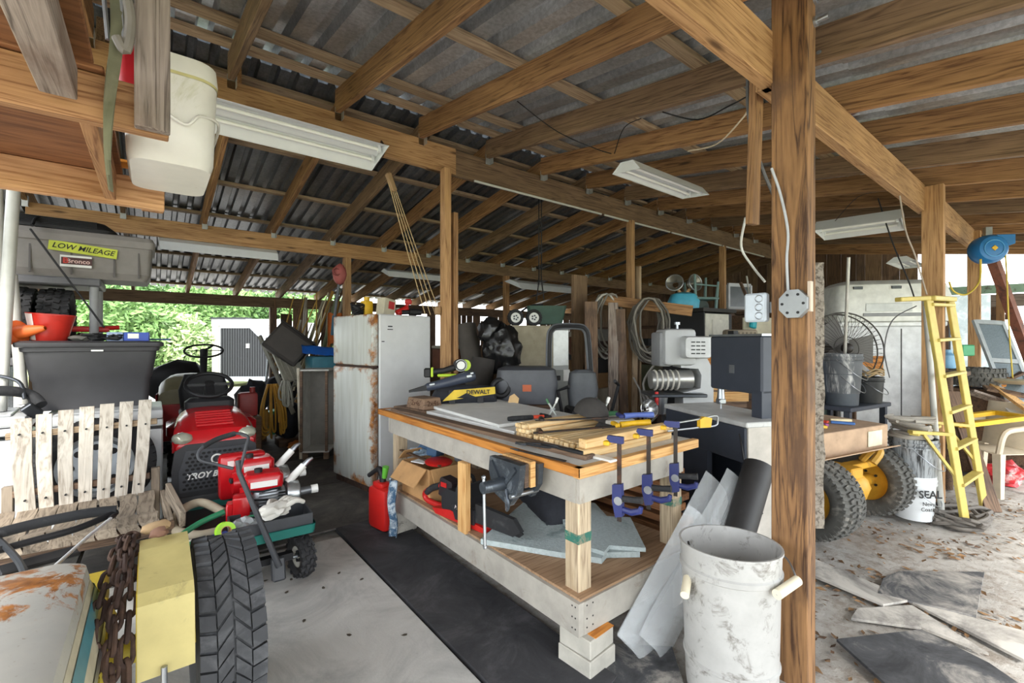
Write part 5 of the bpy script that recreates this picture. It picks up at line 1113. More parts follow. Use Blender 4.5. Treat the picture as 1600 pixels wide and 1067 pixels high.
# heap of poles, bin and cords left of the fridge
PO = [mat('#8d8672', .7), mat('#b7b0a0', .6), mat('#6f7a5a', .7), mat('#a5782e', .7), W_OLD, mat('#9aa0a2', .4, .7)]
heap = [((430, 690), (505, 470), 0), ((445, 700), (520, 455), 3), ((470, 700), (530, 450), 2), ((420, 690), (470, 500), 1), ((478, 705), (500, 480), 4), ((488, 700), (528, 470), 3), ((455, 690), (455, 520), 5), ((500, 705), (515, 460), 0), ((510, 700), (520, 480), 2), ((440, 680), (540, 445), 4), ((410, 670), (425, 500), 5), ((465, 690), (478, 465), 1), ((400, 660), (470, 495), 3), ((492, 690), (536, 465), 1)]
wn = ['olive grey', 'yellow ochre', 'mossy green', 'pale', 'dark brown', 'amber', 'metal', 'dull grey', 'dark green', 'brown diagonal', 'thin metal', 'light', 'slanted ochre', 'cream']
pos_w = ['leftmost crossing', 'beside the tilted bin', 'near the refrigerator', 'behind the tilted bin', 'upright in the middle', 'near the hanging trimmer', 'straight upright', 'tall', 'short', 'longest', 'far left', 'mid heap', 'low slanting', 'rearmost']
for i, (a, b, m) in enumerate(heap):
    d = 7.0+.16*i; g = at(a[0], a[1], d+.1); g.z = 0; e = at(b[0], b[1], d+.5)
    solo('pole', '%s pole %s in the heap left of the refrigerator' % (wn[i], pos_w[i]), 'pole', B().cyl(g, e, .02+.006*(i % 3), seg=8), PO[m] if m != 4 else mat('#5b4330', .8), group='poles heaped left of the refrigerator')
def frame_ladder(a, b, wdir, lab):
    t = thing('aluminium_ladder', lab, 'ladder', (0, 0, 0)); w = Vector(wdir)
    for s in (-1, 1): part(t, 'rail', B().bar(a+w*s, b+w*s, .03, .06), mat('#a9a79a', .5, .4))
    for k in range(1, 7): p = a.lerp(b, k/7); part(t, 'rung', B().cyl(p-w, p+w, .016, seg=8), mat('#a9a79a', .5, .4))
g = at(470, 640, 6.5); frame_ladder(g, at(418, 522, 6.8), (.12, .1, .03), 'dull aluminium ladder section slanting in the heap')
for k in range(5):
    a = at(448+7*k, 598-2*k, 6.3); b = at(418+8*k, 528+3*k, 6.6); solo('metal_channel', 'pale metal channel slanting below the tilted bin, %s of five' % ['first', 'second', 'third', 'fourth', 'last'][k], 'channel', B().bar(a, b, .05, .03), mat('#b3b0a2', .5, .4), group='slanting metal channels')
bn = thing('tilted_bin', 'dark brown-black rectangular bin tilted on top of the heap', 'bin', at(450, 540, 6.5), (R(-12), R(38), R(-20)))
part(bn, 'body', B().box((0, 0, 0), (.52, .3, .42), None, .02), mat('#37322e', .6)); part(bn, 'rim', B().box((0, 0, .215), (.56, .34, .03), None, .008), mat('#2a2624', .6)); part(bn, 'edge', B().box((0, -.152, .0), (.46, .01, .34), None, .004), mat('#453f3a', .6))
tarp = B().grid(lambda u, v: (-.28+.56*u, -.2+.4*v, .1*math.sin(PI*v)+.03*noise.noise(Vector((u*5, v*4, 1)))-.06*u), 16, 12, thick=.01)
solo('blue_tarp', 'bright blue folded tarp between heap and refrigerator', 'tarp', tarp, mat('#1f63c0', .5), at(505, 550, 6.5), R(-10)); solo('teal_tote', 'teal plastic tote under the blue tarp', 'tote', B().box((0, 0, .17), (.44, .4, .34), None, .03), mat('#3f7d8e', .55), at(507, 580, 6.55)-Vector((0, 0, .12))); 
g = at(507, 580, 6.55); solo('plank_crate', 'dark crate supporting the teal tote', 'crate', B().box((0, 0, (g.z-.13)/2), (.46, .42, g.z-.13)), W_DARK, (g.x, g.y, 0))
solo('orange_cloth', 'orange cloth hanging behind the blue tarp', 'cloth', B().grid(lambda u, v: (.2*u, .02*math.sin(u*12), -.45*v+.02*math.sin(u*9+v*5)), 10, 10, thick=.006), mat('#a8581e', .85), at(512, 490, 6.6))
def cord_bundle(c, h, w, m, lab, n=7, name='cord_bundle'):
    b = B(); rr = random.Random(lab)
    for i in range(n):
        x = rr.uniform(-w, w); y = rr.uniform(-.05, .05); hh = h*rr.uniform(.8, 1.1)
        b.tube(smooth_path([(x*.4, y, 0), (x, y-.02, -hh*.5), (x*1.1+.02, y, -hh), (x*.6+.05, y, -hh*1.02), (x*.5+.05, y+.02, -hh*.5), (x*.3+.02, y, 0)], 4), .012, 6)
    return solo(name, lab, 'cord', b, m, c)
cord_bundle(at(425, 600, 6.2), .62, .16, mat('#b08122', .6), 'yellow extension cord bundle hanging in the heap', 9); cord_bundle(at(446, 595, 6.15), .3, .08, mat('#a3a296', .7), 'grey cord bundle beside the yellow cords', 6); cord_bundle(at(412, 640, 6.2), .35, .1, mat('#8a641c', .6), 'darker yellow cord bundle low in the heap', 5)
g = on(438, 677); sk = B().lathe([(.02, .42), (.12, .4), (.17, .3), (.18, .12), (.15, .0), (0, 0)], 20)
solo('green_sack', 'green rounded float standing on the floor beside the cords', 'float', sk, mat('#128a5e', .5, var=.2), g, (R(0), R(-12), R(0)))
solo('orange_rope', 'small orange cord heap on the floor by the cabinet', 'cord', B().blob((0, 0, .06), (.1, .1, .07), 2, .4, 2, 3), mat('#c8742a', .6), on(461, 703))
cb2 = thing('open_cabinet', 'white open cabinet box standing on feet left of the refrigerator', 'cabinet', on(470, 722), R(-30))
part(cb2, 'side_panel', B().box((.0, .2, .62), (.02, .36, 1.02)), mat('#c4c3bc', .5, wear='#9a948a', wamt=.35)); part(cb2, 'back_panel', B().box((.16, .38, .62), (.3, .015, 1.0)), mat('#77736c', .6)); part(cb2, 'top', B().box((.16, .2, 1.14), (.34, .38, .02)), mat('#c4c3bc', .5)); part(cb2, 'bottom', B().box((.16, .2, .12), (.34, .38, .02)), mat('#c4c3bc', .5)); part(cb2, 'front_frame', B().bar((.0, .02, .12), (.0, .02, 1.13), .03, .03).bar((.3, .02, .12), (.3, .02, 1.13), .03, .03), W_OLD)
for x in (.03, .28): part(cb2, 'foot', B().box((x, .1, .055), (.06, .06, .11)), W_OLD)
solo('bent_pole', 'spotted white pole standing before the white cabinet', 'pole', B().cyl(on(470, 718), at(466, 575, 5.7), .02, seg=10), mat('#cfc6b2', .6, wear='#7a5a3a', wamt=.4, wscale=12))
for i, (px, py, d, r, lab) in enumerate(((395, 625, 6.8, (.22, .2, .3), 'black bag on the floor under the yellow cords'), (450, 655, 6.6, (.2, .2, .3), 'black sack behind the green float'), (510, 640, 6.6, (.25, .2, .5), 'black bag behind the white cabinet'), (440, 615, 7.9, (.3, .2, .35), 'large black sack in the middle of the heap'))):
    p = at(px, py, d); p.z = max(p.z, 0); zb = max(0, p.z-r[2])
    t = thing('black_sack', lab, 'sack', (p.x, p.y, 0)); part(t, 'bag', B().blob((0, 0, p.z), r, 3, .3, 1.8, i), BAGM)
    if zb > .02: part(t, 'stack', B().box((0, 0, zb/2+.02), (r[0]*1.5, r[1]*1.5, zb+.04), None, .02), W_DARK)
rr = random.Random(31)
for i in range(16):
    x0 = 425+rr.uniform(0, 95); d = 6.7+rr.uniform(0, .6); a = at(x0, 560+rr.uniform(0, 60), d); b = at(x0+rr.uniform(-15, 55), 455+rr.uniform(0, 60), d+.3)
    solo('thin_stick', ['ochre', 'olive', 'cream', 'brown'][i % 4]+' thin stick poking up from the heap, '+['left end', 'by the bin', 'behind the bin', 'near the tarp', 'beside the ladder section', 'right end', 'in the middle', 'at the back'][i//2]+(' upper' if i % 2 else ' lower'), 'stick', B().cyl(a, b, .012, .009, 6), [mat('#b08a3a', .7), mat('#7d7a52', .7), mat('#c9c0a2', .7), mat('#6a4a30', .8)][i % 4], (0, 0, 0), None, 'thin sticks in the heap')
# string trimmer hanging on the post behind the fridge
tm = thing('string_trimmer', 'string trimmer with faded red head hanging on the post', 'trimmer', (0, 0, 0))
p = at(531, 432, 5.9); q = at(522, 500, 6.0)
part(tm, 'shaft', B().cyl(p, q, .018), TOOLG); part(tm, 'head', B().blob(p+Vector((0, 0, .03)), (.09, .08, .14), 2, .1, 2), mat('#a85a56', .6)); part(tm, 'eyelet', B().tube(torus_pts(.045, 14, Matrix.Translation(p+Vector((-.06, -.06, .05))) @ Matrix.Rotation(R(80), 4, 'X')), .012, 6, True), mat('#8d4744', .6)); part(tm, 'grip', B().cyl(q.lerp(p, .1), q+(q-p)*.35, .03, .02), mat('#33566a', .6))
# pulley rope over the fridge
pr = thing('rope_pulley', 'rope and pulley tackle hanging from the ridge beam', 'pulley', (0, 0, 0))
a = at(597, 245, 3.9); b = at(684, 492, 4.25)
part(pr, 'hook', B().tube(smooth_path([at(594, 218, 3.95), at(600, 232, 3.9), a], 4), .012, 8), RUST); part(pr, 'block', B().box(a.lerp(b, .15), (.05, .05, .16), align(b-a) @ Matrix.Rotation(R(90), 4, 'Y'), .01), mat('#9a7d5a', .7))
ROPE = mat('#b39a72', .85)
for k in range(4): part(pr, 'rope', B().tube(wire(a.lerp(b, .12)+Vector((.014*k-.02, 0, 0)), b+Vector((.07*k-.13, .03*k, 0)), .01, 8), .0045, 6), ROPE)
part(pr, 'lower_block', B().box(b+Vector((0, 0, .04)), (.06, .04, .08), None, .01), mat('#9a7d5a', .7))

# ================================================================== CENTRE BACK
GM = mat('#6d7075', .45, var=.1); GMD = mat('#46484c', .5)
zt = thing('zero_turn_mower', 'dark mower with a tall grey roll frame behind the workbench', 'mower', (3.27, 3.22, 0), R(-34))
arch = smooth_path([(-.21, 0, .6), (-.205, 0, 1.1), (-.2, 0, 1.52), (-.17, 0, 1.62), (-.1, 0, 1.65), (.09, 0, 1.65), (.16, 0, 1.62), (.19, .0, 1.52), (.22, 0, 1.1), (.24, 0, .6)], 5)
part(zt, 'roll_frame', B().tube(arch, .033, 10), GM); part(zt, 'frame_pad', B().tube([p+Vector((0, -.028, 0)) for p in arch[3:-3]], .018, 8), BLACK)
part(zt, 'seat', B().loft([rrect(.13, .07, .06, .85), rrect(.145, .08, .06, 1.05), rrect(.125, .07, .06, 1.2), rrect(.07, .04, .03, 1.23)], m=Matrix.Translation((.09, -.2, 0))), mat('#55585c', .6)); part(zt, 'seat_base', B().box((.1, -.3, .82), (.36, .36, .14), None, .04), BLACK)
part(zt, 'body', B().box((.12, -.05, .5), (.56, .8, .45), None, .05), GMD); part(zt, 'lever', B().tube([(.32, -.3, .75), (.38, -.4, 1.1), (.3, -.55, 1.15)], .016, 8), BLACK); part(zt, 'lever', B().tube([(-.1, -.3, .7), (-.18, -.38, 1.05), (-.1, -.5, 1.1)], .016, 8), BLACK)
for x in (-.28, .5): tire_parts(zt, .26, .2, .13, 'block', mat('#aaa', .5) if False else STEEL, 18, True, None, (x, .05, .26), R(90))
db = thing('hopper_bin', 'dark grey moulded bin with orange badge behind the bench tools', 'bin', at(822, 619, 4.35), R(-38))
part(db, 'shell', B().loft([rrect(.27, .2, .08, -.05), rrect(.29, .22, .08, .12), rrect(.27, .2, .08, .26), rrect(.2, .14, .06, .285)]), mat('#4d4f55', .5, wear='#6d5d50', wamt=.35)); part(db, 'badge', B().box((.0, -.225, .1), (.08, .006, .06)), mat('#b5562c', .5)); part(db, 'hose_ring', B().tube(torus_pts(.075, 20, Matrix.Translation((-.24, -.2, .1)) @ Matrix.Rotation(R(80), 4, 'X')), .025, 8, True), BLACK)
part(db, 'stand', B().box((0, 0, -db.location.z/2-.03), (.45, .34, db.location.z-.06)), W_DARK)
gc = thing('grey_cabinet', 'tall grey metal cabinet draped with a tan cover', 'cabinet', (3.55, 4.15, 0), R(-14))
part(gc, 'body', B().box((.15, .3, .83), (.8, .6, 1.66), None, .02), mat('#a9aba8', .45, var=.1)); part(gc, 'cover', B().loft([rrect(.30, .02, .01, 1.16), rrect(.30, .025, .01, 1.69)], m=Matrix.Translation((.0, -.02, 0))).box((.0, .2, 1.675), (.6, .5, .03), None, .01), mat('#a39a84', .85, wear='#8a806c', wamt=.4)); part(gc, 'door', B().box((.42, -.005, 1.42), (.22, .02, .44), None, .004), mat('#c2c4c3', .35, .4)); part(gc, 'lower_panel', B().box((.42, -.005, .9), (.22, .02, .5), None, .004), mat('#8f918d', .5)); part(gc, 'notice', B().box((.5, -.018, 1.08), (.09, .004, .14)), WHITE); part(gc, 'latch', B().box((.38, -.02, 1.05), (.06, .02, .06), None, .006), BLACK)
sd = thing('seed_spreader', 'green spreader with white wheels upside on the tan cabinet', 'spreader', gc.matrix_world @ Vector((.12, .1, 1.692)), R(-38))
part(sd, 'hopper', B().loft([rrect(.19, .13, .04, .02), rrect(.24, .17, .04, .24)], smooth=False, m=Matrix.Translation((.14, .05, 0))), mat('#2d4a3e', .5))
for x in (-.24, -.02): tire_parts(sd, .095, .05, .06, 'block', WHITE, 18, True, None, (x, -.12, .095), R(10))
part(sd, 'handle', B().tube(smooth_path([(-.2, -.05, .15), (-.05, 0, .25), (.1, 0, .26)], 4), .012, 8), BLACK)
for k, (p0, p1) in enumerate((((842, 404), (838, 470)), ((846, 404), (850, 468)))):
    a = at(*p0, 5.6); b = at(*p1, 5.4); solo('hanging_cable', 'dark cable hanging above the green spreader, %s strand' % ('left' if k == 0 else 'right'), 'cable', B().tube(smooth_path([Vector((a.x, a.y, zr(a.y))), a, a.lerp(b, .5)+Vector((.02*(1-2*k), 0, 0)), b], 5), .008, 6), BLACK)
tbag = B().blob((0, 0, 0), (.21, .2, .29), 4, .16, 3.4, 11)
t = thing('trash_bag', 'shiny black trash bag heaped left of the tan cabinet', 'bag', at(785, 548, 4.9), None); part(t, 'bag', tbag, mat('#1b1b1c', .25, var=.2, bump=.8, scale=14)); part(t, 'knot', B().blob((-.1, .05, .2), (.16, .1, .16), 3, .3, 2, 5), mat('#1b1b1c', .25)); part(t, 'stack', B().box((0, 0, -t.location.z/2-.12), (.26, .3, t.location.z-.24), None, .02), W_DARK)
solo('foam_roll', 'dark rolled mat leaning left of the trash bag', 'roll', B().cyl(at(750, 640, 4.9), at(728, 508, 5.1), .115, .11, 20), mat('#4a4540', .85)); solo('foam_roll', 'shorter dark roll below the trash bag', 'roll', B().cyl(at(742, 640, 4.7), at(756, 560, 4.75), .13, .12, 20), mat('#3c3835', .85))
t = thing('roll_stand', 'dark low crate under the rolled mats', 'crate', at(745, 640, 4.85)); g = t.location.copy(); t.location.z = 0; part(t, 'box', B().box((0, 0, g.z/2), (.28, .3, max(.1, g.z)), None, .01), W_DARK)
HC = mat('#807b72', .7); HC2 = mat('#544f48', .7); HC3 = mat('#68645d', .6)
def coil(c, r, h, n, m, lab, wd=.16, yaw=-40, seed=1):
    rr = random.Random(seed); t = thing('hose_coil', lab, 'hose', c, R(yaw), 'hose coils hung on the ridge post')
    for i in range(n):
        x = -wd/2+wd*i/(n-1); k = rr.uniform(.85, 1.1)
        sx_ = rr.uniform(-.05, .05); pts = [(sx_+(r*k*rr.uniform(.94, 1.06))*math.cos(a)*(1+.12*math.sin(a)), x*.8, -h*k+h*k*math.sin(a)+(.02 if math.sin(a) > .9 else 0)) for a in [2*PI*j/20 for j in range(20)]]
        pts = [(p[0]+rr.uniform(-.01, .01), p[1], p[2]) for p in pts]
        part(t, 'loop', B().tube(pts, .0135, 6, True), m[i % len(m)])
    return t
coil(at(1012, 470, 5.75), .2, .36, 16, [HC, HC2, HC3], 'thick grey hose coil hanging on the wooden arm', .42, -38, 4)
coil(at(948, 462, 5.9), .17, .38, 6, [HC, mat('#b5b2aa', .6), HC3], 'thinner pale hose coil left of the ridge post', .14, -30, 8)
beam('coil_beam', 'wooden arm carrying the thick hose coil', 'arm', at(940, 468, 5.95), at(1082, 486, 5.55), .05, .13, W_RAFT)
for i, (px, w, z, mm, ln) in enumerate(((958, .12, 1.98, W_GREY, 5), (978, .11, 1.9, W_OLD, -4), (925, .16, 2.0, W_OLD, 3), (990, .07, 1.5, W_PURL, 8), (970, .09, 1.3, W_PURL, -6))):
    a = at(px, 533, 5.55+.05*i); beam('leaning_plank', ['grey plank leaning before the ridge post', 'brown plank beside the grey plank', 'wide old plank under the thin hose coil', 'short pale plank right of the ridge post', 'pale short plank in front of the grey one'][i], 'plank', (a.x, a.y, 0), (a.x+.012*ln, a.y+.05, z), .03, w, mm, up=(1, -.8, 0))
# grey saw machine
MC = mat('#b4b6b8', .4, var=.06); MCD = mat('#8d8f92', .45)
ms = thing('milling_saw', 'light grey benchtop saw machine with slotted motor cover', 'machine', at(1058, 648, 4.3), R(-38)); zb = ms.location.z
part(ms, 'head', B().box((-.02, 0, .64), (.3, .3, .34), None, .04), MC); part(ms, 'head_back', B().box((-.14, .03, .62), (.12, .26, .32), None, .02), MCD)
part(ms, 'motor_cover', B().loft([rrect(.13, .10, .03, 0), rrect(.13, .1, .03, .06), rrect(.115, .09, .03, .1)], m=Matrix(((1, 0, 0, .1), (0, 0, -1, -.15), (0, 1, 0, .64), (0, 0, 0, 1)))), mat('#c6c8ca', .4))
sl_ = B()
for r in range(4):
    for c in range(3): sl_.box((.05+c*.045, -.252, .585+r*.034), (.034, .006, .01))
part(ms, 'slots', sl_, BLACK, kind='stuff'); part(ms, 'knob', B().cyl((.0, 0, .81), (0, 0, .85), .012).cyl((0, 0, .85), (0, 0, .875), .028), STEEL)
part(ms, 'column', B().prism([(.02, 0), (.3, 0), (.3, .42), (.24, .54), (.0, .52), (.0, .45), (.16, .44), (.19, .38), (.18, .26), (.02, .22)], .22, Matrix(((1, 0, 0, 0), (0, 0, -1, .12), (0, 1, 0, 0), (0, 0, 0, 1)))), MC)
part(ms, 'drum', B().cyl((-.26, -.02, .33), (.12, -.02, .34), .085, .09, 20), mat('#a6a6a4', .3, .7))
for k in range(5): part(ms, 'drum_ring', B().tube(torus_pts(.09, 18, Matrix.Translation((-.22+.05*k, -.02, .331)) @ Matrix.Rotation(R(90), 4, 'Y')), .009, 6, True), mat('#c9c4ba', .5))
part(ms, 'table', B().box((-.06, -.06, .205), (.5, .34, .03), None, .006), DSTEEL); part(ms, 'chuck', B().cyl((-.2, -.12, .03), (-.2, -.12, .2), .05, .07, 16), STEEL)
part(ms, 'stand', B().box((.1, 0, -zb/2), (.4, .3, zb), None, .01), GMD); part(ms, 'stand_door', B().box((.0, -.155, -.22), (.18, .012, .36), None, .004), mat('#55575b', .4))
solo('cable_tangle', 'tangle of grey cables under the grey saw machine', 'cable', B().tube(smooth_path([at(1030, 560, 4.6), at(1005, 600, 4.5), at(1025, 640, 4.3), at(1045, 655, 4.15), at(1020, 690, 4.2)], 5), .012, 6).tube(smooth_path([at(1000, 610, 4.6), at(1010, 660, 4.4), at(1035, 640, 4.2)], 5), .01, 6).tube(smooth_path([at(990, 590, 4.7), at(1012, 640, 4.5), at(1000, 690, 4.4)], 5), .01, 6), mat('#8d8a84', .6))
solo('chrome_reflector', 'shiny crumpled reflector lamp below the grey saw', 'lamp', B().lathe([(.02, 0), (.05, .02), (.08, .07), (.085, .09), (.08, .088), (.045, .02), (.015, .004)], 18), mat('#c8c9ca', .15, .9), at(1007, 640, 4.1), (R(75), R(20), R(-30)))
solo('red_screwdriver', 'red handled tool hanging near the grey saw', 'tool', B().cyl((0, 0, 0), (0, 0, -.12), .016).cyl((0, 0, -.12), (0, 0, -.22), .005), RED, at(1026, 612, 4.1))
# band saw on dark stand (right of the bench)
NAV = mat('#3d424d', .5, var=.1); TAB = mat('#c6c7c5', .45, wear='#9d9c98', wamt=.35)
bd = thing('band_saw', 'dark blue-grey band saw on a stand with pale table', 'band saw', (2.98, 1.36, 0), R(-24))
part(bd, 'table', B().box((.22, .44, .965), (.46, .92, .035), None, .006), TAB); part(bd, 'apron', B().box((.01, .44, .83), (.03, .88, .23), None, .004), NAV); part(bd, 'side_panel', B().box((.22, .0, .48), (.42, .025, .94)), mat('#b7b1a8', .6)); part(bd, 'back_panel', B().box((.42, .44, .48), (.02, .86, .92)), NAV)
part(bd, 'far_panel', B().box((.22, .88, .48), (.42, .02, .94)), NAV); part(bd, 'corner_leg', B().box((.02, .02, .36), (.04, .04, .72)), NAV); part(bd, 'corner_leg', B().box((.02, .62, .36), (.04, .5, .72)), NAV); part(bd, 'inner_pipe', B().cyl((.2, .5, .0), (.25, .2, .7), .03), mat('#9aa0a6', .4, .5))
part(bd, 'frame', B().prism([(.03, .38), (.56, .38), (.56, .98-.0), (.40, .0+.98), (.40, .98)], .01), NAV) if False else None
part(bd, 'upper_housing', B().box((.26, .34, 1.34), (.12, .52, .40), None, .012), NAV); part(bd, 'column', B().box((.26, .125, 1.07), (.12, .09, .19)), NAV)
part(bd, 'housing_trim', B().box((.26, .34, 1.545), (.13, .53, .015)), STEEL); part(bd, 'catch', B().box((.26, .42, 1.565), (.04, .06, .03)), BLACK); part(bd, 'badge', B().box((.198, .36, 1.3), (.004, .05, .06)), STEEL)
part(bd, 'blade_guide', B().cyl((.26, .55, 1.06), (.26, .55, 1.16), .03, .02).box((.245, .55, 1.19), (.05, .07, .03), None, .008).box((.26, .55, 1.04), (.06, .05, .04), None, .006), STEEL); part(bd, 'blade', B().box((.26, .55, 1.02), (.012, .003, .09)), STEEL)
part(bd, 'fence', B().tube([(.38, .03, .99), (.30, .05, 1.08), (.32, .07, 1.08), (.40, .05, .99)], .008, 6, True), STEEL); part(bd, 'cord', B().tube(smooth_path([(.0, .05, .9), (-.02, -.02, .7), (.02, -.03, .5), (.1, -.03, .4)], 5), .007, 6), BLACK)
# cabinets and clutter farther back
bc = thing('black_cabinet', 'black cabinet with cream side panel in the rear', 'cabinet', gnd(1108, 6.2), R(-8))
part(bc, 'body', B().box((-.1, .35, .95), (.02, .7, 1.9)).box((.22, .35, .95), (.6, .66, 1.88)), mat('#26262a', .5)); part(bc, 'top', B().box((.2, .35, 1.93), (.72, .76, .05)), mat('#2b2825', .6)); part(bc, 'door', B().box((.16, -.0, .95), (.5, .03, 1.86), None, .004), mat('#d6d3c6', .5)); part(bc, 'door_moulding', B().box((.22, -.018, 1.55), (.36, .012, .5), None, .004).box((.22, -.018, .6), (.36, .012, .8), None, .004), mat('#dedbd0', .5)); part(bc, 'hinge', B().box((-.09, -.02, 1.35), (.03, .02, .06)), STEEL)
ZB = 1.957
p = bc.matrix_world @ Vector((-.0, .42, ZB))
bf = thing('twin_lamp', 'blue drum with two wire lamp heads on the black cabinet', 'lamp', p, R(-40))
part(bf, 'drum', B().loft([rrect(.2, .14, .1, 0), rrect(.21, .15, .1, .12), rrect(.17, .12, .1, .22), rrect(.08, .05, .03, .25)]), mat('#4fb0cf', .4, var=.15))
for s in (-1, 1):
    c = Matrix.Translation((s*.13, -.02, .38)) @ Matrix.Rotation(R(80), 4, 'X') @ Matrix.Rotation(R(s*25), 4, 'Y')
    hd = part(bf, 'lamp_head', B().lathe([(.04, -.08), (.09, -.03), (.115, .03), (.12, .035), (.105, .03), (.05, -.05)], 20, c), mat('#8a8780', .35, .6)); part(hd, 'guard', B().tube(torus_pts(.118, 20, c, .045), .008, 6, True).tube([c @ Vector((-.115, 0, .045)), c @ Vector((.115, 0, .045))], .004, 5), STEEL)
    part(bf, 'stalk', B().cyl((s*.02, 0, .22), (s*.11, 0, .32), .02), mat('#c9a27a', .5))
TCH = mat('#6f8a88', .6)
uc = thing('upturned_chair', 'grey-green chair upturned on the black cabinet', 'chair', bc.matrix_world @ Vector((.28, .35, ZB)), R(-30))
for x, y, hh in ((-.16, -.14, .5), (.17, -.14, .4), (-.14, .16, .42), (.17, .16, .5)): part(uc, 'leg', B().tube([(x*.9, y, .0), (x, y, .2), (x*1.1, y*1.05, hh)], [.022, .022, .016], 8), TCH)
part(uc, 'seat', B().box((0, 0, .16), (.38, .36, .035), None, .012), TCH); part(uc, 'stretcher', B().cyl((-.16, -.14, .36), (.17, -.14, .34), .012), TCH); part(uc, 'carving', B().blob((-.0, .0, .07), (.13, .02, .08), 2, .4, 3), mat('#4a5654', .6))
cs2 = thing('folding_stool', 'dark wooden stool upturned right of the chair', 'stool', at(1168, 482, 7.3), R(20))
for s in (-1, 1): part(cs2, 'leg', lumber(None, 'x', (0, 0, 0), (1, 0, 0), .04, .04, W_DARK).data if False else B().bar((s*.12, -.1, -.1), (s*.02, .1, .42), .035, .035), W_OLD)
part(cs2, 'seat', B().box((0, 0, -.08), (.4, .34, .05), None, .01), W_DARK); part(cs2, 'brace', B().cyl((-.16, 0, .5), (.12, -.05, -.05), .012), PVC); part(cs2, 'stack', B().box((0, 0, -1.02), (.5, .4, 1.8)), W_DARK)
wf = thing('window_frame_stack', 'white window sashes stacked at the rear', 'window sash', at(1155, 482, 8.2), R(-20)); part(wf, 'frame', B().bar((-.25, 0, 0), (.25, 0, 0), .04, .06).bar((-.25, 0, .42), (.25, 0, .42), .04, .06).bar((-.25, 0, 0), (-.25, 0, .42), .04, .06).bar((.25, 0, 0), (.25, 0, .42), .04, .06), TLW); part(wf, 'pane', B().box((0, 0, .21), (.46, .006, .38)), mat('#5c6468', .2)); part(wf, 'stack', B().box((0, .1, -.95), (.6, .4, 1.85)), W_OLD)
cu = thing('striped_cushion', 'ribbed tan suitcase standing behind the band saw', 'suitcase', at(1156, 560, 5.2), R(-36)); part(cu, 'shell', B().box((0, 0, .1), (.36, .14, .46), None, .03), mat('#8a7f6e', .7))
for k in range(7): part(cu, 'rib', B().box((-.14+k*.046, -.072, .12), (.012, .008, .36)), mat('#6d6457', .7))
part(cu, 'stack', B().box((0, 0, -.72), (.5, .3, 1.16)), W_DARK)
solo('cream_board', 'cream board behind the ribbed suitcase', 'board', B().box((0, 0, .4), (.5, .02, 1.5)), CREAM, at(1190, 560, 5.6)-Vector((0, 0, .65)), R(-30)); solo('teal_scrap', 'small bright teal plastic piece above the suitcase', 'scrap', B().box((0, 0, 0), (.1, .06, .16), (0, R(10), 0), .02), mat('#1fa3b0', .5), at(1177, 503, 5.5))
wbx = thing('wooden_crate', 'pale wooden crate behind the band saw', 'crate', at(1110, 602, 5.0), R(-36))
for k in range(3): part(wbx, 'slat', B().box((0, -.2, -.1+.12*k), (.62, .02, .1)), W_NEW)
part(wbx, 'box', B().box((0, 0, -.05), (.6, .38, .34)), W_OLD); part(wbx, 'support', B().box((0, 0, -.6), (.5, .3, .78)), W_DARK)
# rear clutter: shelves with boxes fill the dark back
rr = random.Random(21)
cols = ['dark brown', 'faded tan', 'dusty grey', 'reddish brown', 'black', 'olive', 'pale', 'rusty']
cm = [W_DARK, CARD2, mat('#77736c', .7), mat('#7a4a34', .7), BLACK, mat('#5d5f48', .7), mat('#b5ae9e', .7), RUST]
spots = [(2.9, 7.6), (3.6, 7.9), (4.4, 7.4), (5.2, 8.2), (6.0, 7.2), (6.6, 8.4), (7.3, 6.6), (8.0, 7.6), (8.6, 6.0), (9.2, 7.0), (6.2, 5.4), (7.0, 5.0), (7.9, 5.2), (9.0, 4.6), (9.8, 5.4), (9.6, 3.6), (2.75, 9.2), (9.9, 8.2)]
near = ['behind the refrigerator', 'behind the thin post', 'right of the thin post', 'by the rear wall', 'behind the wide plank', 'near the rear corner', 'behind the hose coils', 'deep in the rear', 'behind the blue drum', 'by the back wall', 'behind the leaning planks', 'left of the black cabinet', 'far behind the black cabinet', 'behind the upturned chair', 'at the back wall', 'right of the far ridge post', 'beside the pole heap', 'in the rear corner']
for i, (u, v) in enumerate(spots):
    h = rr.uniform(.9, 1.75); w = rr.uniform(.5, .85); k = rr.randrange(8)
    t = thing('stacked_crate', '%s stack of boxes %s' % (cols[k], near[i]), 'boxes', (u, v, 0), R(rr.uniform(-25, 25)))
    z = 0; j = 0
    while z < h:
        hh = min(rr.uniform(.25, .6), h-z+.05); part(t, 'box', B().box((rr.uniform(-.05, .05), rr.uniform(-.05, .05), z+hh/2), (w*rr.uniform(.7, 1), w*rr.uniform(.6, .9), hh), R(rr.uniform(-10, 10)), .01), cm[(k+j*3) % 8]); z += hh; j += 1
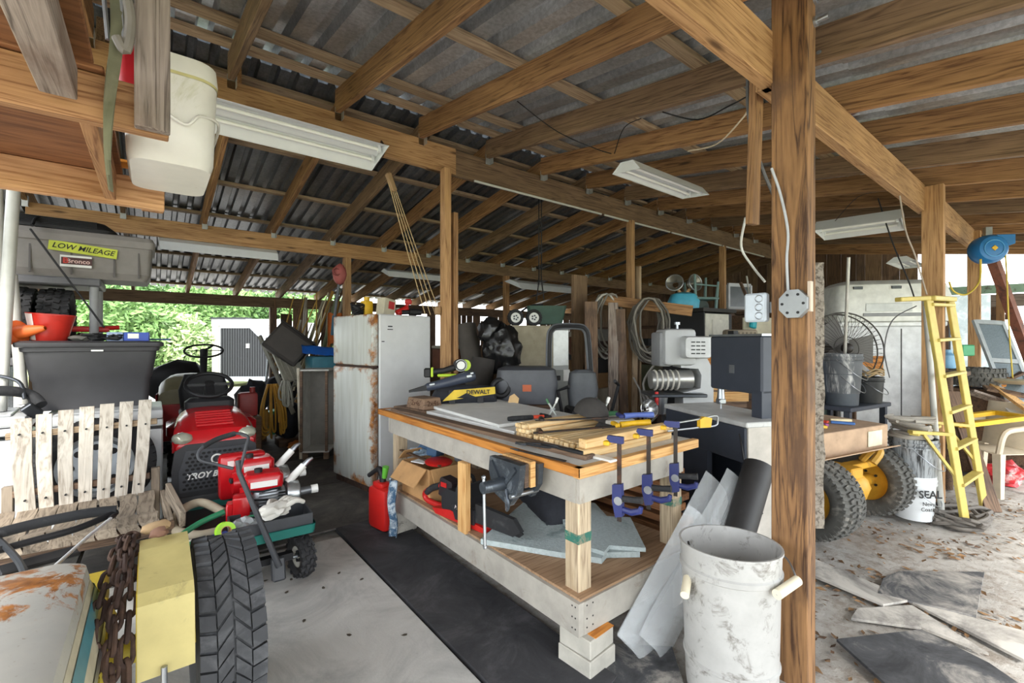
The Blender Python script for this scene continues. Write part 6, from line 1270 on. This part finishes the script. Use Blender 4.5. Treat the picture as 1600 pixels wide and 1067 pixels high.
# ================================================================== RIGHT SIDE
DRUM = mat('#aeadaa', .45, wear='#7d7972', wamt=.42, wscale=11, var=.12)
dr2 = thing('white_drum', 'tall dirty white bucket with wooden bail grips before the big post', 'bucket', (1.975, .965, -.03), (R(-1.5), R(2), 0))
part(dr2, 'shell', B().lathe([(0, .0), (.165, .0), (.178, .012), (.183, .06), (.198, .53), (.206, .535), (.207, .555), (.2, .562), (.203, .635), (.209, .638), (.209, .648), (.2, .648), (.194, .56), (.178, .06), (.17, .02), (0, .018)], 48), DRUM)
part(dr2, 'ridge', B().lathe([(.187, .16), (.193, .165), (.193, .172), (.187, .177)], 48), DRUM)
GW = mat('#e3d9bf', .5, var=.08)
iv = (Matrix.Translation((1.975, .965, -.03)) @ rotm((R(-1.5), R(2), 0))).inverted(); ga, gb = iv @ at(1214, 929, 1.78), iv @ at(1246, 907, 1.86)
bl2 = part(dr2, 'bail', B().tube(smooth_path([(-.02, -.196, .545), (.0, -.22, .52), ga], 5), .004, 6), STEEL); part(dr2, 'bail', B().tube(smooth_path([(.18, -.09, .6), (.19, -.16, .58), gb], 5), .004, 6), STEEL)
part(bl2, 'grip', B().cyl(ga, gb, .02, seg=14), GW)
part(dr2, 'far_grip', B().cyl((-.17, .1, .50), (-.26, .06, .47), .018), GW); part(dr2, 'pin', B().cyl((-.12, .12, .60), (-.06, .16, .61), .005), BLACK)
CLR = mat('#dfe3e5', .12, alpha=.24, var=.1)
for i, (a, b, w) in enumerate(((on(985, 1022, .0), at(1118, 760, 2.8), .26), (on(1015, 1015, .02), at(1148, 752, 2.78), .22), (on(975, 1000, .03), at(1085, 800, 2.5), .16))):
    ax_ = (b-a); M4 = Matrix.Translation(a) @ align(ax_, (.35, -.8, .5)); L = ax_.length
    solo('plastic_sheet', ['clear plastic sheet leaning from the floor to the band saw, widest', 'clear plastic sheet on top of the widest one', 'narrow clear plastic sheet nearest the bench leg'][i], 'plastic sheet',
         B().grid(lambda u, v, w=w, L=L: (L*u, w*(v-.5), .05*math.cos((v-.5)*2.6)+.012*noise.noise(Vector((u*4, v*4, i)))), 16, 10, M4, thick=.002), CLR)
bp = thing('black_pipe', 'wide black pipe leaning beside the big post', 'pipe', (0, 0, 0)); a, b = at(1150, 845, 2.55), at(1186, 728, 2.75); a = a+(a-b)*(a.z/(b.z-a.z))
part(bp, 'outer_wall', B().cyl(a, b, .085, seg=26, caps=False), mat('#2c2b2c', .55, wear='#4a4848', wamt=.35)); part(bp, 'inner_wall', B().cyl(a, b, .077, seg=26, caps=False), BLACK)
# on the big post
jb = thing('junction_box', 'octagonal grey junction box screwed to the big post', 'junction box', (2.232, .80, 1.665))
part(jb, 'box', B().prism([(.06*math.cos(R(22.5+45*i)), .066*math.sin(R(22.5+45*i))) for i in range(8)], .04, Matrix(((0, 0, -1, .0), (1, 0, 0, 0), (0, 1, 0, 0), (0, 0, 0, 1)))), mat('#8d9093', .4, .5)); part(jb, 'wood_plate', B().box((-.0, -.055, .03), (.03, .012, .13)), mat('#cbb9a8', .7))
for k in range(6): part(jb, 'screw', B().cyl((-.04, .042*math.cos(R(60*k)), .045*math.sin(R(60*k))), (-.043, .042*math.cos(R(60*k)), .045*math.sin(R(60*k))), .006, seg=8), BLACK)
part(jb, 'conduit', B().tube(smooth_path([(-.008, .03, .06), (-.008, .035, .2), (-.01, .03, .33), (-.012, .06, .5), (-.03, .09, .62)], 6), .006, 8), mat('#b3b6ba', .4))
ob = thing('outlet_box', 'light grey outlet box with knockouts left of the big post', 'outlet box', (2.25, .975, 1.66)); part(ob, 'box', B().box((0, .0, 0), (.045, .10, .135), None, .008), mat('#c5cfdb', .4))
for k in range(3): part(ob, 'knockout', B().tube(torus_pts(.016, 14, Matrix.Translation((-.024, -.02, -.04+.04*k)) @ Matrix.Rotation(R(90), 4, 'Y')), .002, 5, True), STEEL)
part(ob, 'arm', B().box((.03, -.05, .0), (.02, .06, .05)), STEEL)
for k, (y, z) in enumerate(((.73, 3.02), (.73, 2.92))): part(jb, 'bolt', B().cyl((2.31-2.232, .75-.80, z-1.665), (2.31-2.232, .70-.80, z-1.665), .012).cyl((2.31-2.232, .755-.80, z-1.665), (2.31-2.232, .745-.8, z-1.665), .022), STEEL)
cpt = B().grid(lambda u, v: (.06*(v-.5)+.008*noise.noise(Vector((u*9, v, 2))), .0+.006*noise.noise(Vector((u*20, v*3, 5))), 1.88-1.28*u), 40, 3, thick=.02)
solo('carpet_strip', 'fuzzy grey carpet strip hanging behind the big post', 'carpet', cpt, mat('#8d857a', .95, wear='#5a5148', wamt=.5, wscale=40, bump=.6, scale=60), gnd(1278, 2.19), -YAW)
# yellow axle with two big tyres
ya = thing('tractor_axle', 'yellow tractor axle with two big treaded tyres', 'axle', (4.00, 1.31, 0), R(-13))
YAX = mat('#cf9a2c', .5, wear='#7d6a4a', wamt=.40, wscale=6); TM2 = mat('#54534f', .85, wear='#86827a', wamt=.45, wscale=6, bump=.3)
tire_parts(ya, .30, .27, .17, 'block', YAX, 40, True, TM2, (0, 0, .295), R(90)); tire_parts(ya, .30, .27, .17, 'block', YAX, 40, True, TM2, (.98, .10, .295), R(90))
part(ya, 'axle_tube', B().cyl((0, 0, .295), (.98, .1, .295), .05), YAX); part(ya, 'differential', B().blob((.52, .05, .31), (.14, .16, .16), 2, .08), YAX); part(ya, 'frame', B().box((.45, .28, .44), (.16, .7, .09), None, .01).box((.75, .05, .46), (.5, .1, .05), None, .008), YAX)
for k in range(5): part(ya, 'bolt', B().cyl((.38, .05+.1*math.cos(R(72*k)), .31+.1*math.sin(R(72*k))), (.36, .05+.1*math.cos(R(72*k)), .31+.1*math.sin(R(72*k))), .018, seg=6), YAX)
part(ya, 'drawbar', B().tube(smooth_path([(.6, -.1, .52), (.66, -.12, .6), (.72, -.05, .62), (.74, .05, .5)], 4), .03, 8), mat('#b98f3a', .5))
bs2 = thing('shipping_box', 'flattened wide cardboard box above the yellow axle', 'box', (4.06, 1.42, .63), R(-12))
part(bs2, 'carton', B().box((.15, .05, .1), (1.15, .62, .2), (R(1), R(0), 0), .006), mat('#b3977c', .85, wear='#9c8065', wamt=.4)); part(bs2, 'label', B().box((.52, -.266, .1), (.2, .004, .12)), mat('#d8d4b8', .7)); part(bs2, 'flap', B().box((.15, -.30, .025), (1.1, .12, .006), (R(-18), 0, 0)), mat('#b3977c', .85)); part(bs2, 'block', B().box((.15, .1, -.012), (.9, .3, .022)), W_DARK)
jk = ['#d8603a', '#e8e4dc', '#3f8fa0', '#e0b73a', '#9a4a8a', '#c9452c', '#4a7ac0', '#e8d8b0']
for k in range(8):
    x, y = -.25+.1*k, -.12+.07*(k % 3); solo('craft_scrap', 'small %s scrap lying on the flattened cardboard box' % ['orange', 'white', 'teal', 'yellow', 'purple', 'red', 'blue', 'cream'][k], 'scrap', B().box((0, 0, .01), (.16, .035, .02), (0, 0, 0), .004), mat(jk[k], .5), bs2.matrix_world @ Vector((x, y, .203+.004*(k % 2))), R(-30+23*k))
# buckets
def bucket(name, lab, p, m, r=.15, h=.37, wear=None, band=None, rot=None, txt=None):
    t = thing(name, lab, 'bucket', p, rot)
    part(t, 'shell', B().lathe([(0, 0), (r*.86, 0), (r*.88, .01), (r*.98, h*.8), (r*1.04, h*.805), (r*1.04, h*.83), (r*.99, h*.84), (r*1.04, h*.9), (r*1.04, h*.92), (r, h*.93), (r*1.01, h), (r*.95, h), (r*.92, h*.9), (r*.82, .02), (0, .02)], 30), m)
    part(t, 'bail', B().tube(smooth_path([(r, 0, h*.86), (r*.9, -r*.9, h*.5), (0, -r*1.2, h*.35), (-r*.9, -r*.9, h*.5), (-r, 0, h*.86)], 5), .004, 6), STEEL)
    return t
tb2 = thing('low_table', 'dark blue low table behind the cardboard box', 'table', (5.54, 1.60, 0), R(-8)); part(tb2, 'top', B().box((0, 0, .86), (.84, .6, .04), None, .006), NAV); part(tb2, 'front', B().box((0, .27, .6), (.78, .02, .46)), mat('#394a42', .6))
for x in (-.37, .37):
    for y in (-.25, .25): part(tb2, 'leg', B().box((x, y, .42), (.05, .05, .84)), NAV)
DRIP = mat('#5b5f64', .45, wear='#dcdcda', wamt=.45, wscale=6, stretch=(1.6, 1.6, .35)); SIL = mat('#aab0b5', .35, .3, wear='#2a2b2d', wamt=.50, wscale=6, stretch=(3, 3, .3))
bucket('paint_bucket', 'dark lower bucket of the pair on the low table', (5.32, 1.50, .882), mat('#4f555c', .5)); bucket('paint_bucket', 'grey bucket with white paint drips stacked on the dark one', (5.32, 1.50, 1.0), DRIP, .165, .38)
solo('metal_pole', 'long metal pole standing in the drip-stained bucket', 'pole', B().cyl((5.36, 1.5, 1.03), at(1326, 402, 4.25), .014), mat('#b3b1ab', .4, .5))
solo('blue_drum', 'blue-grey drum behind the big post', 'drum', B().lathe([(0, 0), (.12, 0), (.13, .02), (.13, .4), (.12, .42), (0, .42)], 28), mat('#7d8fa6', .4), (5.26, 1.80, .882))
bucket('black_pail', 'black pail with rope coil on the low table', (5.72, 1.40, .882), mat('#2e3032', .5), .14, .26)
solo('rope_coil', 'pale rope coil on the black pail', 'rope', B().tube(smooth_path([(.14*math.cos(a*1.0)+.03*math.sin(3*a), .13*math.sin(a), .27+.012*a*.3+.02*math.sin(5*a)) for a in [k*.5 for k in range(40)]], 2), .008, 6), ROPE, (5.72, 1.40, .882))
solo('lamp_shade', 'clear plastic cover lying above the rope coil', 'cover', B().lathe([(.19, 0), (.17, .04), (.1, .09), (.02, .11)], 24), mat('#c9ced2', .15, alpha=.55), (5.74, 1.55, 1.19), (R(10), 0, 0))
# pedestal fan
fn = thing('pedestal_fan', 'large round black wire fan behind the big post', 'fan', (4.85, 2.35, 1.46), R(-42)); FM = mat('#3a3632', .5, .3)
fn.location = at(1318, 545, 5.05)
cM = Matrix.Rotation(R(82), 4, 'X')
for k, rr_ in enumerate((.4, .4, .13)): part(fn, 'guard_ring', B().tube(torus_pts(rr_, 36, cM, -.06+.1*k if k < 2 else .05), .008 if k < 2 else .005, 6, True), FM)
sp_ = B()
for k in range(48):
    a = 2*PI*k/48; c, s = math.cos(a), math.sin(a); sp_.tube([cM @ Vector((.07*c, .07*s, .06)), cM @ Vector((.25*c, .25*s, .07)), cM @ Vector((.4*c, .4*s, .02)), cM @ Vector((.39*c, .39*s, -.06)), cM @ Vector((.07*c, .07*s, -.1))], .0022, 4)
part(fn, 'guard_wires', sp_, FM, kind='stuff')
for k in range(3): part(fn, 'blade', B().grid(lambda u, v, k=k: cM @ Matrix.Rotation(R(120*k), 4, 'Z') @ Vector((.06+.26*u, (.10+.06*u)*(v-.5)*2, -.01+.05*(v-.5))), 6, 4, thick=.003), mat('#5d5a57', .5))
part(fn, 'motor', B().cyl(cM @ Vector((0, 0, -.22)), cM @ Vector((0, 0, -.04)), .09, .1, 20).blob(cM @ Vector((0, 0, .06)), .06, 2, 0), mat('#2f2a28', .5)); part(fn, 'stand', B().cyl((0, .12, -.1), (0, .12, -fn.location.z), .03), FM)
# white chest freezer and truck cap
fz = thing('chest_freezer', 'white chest freezer below the white truck cap', 'freezer', gnd(1372, 6.0), R(-50))
part(fz, 'body', B().box((0, 0, .86), (1.15, .6, 1.66), None, .02), mat('#dfe1e2', .4)); part(fz, 'lid', B().box((0, 0, 1.72), (1.18, .63, .06), None, .012), mat('#e6e8e8', .4)); part(fz, 'seam', B().box((.1, -.303, .86), (.008, .01, 1.6)), GMD)
tc_ = thing('truck_cap', 'white ribbed truck cap with dark vents lying on the freezer', 'truck cap', Vector((fz.location.x, fz.location.y, 1.752)), R(-50))
part(tc_, 'shell', B().loft([rrect(.65, .40, .1, 0), rrect(.66, .42, .12, .2), rrect(.6, .37, .14, .46), rrect(.5, .28, .12, .52)]), mat('#e2e3dd', .4, wear='#c3c2b2', wamt=.33, wscale=3)); part(tc_, 'trim', B().box((0, -.418, .08), (.75, .012, .04), None, .004), mat('#8f9192', .5))
for x in (-.42, 0, .40): part(tc_, 'vent', B().box((x, -.385, .42), (.1, .03, .035), (R(12), 0, 0)), DSTEEL)
part(tc_, 'window', B().box((-.1, -.42, .17), (.5, .012, .1), None, .004), mat('#c3c6c2', .3))
lumber(None, 'shelf_plank', (4.75, 2.75, 1.25), (6.7, 1.5, 1.25), .05, .16, ORANGE_W)
bpy.data.objects['shelf_plank']['label'] = 'orange-brown plank below the white freezer'; bpy.data.objects['shelf_plank']['category'] = 'plank'
beam('plank_prop', 'dark upright propping the orange-brown plank', 'upright', (4.9, 2.66, 0), (4.9, 2.66, 1.12), .06, .06, W_DARK, up=(1, 0, 0)); beam('plank_prop', 'second upright propping the orange-brown plank near the brown post', 'upright', (6.4, 1.7, 0), (6.4, 1.7, 1.12), .06, .06, W_DARK, up=(1, 0, 0))
# buckets by the brown post
s1 = bucket('seal_bucket', 'white labelled bucket on the ground by the brown post', (5.12, .93, 0), mat('#d9dcdd', .4, var=.05), .15, .37)
text(s1, 'SEAL', .085, BLACK, (-.115, -.128, .24), (R(88), 0, R(-42)), 'label_lettering', bold=.002); text(s1, 'Never\nCoating', .045, BLACK, (-.113, -.125, .14), (R(88), 0, R(-42)), 'label_lettering')
bucket('tar_bucket', 'silver bucket streaked with black tar stacked on the white one', (5.12, .93, .30), SIL, .165, .38)
rg = B()
for k in range(14): rg.tube(smooth_path([(.16*math.cos(k+a)*(1-.02*k), .15*math.sin(k*1.3+a), .015+.012*k+.02*math.sin(a*3)) for a in (0, 1, 2, 3.2, 4.2)], 4), .014, 6)
solo('cable_heap', 'heap of pale cables on top of the tar bucket', 'cable', rg, mat('#b0aaa0', .8), (5.12, .95, .68)); rg2 = B()
for k in range(12): rg2.tube(smooth_path([(.22*math.cos(k*1.7+a), .16*math.sin(k+a), .02+.008*k+.02*math.sin(a*3+k)) for a in (0, 1, 2, 3.2, 4.2)], 4), .016, 6)
solo('cable_heap', 'dark tangled cables on the ground at the ladder foot', 'cable', rg2, mat('#6a655f', .8), (5.3, .66, -.02))
# yellow ladder
YL = mat('#c4b05c', .5, wear='#a8955a', wamt=.35)
ld = thing('step_ladder', 'yellow step ladder leaning against the brown post', 'ladder', (0, 0, 0))
fl0, fl1 = on(1509, 822), on(1538, 796); tp0, tp1 = at(1450, 466, 3.75), at(1484, 468, 4.05)
for a, b in ((fl0, tp0), (fl1, tp1)): part(ld, 'rail', B().bar(a, b, .03, .07, up=(1, -.5, 0), bev=.004), YL)
for k in range(1, 7): part(ld, 'rung', B().bar(fl0.lerp(tp0, k/6.3+.02), fl1.lerp(tp1, k/6.3+.02), .07, .025, bev=.004), YL)
part(ld, 'top_cap', B().bar(tp0, tp1, .1, .04, bev=.006).bar(tp0+Vector((0, 0, .0)), at(1403, 468, 3.7), .06, .035, bev=.006), YL)
s0, s1_ = fl0.lerp(tp0, .40), fl1.lerp(tp1, .40)
part(ld, 'platform', B().bar(s0, s0+RT*-.33+Vector((0, 0, .02)), .05, .025).bar(s1_, s1_+RT*-.33+Vector((0, 0, .03)), .05, .025).bar(s0+RT*-.3, s1_+RT*-.3, .06, .02), YL); part(ld, 'brace', B().bar(s0+RT*-.22, fl0.lerp(tp0, .20), .02, .02), YL); part(ld, 'brace', B().bar(s1_+RT*-.22, fl1.lerp(tp1, .22), .02, .02), YL)
a, b = at(1446, 470, 3.95), at(1470, 785, 3.85); solo('white_pipe', 'long white pipe leaning behind the yellow ladder', 'pipe', B().cyl(b+(b-a)*(b.z/(a.z-b.z)), a, .022), PVC)
a, b = at(1487, 612, 4.5), on(1552, 800); beam('leaning_board', 'brown board leaning right of the ladder foot', 'board', b, a, .12, .03, W_OLD)
# hose reel on the beam
hr = thing('hose_reel', 'blue hose reel hanging under the pale beam', 'hose reel', at(1543, 390, 5.1), R(-52)); BLU = mat('#1f6fae', .35)
cM = Matrix.Rotation(R(90), 4, 'X')
part(hr, 'shell', B().lathe([(0, -.09), (.13, -.09), (.155, -.06), (.16, 0), (.155, .06), (.13, .09), (.06, .1), (0, .1)], 30, cM), BLU); part(hr, 'snout', B().loft([[(.04, -.07, -.02), (.04, .07, -.02), (.04, .07, .15), (.04, -.07, .15)], [(.22, -.05, .05), (.22, .05, .05), (.22, .05, .15), (.22, -.05, .15)]], smooth=False), BLU); part(hr, 'badge', B().cyl((0, -.1, 0), (0, -.108, 0), .03, seg=4), YEL); part(hr, 'face_ring', B().tube(torus_pts(.09, 24, cM, .098), .006, 6, True), mat('#4f9ad0', .4)); part(hr, 'hanger', B().box((0, 0, .2), (.06, .05, .1)), STEEL)
YR = mat('#cdb23e', .6)
solo('yellow_rope', 'thin yellow rope hanging down from the hose reel', 'rope', B().tube(smooth_path([at(1570, 385, 5.0), at(1573, 430, 5.0), at(1577, 520, 5.0), at(1583, 600, 5.0), at(1588, 660, 5.0)], 4), .007, 6), YR)
solo('yellow_hose', 'yellow air hose looping from the reel to the post', 'hose', B().tube(smooth_path([at(1532, 405, 5.0), at(1530, 440, 5.1), at(1510, 460, 5.2), at(1490, 455, 5.2), at(1483, 440, 5.2)], 5), .01, 6), YR)
solo('rusty_girder', 'rusty steel beam leaning at the right edge', 'girder', B().bar(on(1660, 700)*1.0, at(1552, 408, 5.6), .09, .1), mat('#7a4a38', .7, wear='#4a342c', wamt=.45))
# stacks at the right edge
lv = thing('louvred_shutter', 'grey louvred shutter leaning at the right', 'shutter', at(1596, 632, 4.9), align(at(1543, 500, 5.3)-at(1596, 632, 4.9), FW) @ Matrix(((0, 0, 1), (1, 0, 0), (0, 1, 0))).to_4x4())
for x in (-.16, .16): part(lv, 'stile', B().box((x, 0, .5), (.04, .03, 1.0)), mat('#9aa0a2', .5))
for k in range(3):
    part(lv, 'rail', B().box((0, 0, .02+.48*k), (.3, .03, .05)), mat('#9aa0a2', .5))
    if k < 2: part(lv, 'screen', B().box((0, 0, .26+.48*k), (.28, .01, .42)), mat('#5d6a70', .5, bump=.5, scale=60))
part(lv, 'bottom_rail', B().box((0, 0, -.05), (.36, .03, .1)), mat('#9aa0a2', .5))
gs = thing('galvanised_sheet', 'galvanised metal sheet standing behind the ladder', 'metal sheet', at(1515, 510, 5.8), R(-55)); part(gs, 'sheet', B().box((0, 0, -.55), (.42, .01, 1.9)), mat('#a3adb2', .4, .6, wear='#c5ccd0', wamt=.5, wscale=12)); part(gs, 'flange', B().box((-.21, -.02, -.55), (.012, .04, 1.9)), STEEL)
dt = thing('lying_tire', 'dark treaded tyre lying right of the ladder', 'tire', at(1526, 588, 5.2), (R(90), 0, 0)); tire_parts(dt, .24, .2, .14, 'block', DSTEEL, 30, False, TM2); part(dt, 'support_box', B().box((0, -.1-dt.location.z/2+.05, 0), (.4, dt.location.z-.16, .4)), W_DARK)
solo('green_box', 'small green box on the tyre stack', 'box', B().box((0, 0, .06), (.16, .1, .12), None, .01), mat('#2f8a5a', .5), at(1506, 556, 4.9), R(-30)); solo('blue_cup', 'pale blue plastic bottle between ladder rungs', 'bottle', B().lathe([(0, 0), (.06, 0), (.065, .02), (.06, .13), (.03, .16), (.03, .19), (0, .19)], 18), mat('#6f9fc0', .3), at(1481, 575, 4.7)); solo('small_table', 'dark small stand carrying the blue bottle', 'stand', B().box((0, 0, .0), (.3, .3, .04)).cyl((0, 0, 0), (0, 0, -1.2), .04), W_DARK, at(1481, 578, 4.7)-Vector((0, 0, .03)))
rr = random.Random(5)
for k in range(9):
    p = at(1572+rr.uniform(-22, 30), 606+rr.uniform(-22, 30), 4.75+.05*k); ang = rr.uniform(-60, 60)
    solo('scrap_board', '%s scrap board in the pile at the right edge, %s' % (['tan', 'white', 'brown', 'grey', 'cream', 'reddish', 'dark', 'orange', 'pale'][k], ['topmost', 'leaning left', 'lying flat', 'half buried', 'near the shutter', 'near the rope', 'behind the yellow rack', 'pointing right', 'lowest'][k]), 'board', B().box((0, 0, 0), (rr.uniform(.35, .7), rr.uniform(.08, .16), .025), (R(rr.uniform(-25, 25)), R(rr.uniform(-25, 25)), R(ang))), [W_NEW, WHITE, W_OLD, W_GREY, CREAM, W_RAFT, W_DARK, ORANGE_W, W_PURL][k], p, None, 'scrap boards piled at the right edge')
t = thing('pile_base', 'heap of dark timber under the scrap boards', 'timber', (8.3, .42, 0), R(-10))
for k in range(4): part(t, 'timber', B().box((0, 0, .12+.22*k), (.8, .6-.08*k, .2), R(7*k-10)), [W_OLD, W_DARK, W_GREY, W_OLD][k])
PCH = mat('#d9cbb2', .45, var=.12)
pc = thing('plastic_chair', 'tipped cream plastic chair at the right edge', 'chair', on(1572, 762), R(-120))
part(pc, 'back', B().grid(lambda u, v: (.24*math.sin((v-.5)*2.6), .05+.09*u-.06*math.cos((v-.5)*2.6), .42+.45*u), 8, 10, thick=.008), PCH); part(pc, 'seat', B().grid(lambda u, v: (-.23+.46*u, -.45+.48*v, .42+.02*math.cos((u-.5)*4)-.01*v), 8, 8, thick=.008), PCH)
for x in (-.23, .23):
    for y in (-.42, .04): part(pc, 'leg', B().loft([[(x*1.12-.03, y*1.1-.02, 0), (x*1.12+.03, y*1.1-.02, 0), (x*1.12+.03, y*1.1+.02, 0), (x*1.12-.03, y*1.1+.02, 0)], [(x-.035, y-.03, .42), (x+.035, y-.03, .42), (x+.035, y+.03, .42), (x-.035, y+.03, .42)]], smooth=False), PCH)
    part(pc, 'arm', B().tube(smooth_path([(x, -.42, .42), (x*1.15, -.40, .62), (x*1.18, -.2, .66), (x*1.05, .06, .68)], 5), .026, 8), PCH)
solo('yellow_rack', 'yellow plastic rack lying under the scrap boards', 'rack', B().bar((-.3, 0, 0), (.3, 0, .08), .06, .04).bar((-.3, .3, 0), (.3, .3, .08), .06, .04).bar((-.3, 0, 0), (-.3, .3, 0), .06, .04).bar((.3, 0, .08), (.3, .3, .08), .06, .04), YEL, at(1555, 665, 4.3), R(-40))
solo('leaf_mound', 'mound of dry brown leaves held in the cream chair', 'leaves', B().blob((0, 0, .03), (.18, .16, .08), 3, .4, 3, 2), mat('#6d4f36', .95, wear='#9a7a54', wamt=.5, wscale=30, bump=1, scale=40), on(1560, 672, .43), None)
solo('red_bag', 'crumpled red and white plastic bag on the ground at the right', 'bag', B().blob((0, 0, .08), (.24, .18, .12), 3, .45, 2.2, 6), mat('#c03038', .35, wear='#e0dcd8', wamt=.45, wscale=7), on(1566, 750), None)
solo('green_leaves', 'clump of green weeds behind the red bag', 'weeds', leaf_cloud((0, 0, .1), (.25, .2, .14), 260, 77, .05), LEAF[2], on(1570, 722), None, None, 'stuff')
wl2 = thing('white_shed', 'pale white shed wall standing outside at the right edge', 'shed', (10.6, -1.6, 0), R(0)); part(wl2, 'wall', B().box((.6, -1.2, 1.15), (.05, 2.6, 2.3)), TLW); part(wl2, 'trim', B().box((.57, -1.2, 1.6), (.02, 2.6, .05)), mat('#c3c9d6', .5)); part(wl2, 'return_wall', B().box((1.6, .08, 1.15), (2.0, .05, 2.3)), TLW)
# dry leaves and litter
rr = random.Random(9); v = []; f = []
for i in range(2600):
    if i < 1900: x, y = 3.2+rr.random()*3.6, -.9+rr.random()*2.2
    else: x, y = 1.8+rr.random()*2.2, -.6+rr.random()*1.6
    if noise.noise(Vector((x*1.6, y*1.6, 7))) < -.02 and rr.random() < .8: continue
    s = rr.uniform(.012, .034); a = rr.uniform(0, 6.28); z = gz(x, y)+.006+rr.random()*.012; o = len(v)
    c, d = math.cos(a)*s, math.sin(a)*s
    v += [(x-c, y-d, z), (x+d*.4, y-c*.4, z+rr.uniform(0, .012)), (x+c, y+d, z+rr.uniform(0, .01)), (x-d*.4, y+c*.4, z)]; f.append((o, o+1, o+2, o+3))
solo('fallen_leaves', 'dry brown leaves scattered over the sandy floor at the right', 'leaves', B().add(v, f), mat('#8a6a48', .9, wear='#5a4230', wamt=.5, wscale=3, var=.4), kind='stuff')
for i, (px, py) in enumerate(((415, 907), (448, 925), (455, 905), (545, 992), (632, 992), (565, 905), (475, 970), (752, 1005), (768, 1045), (700, 965), (530, 895), (505, 918))):
    p = on(px, py, .006); b = B().prism([(-.014, -.006), (0, -.009), (.015, 0), (.002, .008), (-.012, .006)], .002)
    solo('floor_litter', 'small dark leaf scrap on the concrete slab, %s' % ['left of the cart wheel', 'just below the cart wheel', 'beside the green scrap', 'in the slab middle', 'right of the slab middle', 'near the mat start', 'left of the slab middle', 'near the mat corner', 'by the front slab corner', 'close to the mat edge', 'under the cart tray', 'right of the cart wheel'][i], 'leaf', b, mat('#4a4238', .9), p, R(40*i), 'leaf scraps on the slab')
# loose wires under the roof
def wr_(lab, pts, r=.006, m=None): solo('loose_wire', lab, 'wire', B().tube(smooth_path(pts, 6), r, 6), m or mat('#6d6f72', .5))
wr_('grey cables sagging along the top right rafter', [at(1278, 82, 2.3), at(1360, 60, 2.5), at(1450, 38, 2.7), at(1500, 35, 2.6), at(1560, 50, 2.5), at(1640, 30, 2.4)], .009)
wr_('second grey cable along the top right rafter', [at(1278, 80, 2.32), at(1340, 78, 2.45), at(1430, 45, 2.7), at(1490, 30, 2.62), at(1540, 35, 2.55), at(1640, 18, 2.4)], .007)
wr_('thin dark wire crossing the right rafters to the middle fixture', [at(808, 158, 3.6), at(870, 205, 3.7), at(930, 232, 3.9), at(955, 240, 4.0)], .004, BLACK)
wr_('wire hanging from rafter to the middle fixture', [at(960, 240, 4.0), at(975, 200, 3.8), at(1002, 185, 3.7)], .004, BLACK)
wr_('thin black wire looping left of the broken board', [at(1035, 175, 3.3), at(1090, 187, 3.2), at(1140, 165, 2.8), at(1165, 152, 2.5)], .005, BLACK)
wr_('pale wire swinging left of the broken board', [at(1075, 236, 3.2), at(1120, 225, 2.9), at(1160, 185, 2.55), at(1168, 172, 2.5)], .005, mat('#c9b9a0', .6))
wr_('grey cable running down the face of the broken board', [at(1168, 110, 2.42), at(1170, 185, 2.36), at(1190, 260, 2.33), at(1210, 310, 2.3), at(1222, 362, 2.1)], .008)
wr_('white wire hanging below the broken board', [at(1165, 340, 2.6), at(1158, 385, 2.7), at(1175, 415, 2.7), at(1195, 440, 2.6)], .007, PVC)
wr_('white wire hanging in front of the brown post', [at(1405, 300, 3.7), at(1415, 360, 3.7), at(1430, 400, 3.75), at(1448, 460, 3.8)], .006, mat('#a89a8c', .6))
wr_('black wire hanging from the square lamp to the freezer', [at(1372, 310, 4.4), at(1395, 380, 4.3), at(1420, 440, 4.2), at(1430, 470, 4.2)], .006, BLACK)
wr_('thin grey wire looping below the truck cap', [at(1432, 478, 4.2), at(1395, 500, 4.2), at(1382, 545, 4.2), at(1390, 590, 4.3)], .005)
wr_('left string of the square lamp', [at(1305, 345, 4.4), at(1340, 308, 4.5), at(1372, 300, 4.6)], .003, BLACK)
